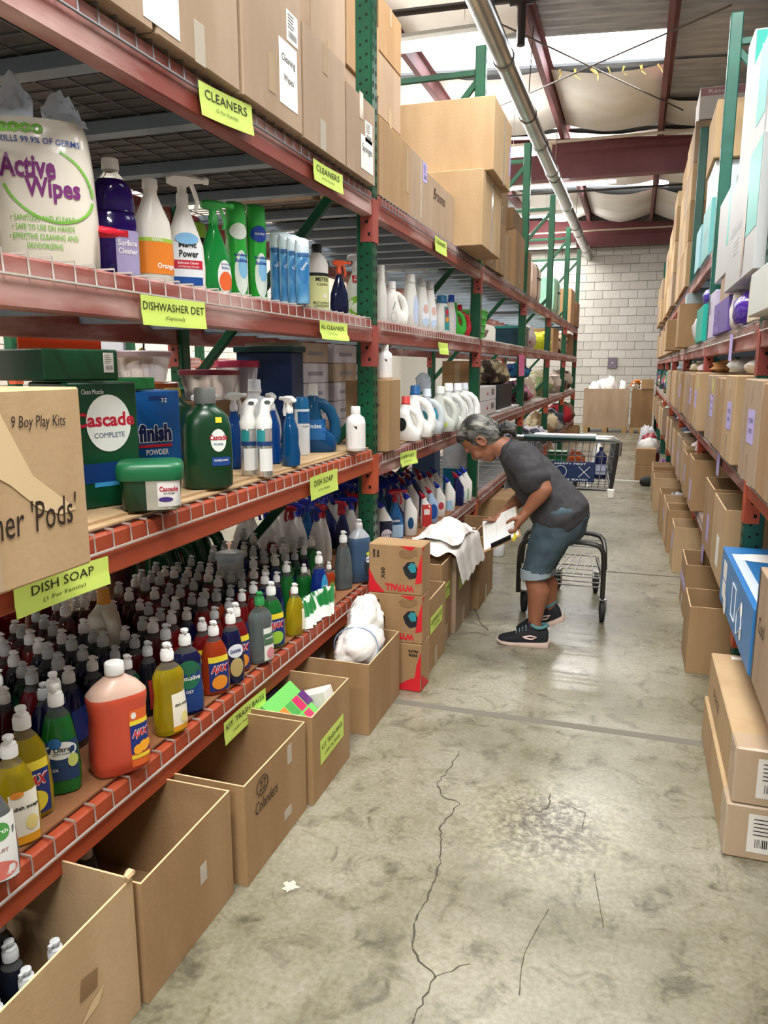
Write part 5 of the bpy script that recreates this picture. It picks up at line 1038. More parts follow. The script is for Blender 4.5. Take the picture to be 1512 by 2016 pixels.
gjp = [(0, .046, .034, 3), (.006, .053, .04, 3), (.08, .055, .041, 2.8), (.14, .049, .038, 2.6), (.18, .054, .041, 2.6), (.205, .050, .038, 2.4), (.23, .030, .026, 2.1), (.242, .018, .018), (.252, .016, .016)]
b = Bot('soap_jug', 'large grey-blue soap jug against the first green post', 'jug', (x, y, ZB), .9, gjp, [mat('grey_blue_soap', '#46607e', .3, trans=.15), mat('grey_empty', '#b9bcc0', .3, trans=.2)], [0]*5+[1]*3, sc=h/.285, n=20); b.part('cap', lambda: capmesh(.246, .0175, .039, 'flip'), P('#d8d6d2'))
b.patch(.002, .046, .03, .125, P('#30343a'), oval=True); b.patch(.01, .042, .09, .12, P('#dfe2e6'), oval=True, off=.002); b.txt('DAWN', .026, .105, .028, P('#1b2246'), .010, bold=.04); b.patch(.014, .042, .122, .14, P('#cdd63c'), oval=True, off=.002, name='sticker')
# striped sachets
for i in range(6):
    x, y, w, h = spot(594+i*7, 612+i*7, 1243-i*5, 1176-i*4, ZB); r = .012*i
    mb = MB().sheet(lambda p, q: Vector(((p-.5)*.05, .006*math.sin(p*6+i)+.02*q, .11*q)), 6, 5).sheet(lambda p, q: Vector(((p-.5)*.05, .006*math.sin(p*6+i)+.02*q+.004, .11*q)), 6, 5)
    tag(obj('soap_sachet', mb, mat('striped_sachet', '#e4ece2', .3, var=('#1f7a3a', 38, 0, .48, .52, (1, .1, .3))), loc=(x, y, ZB), rot=(-.35+.06*i, .15*math.sin(i*2), .9+.25*math.sin(i))), 'green and white striped sachet, %s from the yellow soap' % ORD[i], 'sachet', 'striped sachets by the shelf edge')
# packed rows behind
EXC = [(-1.60, 1.99, .115), (-1.56, 2.73, .105), (-1.88, 2.80, .15), (-1.88, 3.06, .15), (-1.92, 1.74, .10), (-1.92, 1.89, .10), (-1.92, 2.05, .10), (-2.05, 2.32, .26), (-2.03, 1.41, .24), (-1.19, 1.48, .14), (-1.19, 3.28, .11), (-2.08, 3.2, .16)]+[(a, b_, .079) for a, b_ in fronts]
rows = {}
for r_ in range(8):
    X = -1.295-.074*r_
    k = 0
    for c_ in range(34):
        Y = 1.02+.094*c_+.047*(r_ % 2)+rnd.uniform(-.002, .002); Xj = X+rnd.uniform(-.003, .003)
        if Y > 3.22 or Y < 1.02: continue
        if r_ == 0 and (Y < 1.60): continue
        if r_ <= 1 and Y < 1.42 : continue
        if r_ >= 3 and Y < 1.45 and r_ > 5: continue
        if r_ == 0 and 2.72 < Y < 3.05 or r_ <= 0 and Y > 3.0: continue
        if (r_, c_) in (): continue
        if any((Xj-a)**2+(Y-b_)**2 < r2*r2 for a, b_, r2 in EXC): continue
        rows.setdefault(r_, []).append((Xj, Y))
ADJ = {RED: 'red', DRED: 'dark red', ORG: 'orange', NAVY: 'navy', BLUE: 'blue', GREEN: 'green', DGREEN: 'dark green', TEAL: 'teal', DARK: 'near-black', YEL: 'yellow', CLR: 'grey-clear'}
cc_ = {}
for r_, lst in rows.items():
    for i, (X, Y) in enumerate(sorted(lst, key=lambda q: -q[1])):
        if Y < 1.9: pal = [NAVY, DARK, DARK, NAVY, DGREEN, DRED]
        elif Y < 2.5: pal = [RED, DRED, RED, DRED, DARK, NAVY, RED, ORG]
        else: pal = [NAVY, RED, GREEN, DRED, DARK, BLUE, DGREEN, TEAL, RED, GREEN]
        if r_ >= 5 and Y < 2.6: pal = [DRED, DRED, RED, DARK]
        c = rnd.choice(pal)
        soap('%s dish soap, packed row %s from shelf edge, %s from green post' % (ADJ[c], ORD[r_], ORD[i]), (X, Y, ZB), rnd.uniform(.205, .240), rnd.uniform(1.42, 1.72), LQ[c], kind=rnd.choice((0, 1, 2, 2)), group='dish soap packed on the lowest shelf', capm=CAPT if rnd.random() < .5 else CAPW,
             lab=[(-.7, .8, .1, .5, rnd.choice(('#1c2f78', '#c8c4b8', '#a02a2a', '#2f6a3a', '#c88a2a')), rnd.random() < .5)] if r_ <= 1 else None)
# odd ones among them
x, y = -1.60, 1.99
b = jug('cream milk-style jug with an orange cap among the dish soaps', (x, y, ZB), .285, -.5, P('#d8d2c0', .4), P('#e39a2a'), name='soap_jug', wide=.07, dep=.052, capr=.02, H=.26)
b = Bot('soap_jug', 'cluster-sized squat clear tub with white lid among the soaps', 'jug', (-1.56, 2.73, ZB), 1.0, [(0, .05, .05), (.005, .055, .055), (.2, .055, .055), (.215, .05, .05)], [P('#d0d6d8', .3)], n=18); b.part('cap', lambda: capmesh(.21, .058, .03, 'screw', 18), P('#cfe0ec'))
for i, (u, v, t_) in enumerate(((538, 1062, 'left'), (610, 1060, 'right'))):
    p_ = onZ(u, v+60, ZB); b = jug('%s of two big dark green jugs with yellow caps at the back' % t_, (-1.88+.0*i, (2.80, 3.06)[i], ZB), .36, .2, liq('#1a5a38', .2), P('#d8c030'), name='soap_jug', wide=.095, dep=.07, capr=.022, H=.33)
for i, (X, Y, c) in enumerate(((-1.92, 1.74, '#5f1519'), (-1.92, 1.89, '#7a1a1f'), (-1.92, 2.05, '#64151a'))):
    b = Bot('soap_jug', 'big dark red soap jug, %s from the taped carton at the back' % ORD[i], 'jug', (X, Y, ZB), 1.0, gjp, [liq(c, .1)], sc=1.12, n=18, group='dark red jugs at the shelf back'); b.part('cap', lambda: capmesh(.246, .02, .035, 'flip'), CAPT)
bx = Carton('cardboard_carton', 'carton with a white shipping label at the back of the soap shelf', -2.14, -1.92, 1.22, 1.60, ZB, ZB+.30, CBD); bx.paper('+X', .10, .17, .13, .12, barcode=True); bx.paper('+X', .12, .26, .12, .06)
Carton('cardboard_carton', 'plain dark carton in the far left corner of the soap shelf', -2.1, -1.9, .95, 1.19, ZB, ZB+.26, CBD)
# pots and wrapped stacks at the back of the shelf
PLW = mat('plastic_wrap', '#c9cdd2', .12, trans=.5, alpha=.6, bump=(14, .7))
soft('wrapped_bundle', 'grey plastic-wrapped bundle behind the dish soap', 'bundle', (-2.05, 2.32, ZB), (.10, .17, .17), PLW, 3, .25, 2.5, .2)
def pot(label, loc, r, h, m, lid=None):
    t = thing('stock_pot', label, 'pot', loc); obj('pot_body', MB().lathe([(0, r*.95), (.006, r), (h*.95, r), (h, r*1.03)], 24), m, t)
    if lid: obj('lid', MB().lathe([(h, r*1.05), (h+.012, r*1.02), (h+.03, r*.5), (h+.035, .02)], 24), lid, t)
STEEL = mat('brushed_steel', '#b9babb', .25, .95)
pot('steel stock pot at the back of the soap shelf', (-2.06, 2.60, ZB), .11, .26, STEEL); pot('second steel stock pot behind the packed soap', (-2.09, 2.88, ZB), .10, .24, STEEL, mat('pot_lid', '#2b2f33', .3)); pot('dark red enamel pot at the shelf back near the post', (-2.08, 3.2, ZB), .12, .33, mat('red_enamel', '#8a1018', .2), mat('red_enamel', '#8a1018', .2))
# ================================================================ cartons on the floor under the left rack
def fcart(label, yl, yr, xf, vtl, depth=.42, m=None, **k):
    z = zat(vtl[1], xf, yr) if vtl[0] == 'r' else zat(vtl[1], xf, yl)
    return Carton('floor_carton', label, xf-depth, xf, yl, yr, 0.001, z, m or CB, open_=True, group='open cartons on the floor under the left rack', **k)
f1 = fcart('nearest open carton with bent flap edge, holding dark bottles', .80, 1.222, -.965, ('r', 1716), .48, CBL, seed=1, notch=.02); f1.shape('+X', .05, .20, [(-.02, -.025), (.03, -.03), (.035, .01), (-.012, .02)], CBD, name='scuff'); f1.shape('+X', .06, .13, [(-.04, -.01), (.02, .0), (.04, .03), (.0, .02)], mat('paper_scuff', '#cdb28a', .9), name='scuff')
obj('torn_flap', MB().tube([(.24, .19, f1.h), (.243, .20, f1.h+.006), (.24, .214, f1.h-.004)], [.007, .01, .006], 6), EDGE, f1.o)
f2 = fcart('open brown carton with dark bottles, second from the camera', 1.236, 1.622, -.955, ('r', 1556), .46, CB, seed=2); f2.patch('+X', .05, .16, .03, .05, TAPEC, name='tape')
f3 = fcart('open carton with 22 Colanders written in marker', 1.655, 2.055, -.93, ('r', 1420), .46, CB, seed=3); f3.txt('+X', -.1, f3.h-.05, '22', .04, MARK, height=.03, shear=.2); f3.txt('+X', -.075, f3.h-.105, 'Colanders', .14, MARK, height=.035, shear=.25)
obj('pen_circle', MB().tube([(.0+f3.w/2+.002, -.1+.034*math.cos(t), f3.h-.05+.026*math.sin(t)) for t in [2*PI*i/24 for i in range(24)]], .0012, 4, closed=True), MARK, f3.o); f3.patch('+X', .08, f3.h-.05, .03, .06, TAPEC, name='tape'); f3.patch('+X', .06, .07, .05, .03, TAPEC, name='tape')
f4 = fcart('open carton of trash bags with a lime KIT. TRASH BAGS label', 2.075, 2.41, -.915, ('r', 1334), .46, CB, seed=4); pl = f4.paper('+X', 0, f4.h*.50, .21, .085, YGP, lines=[('KIT. TRASH BAGS', .16, .88, 0), ('(100+ Per Family)', -.22, .62, 0)], roll=.02)
f5 = fcart('open carton with big white wrapped bundle', 2.585, 2.985, -.90, ('r', 1241), .46, CB, seed=5)
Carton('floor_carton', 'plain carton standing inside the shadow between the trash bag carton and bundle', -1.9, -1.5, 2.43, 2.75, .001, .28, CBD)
# contents
for i, (x, y) in enumerate(((-1.08, .95), (-1.08, 1.03), (-1.08, 1.11), (-1.17, .92), (-1.17, 1.0), (-1.17, 1.08), (-1.26, .96), (-1.26, 1.05), (-1.26, 1.14), (-1.35, 1.0), (-1.35, 1.09))):
    soap('dark green bottle inside the nearest floor carton, %s from its front panel' % ORD[i], (x, y, .008), .225, .08, LQ[DARK] if i % 3 else LQ[DGREEN], kind=2, group='bottles in the floor cartons')
for i, (x, y) in enumerate(((-1.24, 1.40), (-1.32, 1.48), (-1.30, 1.33))):
    b = soap('dark bottle inside the second floor carton, %s from its front' % ORD[i], (x, y, .008), .235, .7, LQ[NAVY], kind=1, group='bottles in the floor cartons', lab=[(-.6, .8, .1, .45, '#23305a', True)])
    b.txt('Palmolive', .004, .34*b.H, .045, WHITEINK, .009)
def tbox(label, c, dims, m, rot, name='trash_bag_box'):
    t = thing(name, label, 'box', c, rot=rot); w, d, h = dims; obj('carton_body', MB().cbox(-w/2, w/2, -d/2, d/2, 0, h, .003), m, t, smooth=False); return t, w, d, h
t, w, d, h = tbox('green trash bag box with bright colour squares leaning in its carton', (-.965, 2.20, .165), (.05, .22, .20), P('#6cbf5c'), (.0, -.85, .0))
for i, (hx, a, c) in enumerate((('#e87a2f', -.05, .12), ('#4a9a48', .0, .12), ('#c62a5a', .05, .12), ('#5a2a6a', .1, .12), ('#e8a040', -.05, .06), ('#58b060', .0, .06), ('#d83a60', .05, .06))): obj('colour_square', MB().box(w/2, w/2+.001, a-.022, a+.022, c-.026, c+.026), P(hx), t, smooth=False)
tbox('navy box of trash bags behind the green one', (-1.07, 2.24, .09), (.05, .24, .20), P('#1a2350'), (0, -.7, 0))
tbox('white and yellow box at the far side of the trash bag carton', (-.99, 2.362, .15), (.11, .07, .12), P('#e4e2d8'), (0, -.35, 0))
t, w, d, h = tbox('yellow pack with white bulbs print standing in the trash bag carton', (-1.20, 2.19, .05), (.05, .18, .26), P('#d8cc3e'), (.0, -.12, 0)); obj('bulb_print', MB().disc((w/2+.001, -.02, .09), (1, 0, 0), .03, 12), P('#e8e6da'), t); obj('bulb_print', MB().disc((w/2+.001, .04, .10), (1, 0, 0), .03, 12), P('#e8e6da'), t)
tbox('bright lime green pack standing behind the yellow pack', (-1.29, 2.31, .02), (.05, .14, .30), P('#4f9a34'), (0, -.05, 0))
WB = mat('white_poly_bag', '#efeae4', .3, bump=(10, .9), var=('#e0dad2', 4, 4, .4, .7)); 
wbag = thing('white_bundle', 'big white plastic-wrapped bundle tied with string in its carton', 'bundle', (-1.005, 2.78, .19))
mb = MB(); blob(mb, (0, 0, .10), (.085, .155, .085), 5, .14, 1.5, 26, .25, 0, .16); obj('wrapped_roll', mb, WB, wbag, angle=80)
mb = MB(); blob(mb, (-.01, .09, .17), (.070, .08, .10), 9, .22, 1.8, 22, .2, 0, .2); obj('folded_corner', mb, WB, wbag)
obj('string', MB().tube([(.094*math.cos(a), -.05+.015*math.sin(2*a), .098+.094*math.sin(a)) for a in [PI*2*i/20 for i in range(20)]], .003, 5, closed=True), P('#7f93b0'), wbag)
soft('clear_bag', 'crumpled clear plastic bag at the back of the bundle carton', 'bag', (-1.25, 2.78, .12), (.07, .10, .06), PLW, 8, .4, 3, .3)
# three printed wiper boxes stacked
WR = P('#cf1f2a', .5); yw0, yw1 = 3.035, 3.17
for k in range(3):
    z0 = .001+k*.2185; w_ = Carton('wiper_box', ('bottom', 'middle', 'top')[k]+' brown and red printed wiper box in the stack by the post', -1.055, -.815, yw0, yw1, z0, z0+.2175, CB, rotz=(-.02, .015, -.01)[k], group='stacked wiper boxes')
    W, Hh = .12, .2175
    w_.shape('-Y', -W+.0, 0, [(0, .002), (.075, .002), (.03, .05), (.0, .11)], WR, name='red_corner'); w_.shape('-Y', W, 0, [(-.03, .05), (0, .06), (0, .19), (-.02, .12)], WR, name='red_edge')
    if k: 
        w_.txt('-Y', .02, .03, 'WYPALL', .13, WR, bold=.05, height=.03, roll=PI)
        w_.txt('-Y', -.055, .09, 'X60', .05, INK, bold=.02, height=.018, roll=HALF)
        w_.txt('-Y', -.095, .175, '34790', .036, INK, bold=.03, height=.012, roll=HALF); w_.txt('-Y', -.078, .175, 'B266', .030, INK, bold=.03, height=.012, roll=HALF)
        w_.shape('-Y', .06, .165, [(-.045, .02), (-.03, .035), (.0, .03), (.035, .038), (.04, .015), (.0, -.005), (-.035, .0)], CBD, e=.0018, name='hand_print'); w_.shape('-Y', .065, .11, [(-.03, .01), (-.01, .035), (.02, .04), (.035, .01), (.03, -.03), (.0, -.04), (-.02, -.02)], P('#22242a'), e=.0016, name='cloth_print'); w_.shape('-Y', .072, .125, [(-.015, .0), (.0, .02), (.02, .015), (.022, -.02), (.0, -.025)], P('#2f8a96'), e=.002, name='cloth_print')
        w_.shape('-Y', .04, .215, [(-.02, .0), (.05, .0), (.03, -.02)], WR, e=.0018, name='red_corner')
    else:
        w_.txt('-Y', .085, .185, '34790', .045, INK, bold=.03, height=.013); w_.txt('-Y', .085, .168, 'B266', .038, INK, bold=.03, height=.013); w_.shape('-Y', .12, 0, [(-.13, .002), (-.002, .002), (-.002, .075), (-.06, .05)], WR, e=.0016, name='red_corner')
    w_.shape('+X', 0, 0, [(-.06, .002), (.06, .002), (-.06, .08)] if k == 0 else [(-.066, .19), (-.03, .21), (-.066, .215)], WR, name='red_corner')
# further floor cartons
def fc2(label, y0, y1, xf, h, sgn=None, depth=.4, m=None, **k):
    c = Carton('floor_carton', label, xf-depth, xf, y0, y1, .001, h, m or CB, open_=True, group='open cartons on the floor under the left rack', **k); c.strip('b+X')
    if sgn: c.paper('+X', .0, h*.62, (y1-y0)*.62, .08, YGP, lines=[(sgn[0], .14, .9, 0), (sgn[1], -.22, .5, 0)])
    return c
fc2('open carton just past the wiper boxes with a lime label', 3.19, 3.56, -.835, .36, ('CLEANING KIT', '(1 Per Family)'))
fc2('taller open carton second past the wiper boxes with lime label', 3.58, 3.80, -.86, .44, ('GLOVES', '(1 Per Family)'))
fc2('open carton third past the wiper boxes, white bag on top', 3.82, 4.22, -.84, .42, ('TRASH BAGS', '(1 Per Family)'), m=CBG)
fc2('open carton fourth past the wiper boxes near the cart', 4.26, 4.72, -.80, .34, None, m=CB)
fc2('open carton with its flap up under the second green post', 4.95, 5.45, -.95, .33, None, m=CBD)
wb2 = thing('white_plastic_bag', 'heap of white plastic bags draped over the floor cartons', 'bag', (-.93, 4.0, .40))
def drape(p, q):
    x = -.16+.34*p; y = -.30+.62*q; z = .06+.09*math.sin(PI*min(1, p*1.1))*math.sin(PI*q)+.035*noise.noise(Vector((p*5, q*6, 2)))
    if p > .8: z -= (p-.8)*.75; x -= (p-.8)*.15
    return Vector((x, y, z))
obj('film_sheet', MB().sheet(drape, 26, 30), WB, wb2, angle=80); obj('film_sheet', MB().sheet(lambda p, q: drape(p*.8, q*.75+.1)+Vector((0, 0, .022+.012*abs(noise.noise(Vector((p*7, q*7, 9)))))), 22, 22), WB, wb2, angle=80)
for i, (x, y, z, hx) in enumerate(((-1.10, 4.40, .22, '#b5c832'), (-1.0, 4.50, .24, '#c8d648'), (-.92, 4.61, .22, '#9fb82c'), (-1.03, 4.35, .20, '#2f3a22'))):
    soft('sponge_packet', ('lime green', 'yellow-green', 'olive green', 'dark green')[i]+' packet in the carton by the cart', 'package', (x, y, z), (.05, .065, .05), mat('film_'+hx[1:]+'_p', hx, .2, var=('#e6eca0', 9, 2, .55, .62)), i+20, .35, 3, .3)
fl = Bot('wipe_canister', 'white canister with blue lid standing beyond the floor cartons', 'canister', (-.92, 5.62, .001), .5, [(0, .05, .05), (.005, .055, .055), (.2, .055, .055), (.205, .05, .05)], [P('#e6e6ea')], n=18); fl.part('lid', lambda: capmesh(.2, .058, .05, 'screw', 18), P('#2b4fb0'))

# ================================================================ second bay of the left rack
WHT = P('#eae7e0', .38); WH2 = P('#e4e2dc', .38); ZD1 = LD+.004
def spotX(u0, u1, vb, vt, Z, X=-1.27):
    q = onX((u0+u1)/2, vb, X); return q.x, q.y, (u1-u0)*(q-CAMP).dot(FW)/FPX, zat(vt, q.x, q.y)-Z
def tallbot(label, u0, u1, vb, vt, bodym, capm, lab=None, rz=.9, ch=.25, Z=None, name='softener_bottle', slim=1.0):
    Z = ZD1 if Z is None else Z; x, y, w, h = spotX(u0, u1, vb, vt, Z); r = min(w*.5, h*.26)*slim; c0 = h*(1-ch)
    prof = [(0, r*.9, r*.62, 3), (.006, r, r*.7, 3), (h*.45, r*.98, r*.7, 2.8), (h*.62, r*.8, r*.62, 2.4), (c0, r*.56, r*.54, 2)]
    b = Bot(name, label, 'bottle', (x, y, Z), rz, prof, [bodym], n=16); b.part('cap', lambda: capmesh(c0-.003, r*.60, h-c0, 'tall', 14), capm)
    for i, (x0, x1, z0, z1, hx, ov) in enumerate(lab or []): b.patch(x0*r, x1*r, z0*h, z1*h, P(hx), oval=ov, off=.001+.0006*i)
    b.h = h; b.r = r; return b
tallbot('white softener bottle right behind the first green post', 741, 762, 641, 521, WHT, WHT, [(-.7, .8, .1, .5, '#dfddd6', True)])
b = tallbot('tall white softener bottle behind the leaf-print jug', 762, 795, 645, 531, WHT, WHT, ch=.2); b.o.location.x -= .11; b.o.location.y += .10
x, y, w, h = spotX(757, 797, 646, 556, ZD1); b = jug('white laundry jug with a line-drawn leaf print', (x, y, ZD1), h*1.02, .75, WHT, WHT, wide=.085, dep=.055, capr=.024, H=.25)
b.txt('simple', -.03, .11, .05, P('#8a8880'), .014, shear=.3, roll=1.2); b.part('leaf_print', lambda: MB().tube([front(b.prof, -.03+.018*math.sin(a), .05+.03*math.cos(a)*.9, .002) for a in [2*PI*i/16 for i in range(16)]], .0008, 4, closed=True), P('#8a8880'))
b = tallbot('tall white bottle with a slim blue label', 790, 824, 651, 539, WHT, WHT, [(.0, .8, .08, .62, '#b9c8e2', True)], ch=.16)
for i, (u0, u1, vb, vt) in enumerate(((812, 846, 656, 547), (830, 861, 659, 554))):
    b = tallbot('%s of two white bottles with clear caps and floral label' % ('nearer', 'farther')[i], u0, u1, vb, vt, WH2, mat('cap_clear_grey', '#c9c8c4', .25, trans=.3), [(-.4, .85, .08, .55, '#e4e6ee', True), (-.2, .7, .32, .5, '#d8b4a8', True), (-.3, .8, .1, .24, '#b9cfe6', True)], ch=.16, slim=.9)
b = tallbot('white bottle with teal cap and colourful label', 852, 885, 664, 581, WHT, P('#2c6f96'), [(-.1, .6, .1, .70, '#3f8f8f', False), (0, .5, .45, .66, '#b8324a', True), (0, .5, .3, .44, '#e0963a', True)], ch=.2, slim=1.1)
b = tallbot('white bottle with bright blue cap', 876, 898, 666, 580, WHT, P('#1d4fa8'), [(.2, .8, .2, .6, '#d6d4ea', True)], ch=.18)
tallbot('slim pink-red bottle beside the blue-capped white bottle', 892, 903, 668, 600, P('#d0404a', .3), WHT, ch=.1)
for i, (u0, u1, vb, vt, c, t_) in enumerate(((896, 916, 670, 600, '#3fae3a', 'bright green'), (906, 925, 671, 604, '#b8202c', 'red'))):
    x, y, w, h = spotX(u0, u1, vb, vt, ZD1); y -= .14; jug('%s laundry jug with its handle towards the aisle' % t_, (x, y, ZD1), h*1.02, .35, P(c, .3), P(c, .3), wide=.07, dep=.05, capr=.02, H=.24)
tallbot('mustard yellow bottle with blue cap beside the second green post', 919, 941, 674, 601, P('#d79a28', .3), P('#1d4a9c'), [], ch=.24)
# green basket past the post
gb = thing('plastic_basket', 'bright green slotted plastic basket past the second post', 'basket', (-1.36, 6.55, LD+.004)); mb = MB()
for k in range(5): mb.tube([Vector((q.x, q.y, .02+k*.055)) for q in ell((0, .10+.008*k, .12+.008*k, 4), 20)], .009, 5, closed=True)
for i, q in enumerate(ell((0, .10, .12, 4), 20)): mb.cyl((q.x, q.y, .01), (q.x*1.33, q.y*1.25, .25), .006, n=4)
obj('basket_wall', mb, P('#57c24a'), gb); obj('basket_base', MB().box(-.09, .09, -.11, .11, .0, .01), P('#57c24a'), gb)
# laundry level
ZL = 1.005
lp = Carton('cardboard_carton', 'narrow upright carton just past the first green post, laundry level', -1.335, -1.115, 3.50, 3.70, ZL-.006, 1.345, CB); lp.patch('-Y', .01, .31, .04, .09, TAPE, name='tape'); lp.txt('-Y', 0, .225, 'Laundry Pie', .13, MARK, shear=.2, height=.024); lp.patch('-Y', .02, .045, .03, .09, TAPE, name='tape')
x, y, w, h = spot(748, 785, 746, 703, 1.346); whitebot('white round bottle standing on the narrow upright carton', (-1.165, 3.60, 1.346), .165, .7)
tallbot('slim blue and yellow striped bottle half hidden by the upright carton', 788, 807, 872, 762, P('#2a5f9a', .35), P('#1d3f8a'), [(-.6, .8, .3, .5, '#e8c040', False), (-.6, .8, .08, .2, '#e6e6e2', True)], Z=ZL, ch=.15, name='detergent_bottle')
for i, (u0, u1, vb, vt, c, cp, t_) in enumerate(((796, 823, 869, 783, '#eceae4', '#d04038', 'white jug with red cap and dark window label'), (806, 851, 862, 762, '#eceae4', '#1d5f9a', 'white jug with a bright blue cap'), (834, 867, 856, 768, '#cfd6d8', '#cfd8e2', 'greyish clear jug with a teal label'),
        (854, 899, 851, 763, '#d3d6cc', '#d8dad2', 'cloudy clear jug with a lime sticker'), (878, 908, 847, 757, '#d9dad4', '#e0e0da', 'cloudy jug with a plain white cap'), (898, 922, 840, 757, '#dcdcd8', '#dfe3ea', 'second cloudy jug with a plain white cap'), (910, 936, 833, 756, '#e8e6e2', '#cfd4dc', 'white jug with a dark grip hole by the second post'))):
    x, y, w, h = spot(u0, u1, vb, vt, ZL); m_ = P(c, .35) if i < 2 or i == 6 else mat('cloudy_'+c[1:], c, .3, trans=.25, ior=1.2)
    b = jug(t_, (x-.02, y+.02, ZL), h*1.03, .12, m_, P(cp), wide=.088, dep=.055, capr=.027, H=.265, group='laundry jugs on the second bay')
    hx = ('#1c1f24', None, '#1f6a72', '#38a0c0', None, None, '#22262c')[i]
    if hx: b.patch(-.07, -.005, .06, .14, P(hx), oval=True)
    if i == 3: b.patch(-.03, .03, .03, .055, P('#c3d62c'), oval=False, off=.002, name='sticker')
x, y, w, h = spot(836, 854, 850, 752, ZL); soft('plastic_bag', 'small clear shopping bag with green print on the jugs', 'bag', (x-.02, y+.03, ZL+.20), (.05, .05, .07), mat('bag_bluewhite', '#d5e2ee', .2, trans=.3, var=('#3f9a7a', 9, 1, .62, .64)), 6, .3, 3, .2)
# white printed cartons stacked at the back
for r_ in range(5):
    for c_ in range(3):
        z = ZL+r_*.105
        if r_ == 4 and c_ == 2: continue
        wc = Carton('white_carton', 'small white printed carton at the laundry back, stack %s, layer %s' % (ORD[c_], ORD[r_]), -1.95+rnd.uniform(-.01, .01), -1.62+(.0, .02, -.03)[c_], 3.62+c_*.40+rnd.uniform(0, .02), 3.99+c_*.40, z, z+.103, P('#cfcbd0', .6) if (r_+c_) % 4 else P('#b9a58e', .7), group='white cartons stacked at the laundry back')
        wc.patch('+X', 0, .05, .2, .02, P('#8d8b96'), name='print'); wc.patch('-Y', 0, .05, .16, .02, P('#8d8b96'), name='print')
Carton('dark_carton', 'dark brown carton topmost on the white carton stacks', -1.93, -1.66, 4.43, 4.78, ZL+.422, ZL+.50, P('#3d2a20', .7))
bb = Carton('storage_bin', 'dark blue storage bin behind the white round bottle', -1.9, -1.60, 3.46, 3.605, ZL, ZL+.47, P('#16335f', .4), cat='bin'); obj('bin_lid', MB().cbox(-.16, .16, -.085, .085, .47, .50, .004), P('#16443f', .4), bb.o)
for i, (y, c) in enumerate(((4.95, '#22568a'), (5.26, '#7a4a6a'), (5.57, '#3fae9a'))): tub(('blue', 'plum', 'sea-green')[i]+'-lidded tub at the back of the laundry shelf', (-1.9, y, ZL), .14, .26+.03*i, c, group='tubs behind the laundry jugs')
# toilet cleaner level
CAPB = P('#1a2fa0', .3); CAPR = P('#a8182a', .3)
x, y, w, h = spot(742, 775, 1078, 1000, ZB); b = toilet('white and navy cleaner bottle half behind the first post', (x, y, ZB), .285, .5, WHT, CAPB, lab=[(-.9, .95, .06, .52, '#1d2340', False), (-.7, .9, .12, .36, '#e8e4ea', True)]); b.txt('Lysol', .004, .075, .05, INK, .016, shear=.2, off=.0028)
x, y, w, h = spot(759, 795, 1069, 968, ZB); b = spray('blue trigger spray with red head and diamond logo', (x, y, ZB), h*1.05, .45, P('#1d5c94', .3), CAPR, [(-.9, .9, .06, .34, P('#a9c6de'), False), (-.9, .9, .03, .10, P('#1c4f9a'), False), (-.6, .6, .34, .50, P('#174474'), True)]); b.txt('CLOROX', 0, .115, .05, WHITEINK, .011, bold=.03, off=.003)
x, y, w, h = spot(776, 800, 1062, 985, ZB); toilet('dark navy cleaner bottle behind the blue trigger spray', (x-.03, y+.05, ZB), .27, .5, P('#1a2246', .3), CAPB)
fr = [((789, 827, 1057, 962), WHT, CAPB, [(-.6, .3, .15, .4, '#1f4f7a', True)], 'tall white toilet cleaner with blue cap nearest the wiper boxes'), ((826, 851, 1041, 965), P('#e8e2dc', .4), CAPR, [(-.9, .9, .04, .62, '#c23a36', False), (-.6, .5, .36, .5, '#e9dcd8', False)], 'red-labelled boxy cleaner with red cap'),
      ((842, 860, 1030, 955), P('#a9c0e0', .3), CAPR, [(-.8, .8, .1, .5, '#2a4f9a', True)], 'blue-labelled cleaner with red cap behind the red-labelled one'), ((857, 876, 1018, 945), WHT, CAPB, [(-.6, .5, .2, .4, '#c04050', True)], 'white cleaner with a small red label'),
      ((873, 898, 1008, 934), WHT, CAPB, [(-.9, .2, .05, .30, '#9ac0dc', False)], 'white toilet cleaner with pale blue label'), ((896, 908, 996, 925), P('#1b2150', .3), CAPR, [], 'navy cleaner with red cap between white ones'), ((903, 917, 991, 922), WHT, CAPB, [(-.9, .2, .05, .35, '#7aa6c8', False)], 'white cleaner next to the navy one'), ((911, 926, 987, 915), WHT, CAPB, [(-.9, .2, .05, .35, '#8ab28a', False)], 'last white cleaner before the second green post')]
for (u0, u1, vb, vt), m_, cp, lb, t_ in fr:
    x, y, w, h = spot(u0, u1, vb, vt, ZB); toilet(t_, (x, y, ZB), h*1.02, .55, m_, cp, lab=lb, group='toilet cleaners along the shelf edge')
for r_ in range(6):
    for c_ in range(15):
        Y = 3.72+c_*.135+.06*(r_ % 2)+rnd.uniform(-.01, .01); X = -1.36-.105*r_
        if r_ == 0 and c_ < 5 or Y > 5.72 or (Y > 5.5 and -1.68 < X < -1.34): continue
        m_ = rnd.choice((WHT, WHT, WHT, P('#1b2150', .3), P('#1d5c94', .3))); cp = rnd.choice((CAPB, CAPB, CAPB, CAPR))
        if r_ in (1, 3) and c_ < 8: spray('trigger cleaner, packed row %s, %s from the near post' % (ORD[r_], ORD[c_]), (X, Y, ZB), .285, rnd.uniform(2.0, 3.6), m_, cp, group='cleaners packed behind the shelf edge')
        else: toilet('%s cleaner, packed row %s, %s from the near post' % ('white' if m_ is WHT else 'blue', ORD[r_], ORD[c_]), (X, Y, ZB), rnd.uniform(.27, .30), rnd.uniform(.3, .8), m_, cp, group='cleaners packed behind the shelf edge')
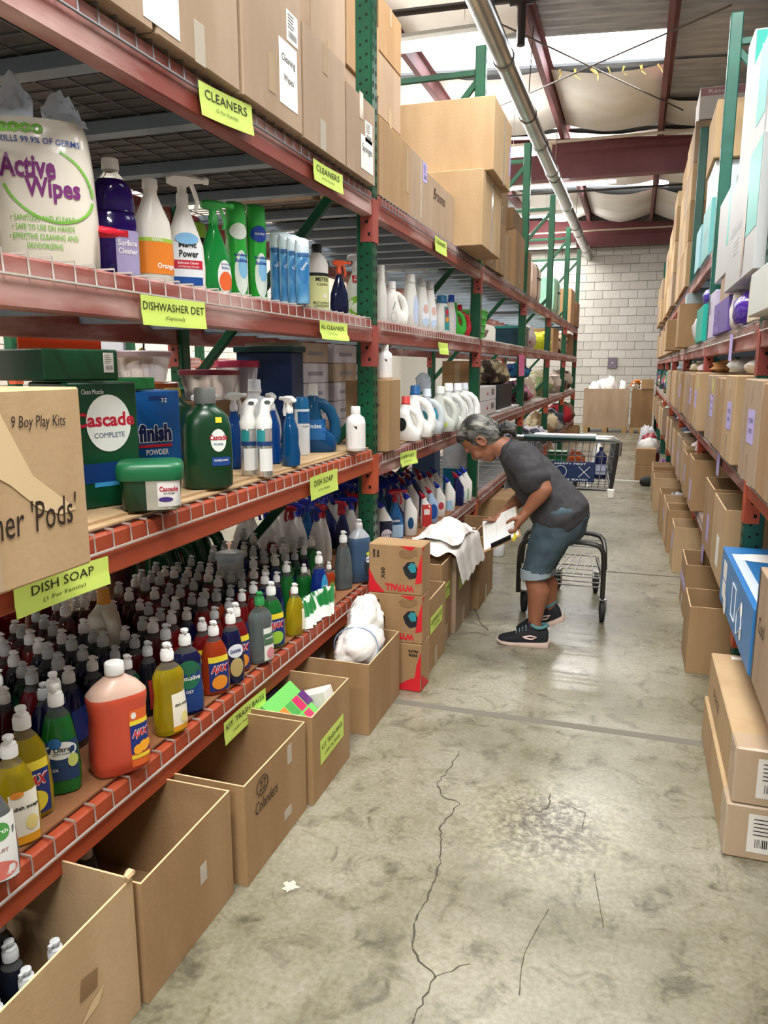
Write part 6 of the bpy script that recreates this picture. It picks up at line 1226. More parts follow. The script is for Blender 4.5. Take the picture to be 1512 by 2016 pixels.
for r_ in range(2):
    for c_ in range(4): spray('red and blue trigger spray behind the first post, row %s, place %s' % (ORD[r_], ORD[c_]), (-1.5-.14*c_, 3.50+.09*r_, ZB), .30, 2.5+.3*c_, WHT, (CAPB, CAPR)[(c_+r_) % 2], group='trigger sprays behind the first post')
bc = Carton('cardboard_carton', 'brown carton standing behind the toilet cleaners', -2.15, -2.0, 4.3, 5.05, ZB, ZB+.38, CB)
Carton('grey_carton', 'grey carton with a barcode label behind the toilet cleaners', -2.15, -2.0, 5.08, 5.45, ZB, ZB+.42, P('#a8a4a0', .6)).paper('+X', -.1, .32, .06, .14, barcode=True)
bl = Carton('blue_carton', 'tall blue carton standing against the second green post', -1.60, -1.42, 5.62, 5.80, ZB, ZB+.46, P('#5f86b4', .4)); bl.patch('-Y', 0, .40, .17, .03, P('#8a2a3a'), name='band')
# ================================================================ shopping cart
CHR = mat('cart_chrome', '#8f8f8c', .28, .9); WRD = mat('cart_wire', '#5f5f5e', .35, .8); GUN = mat('cart_dark_tube', '#4c4a48', .35, .8); RUB = mat('black_rubber', '#1c1b1b', .7)
cart = thing('shopping_cart', 'steel shopping cart with a dark green handle behind the bending person', 'shopping cart', (0, 0, 0)); cart.location = (-.33, 4.55, 0)
def cw(x, y, z): return Vector((x+.33, y-4.55, z))
YN, YF = 4.22, 4.98
xl0, xr0, xl1, xr1, zb0, zt0, zb1, zt1 = -.62, -.062, -.56, -.11, .755, 1.015, .79, .97
def side(a, b): # a 0..1 along depth, b 0..1 height -> left & right
    xl = xl0+(xl1-xl0)*a; xr = xr0+(xr1-xr0)*a; y = YN+(YF-YN)*a; z = (zb0+(zb1-zb0)*a)*(1-b)+(zt0+(zt1-zt0)*a)*b
    return cw(xl+.03*(1-b), y, z), cw(xr-.03*(1-b), y, z)
def wires(name, segs, r, m): 
    mb = MB()
    for s_ in segs: mb.tube(s_, r, 4)
    return obj(name, mb, m, cart, kind='stuff')
wires('basket_side_wires', [[side(a/14, 0)[k], side(a/14, 1)[k]] for a in range(15) for k in (0, 1)]+[[side(0, b)[k], side(1, b)[k]] for b in (.33, .66) for k in (0, 1)], .0034, WRD)
wires('basket_floor_wires', [[side(a/10, 0)[0], side(a/10, 0)[1]] for a in range(11)]+[[side(0, 0)[0].lerp(side(0, 0)[1], i/12), side(1, 0)[0].lerp(side(1, 0)[1], i/12)] for i in range(13)], .0028, CHR)
wires('basket_front_wires', [[side(1, 0)[0].lerp(side(1, 0)[1], i/10), side(1, 1)[0].lerp(side(1, 1)[1], i/10)] for i in range(11)]+[[side(1, b)[0], side(1, b)[1]] for b in (.5,)], .0028, CHR)
wires('gate_wires', [[side(0.02, 0.02)[0].lerp(side(0.02, 0.02)[1], i/15), side(.05, 1)[0].lerp(side(.05, 1)[1], i/15)] for i in range(16)]+[[side(.03, b)[0], side(.03, b)[1]] for b in (.36, .68)], .0036, WRD)
obj('basket_rim', MB().tube([side(0, 1)[0], side(1, 1)[0], side(1, 1)[1], side(0, 1)[1]], .011, 8, closed=True), CHR, cart)
obj('basket_bottom_rim', MB().tube([side(0, 0)[0], side(1, 0)[0], side(1, 0)[1], side(0, 0)[1]], .009, 8, closed=True), GUN, cart)
for k in (0, 1): obj('corner_post', MB().tube([side(0, 0)[k], side(0, 1)[k]], .011, 8), GUN, cart)
hb = obj('handle', MB().cyl(cw(-.56, YN-.02, 1.03), cw(-.18, YN-.02, 1.03), .015, n=12), mat('handle_dark_green', '#16332f', .3), cart); obj('handle_end', MB().cyl(cw(-.63, YN-.02, 1.03), cw(-.56, YN-.02, 1.03), .011, n=10), CHR, cart); obj('handle_end', MB().tube([cw(-.18, YN-.02, 1.03), cw(-.09, YN-.02, 1.028), cw(-.055, YN-.01, 1.01), cw(-.058, YN, .94)], .011, 8), CHR, cart)
obj('bumper', MB().cbox(-.02, .02, -.02, .02, -.03, .02, .006), P('#cfcabf'), cart, loc=cw(-.090, YN-.005, .742))
pl = obj('seat_placard', MB().cbox(-.13, .13, -.004, .004, -.055, .055, .002), P('#18264a', .4), cart, loc=cw(-.31, YN+.012, .845)); text('SAFETY FIRST', .05, WHITEINK, pl, (0, -.0046, .043), (PI/2, 0, 0), .17, height=.009); text('MUST BE SEATED', .05, WHITEINK, pl, (0, -.0046, -.043), (PI/2, 0, 0), .19, height=.009)
obj('warning_ring', MB().tube([(-.05+.032*math.cos(t), -.0048, .032*math.sin(t)) for t in [2*PI*i/20 for i in range(20)]], .0014, 4, closed=True), WHITEINK, pl); obj('warning_cross', MB().tube([(.045, -.0048, -.03), (.105, -.0048, .03)], .0014, 4), WHITEINK, pl); obj('warning_cross', MB().tube([(.045, -.0048, .03), (.105, -.0048, -.03)], .0014, 4), WHITEINK, pl)
# chassis: nested hoops, tray and casters
def hoop(y, xl, xr, zt, zb, r=.014): return MB().tube(chaikin([cw(xl, y, zb), cw(xl, y, zt-.07), cw(xl+.02, y, zt-.02), cw(xl+.07, y, zt), cw(xr-.07, y, zt), cw(xr-.02, y, zt-.02), cw(xr, y, zt-.07), cw(xr, y, zb)]), r, 8)
obj('chassis_hoop', hoop(4.25, -.57, -.105, .45, .135), GUN, cart); obj('chassis_hoop', MB().tube(chaikin([cw(-.56, 4.27, .30), cw(-.555, 4.34, .46), cw(-.50, 4.36, .485), cw(-.18, 4.36, .485), cw(-.11, 4.34, .46), cw(-.10, 4.27, .30)]), .013, 8), GUN, cart)
for k in (0, 1): obj('chassis_rail', MB().tube([cw((-.57, -.105)[k], 4.25, .24), cw((-.42, -.165)[k], 4.86, .22)], .010, 8), GUN, cart)
for x in (-.40, -.30): obj('basket_strut', MB().tube([cw(x, 4.36, .485), cw(x, 4.5, .62), cw(x, 4.55, .77)], .014, 8), GUN, cart)
wires('tray_wires', [[cw(-.55+.45*i/8, 4.26, .25), cw(-.42+.25*i/8, 4.84, .235)] for i in range(9)]+[[cw(-.56+.1*a, 4.26+.58*a, .25-.015*a), cw(-.105-.06*a, 4.26+.58*a, .25-.015*a)] for a in (0, .12, .5, 1)]+[[cw(-.55, 4.37, z), cw(-.115, 4.37, z)] for z in (.40, .42, .44)]+[[cw(-.55, 4.255, z), cw(-.115, 4.255, z)] for z in (.20, .225)], .0042, CHR)
for i, (x, y, rz) in enumerate(((-.545, 4.32, .3), (-.103, 4.27, .1), (-.40, 4.84, -.2), (-.165, 4.85, .15))):
    cs_ = obj('caster', MB().cbox(-.022, .022, -.03, .03, .125, .14, .003).box(-.022, -.019, -.012, .012, .05, .13).box(.019, .022, -.012, .012, .05, .13), mat('caster_fork', '#9a9894', .35, .8), cart, loc=cw(x, y, 0), rot=(0, 0, rz), smooth=False)
    obj('wheel', MB().loft([[Vector((xx, math.cos(t)*r_, .063+math.sin(t)*r_)) for t in [2*PI*k/20 for k in range(20)]] for xx, r_ in ((-.014, .05), (-.012, .06), (-.006, .0625), (.006, .0625), (.012, .06), (.014, .05))]), RUB, cs_)
# goods in the cart
def cgood(label, name, cat, x, y, z, fn): o = fn(name); tag(o, label, cat); o.location = (x, y, z); return o
gx = Carton('detergent_box', 'green box lying in the shopping cart', -.44, -.33, 4.42, 4.52, .80, .93, P('#1f6b38', .35)); gx.txt('-Y', 0, .07, 'Soap', .06, WHITEINK)
soft('snack_bag', 'orange plastic bag in the shopping cart', 'bag', (-.27, 4.42, .80), (.05, .05, .075), P('#d8632f', .25), 2, .25, 3, .3)
b = Bot('bleach_bottle', 'white bottle with a red mark in the shopping cart', 'bottle', (-.18, 4.44, .80), .2, pw, [WHT], sc=.75, n=14); b.part('cap', lambda: capmesh(.258, .02, .026, 'screw'), CAPW); b.patch(-.02, .03, .1, .13, P('#d8453a'))
b = Bot('cleaner_jug', 'navy bottle with grey label in the shopping cart', 'bottle', (-.155, 4.33, .80), .1, gjp, [P('#1a1f44', .25)], sc=.62, n=16); b.part('cap', lambda: capmesh(.246, .017, .035, 'screw'), P('#1a1f44', .25)); b.patch(-.045, .045, .04, .13, P('#9aa0b4'))
tag(obj('paper_sheet', MB().sheet(lambda p, q: Vector((-.17+.34*p, -.1+.22*q, .004*noise.noise(Vector((p*5, q*5, 0))))), 10, 6), WHP, loc=(-.36, 4.34, 1.032)), 'white paper sheets lying across the top of the cart', 'paper')

# ================================================================ right rack
def rc(name, label, y0, y1, z0, z1, xf=.405, depth=.42, m=None, open_=False, group=None, **k): return Carton(name, label, xf, xf+depth, y0, y1, z0, z1, m or CB, open_=open_, group=group, **k)
STR = mat('strap_white', '#e6e2d8', .4)
# shrink-wrapped flat boxes on the floor
SW = mat('shrink_film', '#efe9e0', .1, trans=.6, alpha=.35)
for k, (z0, z1, xf) in enumerate(((.001, .168, .322), (.1725, .343, .333))):
    c = rc('flat_carton', ('lower', 'upper')[k]+' long flat carton with shipping labels at the right edge', 2.21, 2.98, z0, z1, xf, .46, CBL, group='long flat cartons on the floor')
    c.paper('-Y', -.10, .085, .14, .12, barcode=True); c.paper('-Y', .06, .085, .14, .12, barcode=True)
    obj('shrink_wrap', MB().cbox(-c.w/2-.002, c.w/2+.002, -c.d/2-.002, -c.d/2+.10, -.0005 if k else .001, c.h+.002, .006), SW, c.o)
    if k:
        for i, st in enumerate(('ORIGEN: CHINA', 'COMERCIALIZADO POR', 'MANTENGO NO 75', 'SANTA CRUZ', 'TEZALCO, C.P. 01210', 'EJECUTIVO', 'GRACIAS POR PREFERIRNOS')): c.txt('+Z', .02, .02+.05*i, st, .17+.02*(i % 3), MARK, height=.014, roll=PI)
        c.patch('+Z', .0, .34, .10, .035, P('#e58ab8'), name='pink_label'); c.patch('+Z', -.12, .345, .09, .03, WHP, name='white_label'); c.txt('-X', -.12, .09, 'DULCE', .16, MARK, height=.03)
# blue printed box and brown box on the lowest shelf
bb = rc('blue_carton', 'blue product carton with white drawings on the right lowest shelf', 2.47, 3.345, RB+.003, RB+.222, .385, .45, mat('carton_blue', '#2f78b8', .35))
for a, z, r in ((.33, .14, .035), (.35, .06, .03), (-.40, .03, .05)): oval(bb, '-X', a*.6, z, r*1.6, r*1.6, WHITEINK)
for a, z in ((-.30, .15), (-.30, .07)): bb.paper('-X', a, z, .10, .07, lines=[])
bb.shape('+Z', -.10, .25, [(math.cos(t)*.10, math.sin(t)*.07) for t in [2*PI*i/20 for i in range(20)]], WHITEINK); bb.patch('+Z', -.19, -.05, .035, .7, P('#cfdcea'), name='white_stripe')
for pts in ([(-.05, .17), (.05, .17), (.05, .05), (-.05, .05)], [(.10, .10), (.20, .16), (.22, .08), (.12, .03)]): obj('line_drawing', MB().tube([(-bb.w/2-.002, -a, z) for a, z in pts], .0015, 4, closed=True), WHITEINK, bb.o)
br = rc('tall_carton', 'brown carton with a navy edge at the right picture edge', 2.02, 2.455, RB+.003, RB+.36, .39, .42, CBG); br.patch('-X', -.205, .18, .022, .35, P('#2b3a52'), name='navy_edge'); br.txt('-X', -.1, .2, 'Cool', .10, MARK, height=.05)
# open cartons on the lowest shelf
LOW = [(3.50, 3.97, .35, CBL, 'first'), (4.02, 4.47, .36, CB, 'second'), (5.40, 5.80, .35, CB, 'third')]
for y0, y1, h, m, o_ in LOW:
    c = rc('open_carton', '%s open carton past the near post on the right lowest shelf' % o_, y0, y1, RB+.003, RB+h, .40, .42, m, True, 'open cartons on the right lowest shelf'); c.patch('-X', .05, h*.35, .10, .14, PUR if o_ != 'first' else WHP, name='paper_label')
y = 5.98; k = 0
CLOTH = [('#c9cdd8', 'pale grey-blue'), ('#e4d6d8', 'pale pink'), ('#8fb0a4', 'sage green'), ('#dfe0da', 'off-white'), ('#3f4a5e', 'slate blue'), ('#cfe0d8', 'mint'), ('#b7a7c4', 'lilac'), ('#3a3436', 'charcoal')]
while y < 17.6:
    w = .40+.06*(k % 3)
    if not (any(abs(y+w/2-p) < w/2+.06 for p in [8.42, 10.94, 13.45, 15.97])):
        c = rc('open_carton', 'open carton on right lowest shelf, %s past the second post' % ORD[k], y, y+w, RB+.003, RB+.32+.05*((k*7) % 3)/2, .395+.015*(k % 2), .42, (CB, CBL, CBG)[k % 3], True, 'open cartons on the right lowest shelf')
        if k % 2 == 0 and y < 10: c.patch('-X', .0, .16, .10, .13, PUR, name='paper_label')
        if k % 3 != 2: hx, t_ = CLOTH[k % 8]; soft('folded_clothing', '%s clothing heaped in a right-hand carton, %s past the second post' % (t_, ORD[k]), 'clothing', (.60, y+w/2, RB+.25), (.13, w*.33, .072), mat('cloth_'+hx[1:], hx, .9), k+30, .3, 3, .35, group='clothing heaped in the right cartons')
        k += 1
    y += w+.03
# floor cartons on the right
c = rc('open_carton', 'tall open carton on the floor beyond the flat cartons', 3.63, 3.95, .001, .325, .30, .34, CB, True, notch=.012, seed=4)
c = rc('open_carton', 'open carton on the floor with lilac tape, second from the flat cartons', 4.475, 4.86, .001, .315, .335, .34, CB, True, seed=6); c.patch('-X', .0, .17, .37, .05, PUR, name='lilac_tape'); c.strip('b-X')
soft('black_shoe', 'black shoe inside the lilac-taped floor carton', 'shoe', (.50, 4.66, .01), (.05, .09, .05), P('#1d1b1c', .6), 3, .2)
for i, (y0, y1, h, xf) in enumerate(((5.50, 5.83, .325, .315), (6.10, 6.42, .335, .30), (6.48, 6.85, .335, .29), (6.92, 7.3, .33, .27), (7.9, 8.30, .335, .235), (8.52, 8.9, .33, .235), (8.95, 9.3, .335, .24))):
    c = rc('open_carton', 'open floor carton in the right-hand row, %s of the far group' % ORD[i], y0, y1, .001, h, xf, .3, (CBL, CB)[i % 2], True, 'open cartons on the right floor', seed=i)
    if i in (0, 2): c.patch('-X', 0, h*.6, .12, .10, PUR, name='paper_label')
soft('folded_clothing', 'grey patterned clothing in the far right floor carton', 'clothing', (.42, 7.1, .22), (.08, .12, .05), mat('cloth_pattern', '#b9bcc4', .9, var=('#4a4a55', 18, 2, .5, .55)), 3, .3, 3, .3)
# heap of bags and shoes on the floor farther down
for i, (x, y, z, r, hx, t_) in enumerate(((.24, 10.62, .0, (.12, .13, .13), '#2a2428', 'black bag at the bottom of the floor heap'), (.22, 10.66, .255, (.12, .13, .12), '#d8d6d0', 'white padded item on the floor heap'), (.40, 10.36, .0, (.08, .10, .12), '#7a3a86', 'purple bag at the front of the floor heap'), (.24, 11.2, .0, (.13, .18, .26), '#8a2430', 'dark red bag behind the floor heap'), (.22, 11.75, .0, (.13, .16, .30), '#b9b9bc', 'grey bag high on the floor heap'))):
    soft('bag', t_+' beyond the right cartons', 'bag', (x, y, z+.002), r, mat('bag_'+hx[1:], hx, .5), i+50, .3, 2.5, .3)
for i, (z0, z1) in enumerate(((.002, .19), (.192, .40))): Carton('small_carton', ('lower', 'upper')[i]+' small carton stacked on the floor beside the heap', .06, .30, 10.05+.03*i, 10.28, z0, z1, CB, group='small cartons beside the heap')
pl_ = thing('plunger', 'black rubber plunger with a white stick lying on the floor', 'plunger', (.12, 9.62, .05), rot=(0, -HALF+.04, .25)); obj('rubber_cup', MB().lathe([(-.12, .075), (-.06, .07), (-.02, .04), (0, .02)], 16), RUB, pl_); obj('stick', MB().cyl((0, 0, 0), (0, 0, .42), .011, n=8), P('#e0ddd4'), pl_)

# middle level: closed cartons with lilac labels
MID = [(2.30, 2.76, 0), (2.80, 3.235, 0), (3.50, 3.895, 0), (3.90, 4.345, .005), (4.35, 4.93, .01), (5.36, 5.84, 0), (6.02, 6.45, .0), (6.47, 6.98, .01), (7.02, 7.45, .02), (7.47, 7.88, .0), (7.92, 8.33, .01), (8.50, 9.15, 0), (9.2, 9.8, .01), (9.86, 10.4, .0), (10.5, 10.84, 0)]
for i, (y0, y1, dx) in enumerate(MID):
    c = rc('storage_carton', 'closed carton in the right middle row, %s from the picture edge' % ORD[i], y0, y1, R2+.004, 1.352+.008*(i % 3), .40+dx, .44, (CB, CBL, CBG)[(i*2) % 3], group='cartons along the right middle shelf')
    if i in (1, 2, 4, 5, 6, 9): c.paper('-X', .03 if i != 5 else -.08, .20, .17, .12, PUR, lines=[('CLOTHES', .18, .6, 0), ('2T BOYS', -.12, .5, 0)], roll=.02)
    if i in (4, 5, 10): c.patch('-X', .06, .30, .035, .10, P('#e6e03a'), name='yellow_tape')
    c.patch('-X', 0, .06, .035, .11, TAPE, name='tape'); c.patch('-X', 0, .315, .035, .08, TAPE, name='tape')
for i, (y, x, z, r, hx, t_) in enumerate(((3.93, .60, 1.370, (.11, .30, .047), '#dcd9d2', 'big folded off-white blanket'), (4.62, .60, 1.372, (.11, .20, .045), '#cfd2cf', 'pale grey folded towel'), (5.55, .60, 1.370, (.11, .18, .045), '#b3834f', 'tan plush toy'), (6.6, .58, 1.362, (.11, .18, .045), '#d9c7c9', 'pale pink clothing'), (7.5, .58, 1.365, (.11, .18, .045), '#dcd6b4', 'pale yellow clothing'), (8.7, .58, 1.362, (.11, .18, .045), '#b08a7c', 'dusty rose clothing'), (9.8, .58, 1.36, (.11, .18, .045), '#8f9fb4', 'grey-blue clothing'))):
    soft('folded_textile', t_+' lying on the right middle cartons', 'textile', (x, y, z), r, mat('textile_'+hx[1:], hx, .95, var=('#ffffff', 14, 3, .55, .75)) if i < 2 else mat('textile_'+hx[1:], hx, .95), i+70, .25, 2.5, .3, .3)
for i, (y, hx, t_) in enumerate(((11.2, '#7fa8c8', 'blue'), (11.65, '#5fb0a8', 'teal'))):
    o = thing('plastic_pail', '%s plastic pail among the far right middle shelf goods' % t_, 'pail', (.56, y, R2+.004)); obj('pail_body', MB().lathe([(0, .12), (.01, .13), (.33, .15), (.34, .155), (.35, .15)], 20), P(hx, .35), o); obj('handle', MB().tube([(.15*math.cos(t), 0, .33+.03*math.sin(t)) for t in [PI*i_/10 for i_ in range(11)]], .004, 5), WHT, o)
for i in range(9):
    y = (11.95, 12.45, 12.95, 13.85, 14.4, 14.95, 16.3, 16.85, 17.4)[i]-.25
    hx, t_ = (('#8a3a52', 'plum'), ('#3f5a9a', 'blue'), ('#c8b070', 'sand'), ('#6a4a86', 'violet'), ('#b8455a', 'rose'), ('#405a4a', 'dark green'), ('#d8d0c4', 'cream'), ('#963a3a', 'brick red'), ('#55608a', 'slate'))[i]
    soft('clothing_heap', '%s clothing heap on the far right middle shelf' % t_, 'clothing', (.62, y+.3, R2+.006), (.17, .20, .15+.02*(i % 3)), mat('heap_'+hx[1:], hx, .9, var=('#2a2a30', 9, 2, .5, .56)), i+90, .3, 3, .3)
# upper level things
ZR = RD+.006
pb_ = rc('purple_box', 'purple product box with icons on the right upper shelf', 4.46, 5.25, ZR, ZR+.185, .44, .3, P('#6a55a4', .4))
for i in range(3): pb_.shape('-X', -.12, .13-.04*i, [(-.012, -.008), (.012, -.008), (0, .012)], P('#2f2460'), name='icon'); pb_.patch('-X', -.25, .13-.04*i, .10, .005, P('#b5a8dc'), name='print')
pb_.patch('-X', -.2, .03, .3, .03, P('#7d6ab4'), name='print')
soft('white_bag_roll', 'white quilted bundle beside the purple box', 'bundle', (.49, 4.36, ZR), (.05, .08, .095), WB, 3, .2, 2, .3)
vb = soft('violet_pack', 'shiny violet and white plastic pack on the right upper shelf', 'package', (.50, 4.02, ZR), (.08, .22, .092), mat('violet_film', '#4a22a0', .15, var=('#e6e0f0', 6, 3, .55, .6)), 11, .2, 3, .15, .3)
rc('beige_carton', 'beige carton end beside the violet pack', 3.52, 3.76, ZR, ZR+.18, .45, .3, P('#cbbfa6', .7)); rc('pale_carton', 'pale grey carton near the right upper post', 2.70, 3.32, ZR, ZR+.16, .40, .4, P('#c8ccc6', .6))
lv_ = rc('lavender_box', 'tall lavender product box on the right upper shelf', 5.45, 5.80, ZR, ZR+.30, .455, .25, P('#c4bcd4', .5)); lv_.patch('-X', -.1, .2, .05, .08, P('#3a3050'), name='print')
rc('teal_box', 'bright teal product box on the right upper shelf', 6.15, 6.75, ZR, ZR+.26, .44, .25, P('#1fae9e', .4)).txt('-Y', 0, .2, 'Baby', .12, WHITEINK)
soft('purple_bundle', 'purple and white diaper bundle on top of the teal box', 'package', (.56, 6.4, ZR+.262), (.11, .22, .08), mat('bundle_purple', '#3f2aa0', .25, var=('#f0eef4', 5, 1, .55, .57)), 5, .15)
soft('clear_wrapped_pack', 'clear-wrapped white pack left of the teal box', 'package', (.55, 7.15, ZR), (.11, .28, .15), mat('clearwrap', '#e4e2e6', .15, bump=(12, .7)), 9, .2, 3, .2)
c = rc('storage_carton', 'brown carton sticking out over the right upper beam, nearer of two', 7.9, 8.30, ZR, ZR+.40, .36, .4, CB); rc('storage_carton', 'brown carton sticking out over the right upper beam, farther of two', 9.2, 9.75, ZR, ZR+.33, .30, .44, CB)
rc('grey_box', 'small grey-blue box on top of the nearer protruding carton', 7.95, 8.25, ZR+.402, ZR+.50, .42, .25, P('#a3b4b8', .5))
for i, y0 in enumerate((10.0, 10.99, 11.75, 12.6, 13.6, 14.5, 15.2, 16.1, 16.8)): rc('storage_carton', 'carton in the far right upper row, %s past the protruding pair' % ORD[i], y0, y0+.62, ZR, ZR+.38+.04*(i % 3), .40, .4, (CBL, CB, CBG)[i % 3], group='cartons in the far right upper row')
# diaper boxes piled over the upper shelf, nearest
DW = P('#b4b6b6', .5); DT = P('#5fb0a8', .45)
def diaper(label, y0, y1, z0, z1, xf, rotz=0, teal=True, pic=False):
    c = rc('diaper_carton', label, y0, y1, z0, z1, xf, .42, DW, rotz=rotz); L = y1-y0; h = z1-z0
    if teal: c.patch('-X', L*.32, h*.66, L*.34, h*.66, DT, name='teal_panel')
    return c
# stack rests on the goods below
a1 = diaper('large white and teal underwear carton with figure print at the upper right', 3.46, 4.53, 1.786, 2.30, .42)
a1.txt('-X', -.17, .27, 'Gentle Touch', .40, P('#8f9296'), height=.05, shear=.3)
for i in range(4): a1.patch('-X', -.15, .21-.02*i, .2-.03*(i % 2), .006, P('#a9abad'), name='print')
a1.shape('-X', .16, .24, [(-.03, .11), (.0, .13), (.025, .10), (.03, .03), (.035, -.04), (.025, -.22), (.008, -.22), (.0, -.06), (-.02, -.23), (-.04, -.23), (-.028, -.04), (-.03, .03)], P('#b08e7c'), e=.003, name='figure_print')
a1.patch('-Y', 0, .30, .36, .012, P('#55534f'), name='seam'); rp = a1.patch('-Y', .03, .42, .07, .12, P('#e2e0da'), name='recycling_label', e=.0016); text('\u25b2', .05, INK, rp, (0, .02, .001), (0, 0, 0), .04); obj('label_bar', MB().box(-.035, .035, -.06, -.045, .0004, .001), INK, rp)
diaper('white diaper carton leaning out above the figure-print carton', 3.80, 4.52, 2.302, 2.80, .45, .02); diaper('white diaper carton with a teal end at the right edge', 3.47, 3.77, 2.302, 2.95, .46, 0)
d_ = diaper('teal diaper carton high at the upper right', 4.60, 4.84, 2.302, 3.08, .475, 0, False); d_.patch('-Y', 0, .39, .40, .76, P('#3fb8a8'), name='teal_panel'); d_.txt('-Y', -.06, .68, 'Pampers', .22, WHITEINK, height=.05, e=.003); d_.patch('-Y', -.07, .60, .18, .045, P('#5a2f5e'), name='badge', e=.003); d_.txt('-Y', -.07, .60, 'cruisers', .15, P('#e8b0d0'), height=.03, e=.0045)
diaper('pale teal-edged carton stacked behind the leaning diaper carton', 4.86, 5.75, 1.95, 2.45, .47); Carton('support_carton', 'plain carton hidden under the teal-edged carton', .48, .85, 4.9, 5.40, ZR+.19, 1.948, CBG)
# second bay on the top right level
ZR2 = RT_+.006
rc('teal_carton', 'pale teal patterned carton on the top right shelf', 6.25, 6.95, ZR2, ZR2+.40, .45, .4, P('#6fb6b4', .5)).patch('-X', 0, .2, .3, .05, P('#3f8a8c'), name='print'); rc('teal_carton', 'narrow pale blue carton beside the patterned teal one', 7.0, 7.5, ZR2, ZR2+.34, .44, .4, P('#8cc2cc', .5))
rc('white_carton', 'white carton on the patterned teal carton', 6.3, 6.95, ZR2+.402, ZR2+.66, .46, .4, P('#d5dde0', .5)); rc('storage_carton', 'tan carton topmost over the teal cartons', 6.25, 6.9, ZR2+.664, ZR2+1.05, .44, .45, CBL)
for col, (y0, y1, hs, t_) in enumerate(((8.55, 9.1, (.44, .38, .36, .38), 'nearest'), (9.15, 9.85, (.42, .40, .40, .36), 'second'), (9.95, 10.8, (.42, .4, .42, .3), 'third'), (11.1, 12.0, (.42, .4, .42, .2), 'fourth'), (12.1, 13.2, (.4, .4, .38), 'fifth'), (13.6, 14.6, (.4, .38, .3), 'sixth'), (14.8, 15.8, (.4, .35), 'seventh'), (16.2, 17.4, (.4, .36), 'eighth'))):
    z = ZR2
    for k, h in enumerate(hs): rc('storage_carton', 'carton in the %s tall stack on the top right shelf, %s layer' % (t_, ORD[k]), y0, y1, z, z+h-.003, .42-.01*col+.012*((k*3+col) % 3), .45, (CBL, CB, CBL, CBG)[(k+col) % 4], group='tall carton stacks on the top right shelf'); z += h
pkx = rc('pink_top_carton', 'white carton with a pink printed top on the nearest tall stack', 8.6, 9.2, ZR2+1.565, ZR2+1.85, .44, .45, P('#dcd6d2', .6)); pkx.patch('-Y', 0, .24, .44, .07, P('#b98a90'), name='pink_band'); pkx.txt('-Y', -.05, .245, 'Rascal', .2, WHITEINK, height=.035)
# lilac tags hanging on right beams
for i, (u, v, w, h) in enumerate(((1441, 660, 16, 28), (1416, 888, 14, 34), (1385, 1065, 12, 30))):
    a = onX(u, v, .445); t = thing('shelf_tag', 'lilac paper tag on the right beam, %s from the top' % ORD[i], 'tag', (.444, a.y, a.z)); obj('tag_sheet', MB().sheet(lambda p, q: Vector((-.004*math.sin(p*3), -.06+.12*p, -.13*q+.01*p)), 6, 4), PUR, t)

# ================================================================ far end of the aisle
for i, (x0, x1, m, t_) in enumerate(((-1.06, -.10, CBG, 'wide cardboard pallet box heaped with white bags at the aisle end'), (-.05, .39, CBD, 'tan cardboard pallet box at the aisle end beside the right rack'))):
    pt = thing('wooden_pallet', ('pallet under the wide cardboard box', 'pallet under the tan cardboard box')[i], 'pallet', ((x0+x1)/2, 17.95, 0)); W = (x1-x0)/2
    for k in range(5): obj('deck_board', MB().cbox(-W, W, -.45+.2*k, -.35+.2*k, .10, .12, .003), mat('pallet_wood', '#a58559', .8), pt)
    for k in (-1, 0, 1): obj('pallet_block', MB().cbox(W*.85*k-.05, W*.85*k+.05, -.45, .45, .001, .10, .004), mat('pallet_wood', '#a58559', .8), pt)
    Carton('pallet_box', t_, x0, x1, 17.52, 18.35, .121, .95, m, True, t=.012)
for i, (x, y, z, r) in enumerate(((-.83, 17.74, .72, (.14, .14, .20)), (-.50, 17.74, .72, (.14, .14, .26)), (-.24, 17.74, .76, (.09, .13, .19)), (-.66, 18.13, .75, (.2, .14, .22)))): soft('white_bag', 'puffy white plastic bag in the wide pallet box, %s' % ('on the left', 'in the middle', 'on the right', 'at the back')[i], 'bag', (x, y, z), r, WB, i+60, .3, 2, .25)
fl_ = thing('flower_bunch', 'orange and white artificial flowers on the tan pallet box', 'flowers', (-.05, 17.72, .93)); mb = MB()
for i in range(26): blob(mb, (rnd.uniform(-.02, .14), rnd.uniform(-.12, .06), rnd.uniform(.05, .2)), (.04, .04, .03), i, .4, 3, 5)
obj('blossoms', mb, mat('blossom', '#d8823a', .8, var=('#e8e0d0', 8, 1, .5, .52)), fl_, kind='stuff'); mb = MB()
for i in range(18): a = rnd.uniform(-.0, .12); mb.tube([(.06, 0, .03), (a*.5, rnd.uniform(-.1, .1), .05), (a*1.3, rnd.uniform(-.15, .15), .14)], .006, 4)
obj('stems', mb, P('#4a4a34', .8), fl_, kind='stuff')
tbx = Carton('small_carton', 'small carton lying on the tan pallet box', .12, .37, 17.5, 17.8, .952, 1.16, CB)
soft('white_bag', 'white bag lying behind the flowers on the tan pallet box', 'bag', (.18, 18.08, .75), (.13, .16, .2), WB, 77, .3)
wp = tag(obj('wall_plate', MB().cbox(-.11, .11, -.03, 0, -.13, .13, .004), P('#6f6370', .5), loc=(-.56, 19.985, 1.52)), 'square mauve metal plate on the block wall at the aisle end', 'plate'); obj('bolt', MB().cyl((0, -.03, 0), (0, -.045, 0), .02, n=10), P('#d8d4d0'), wp)

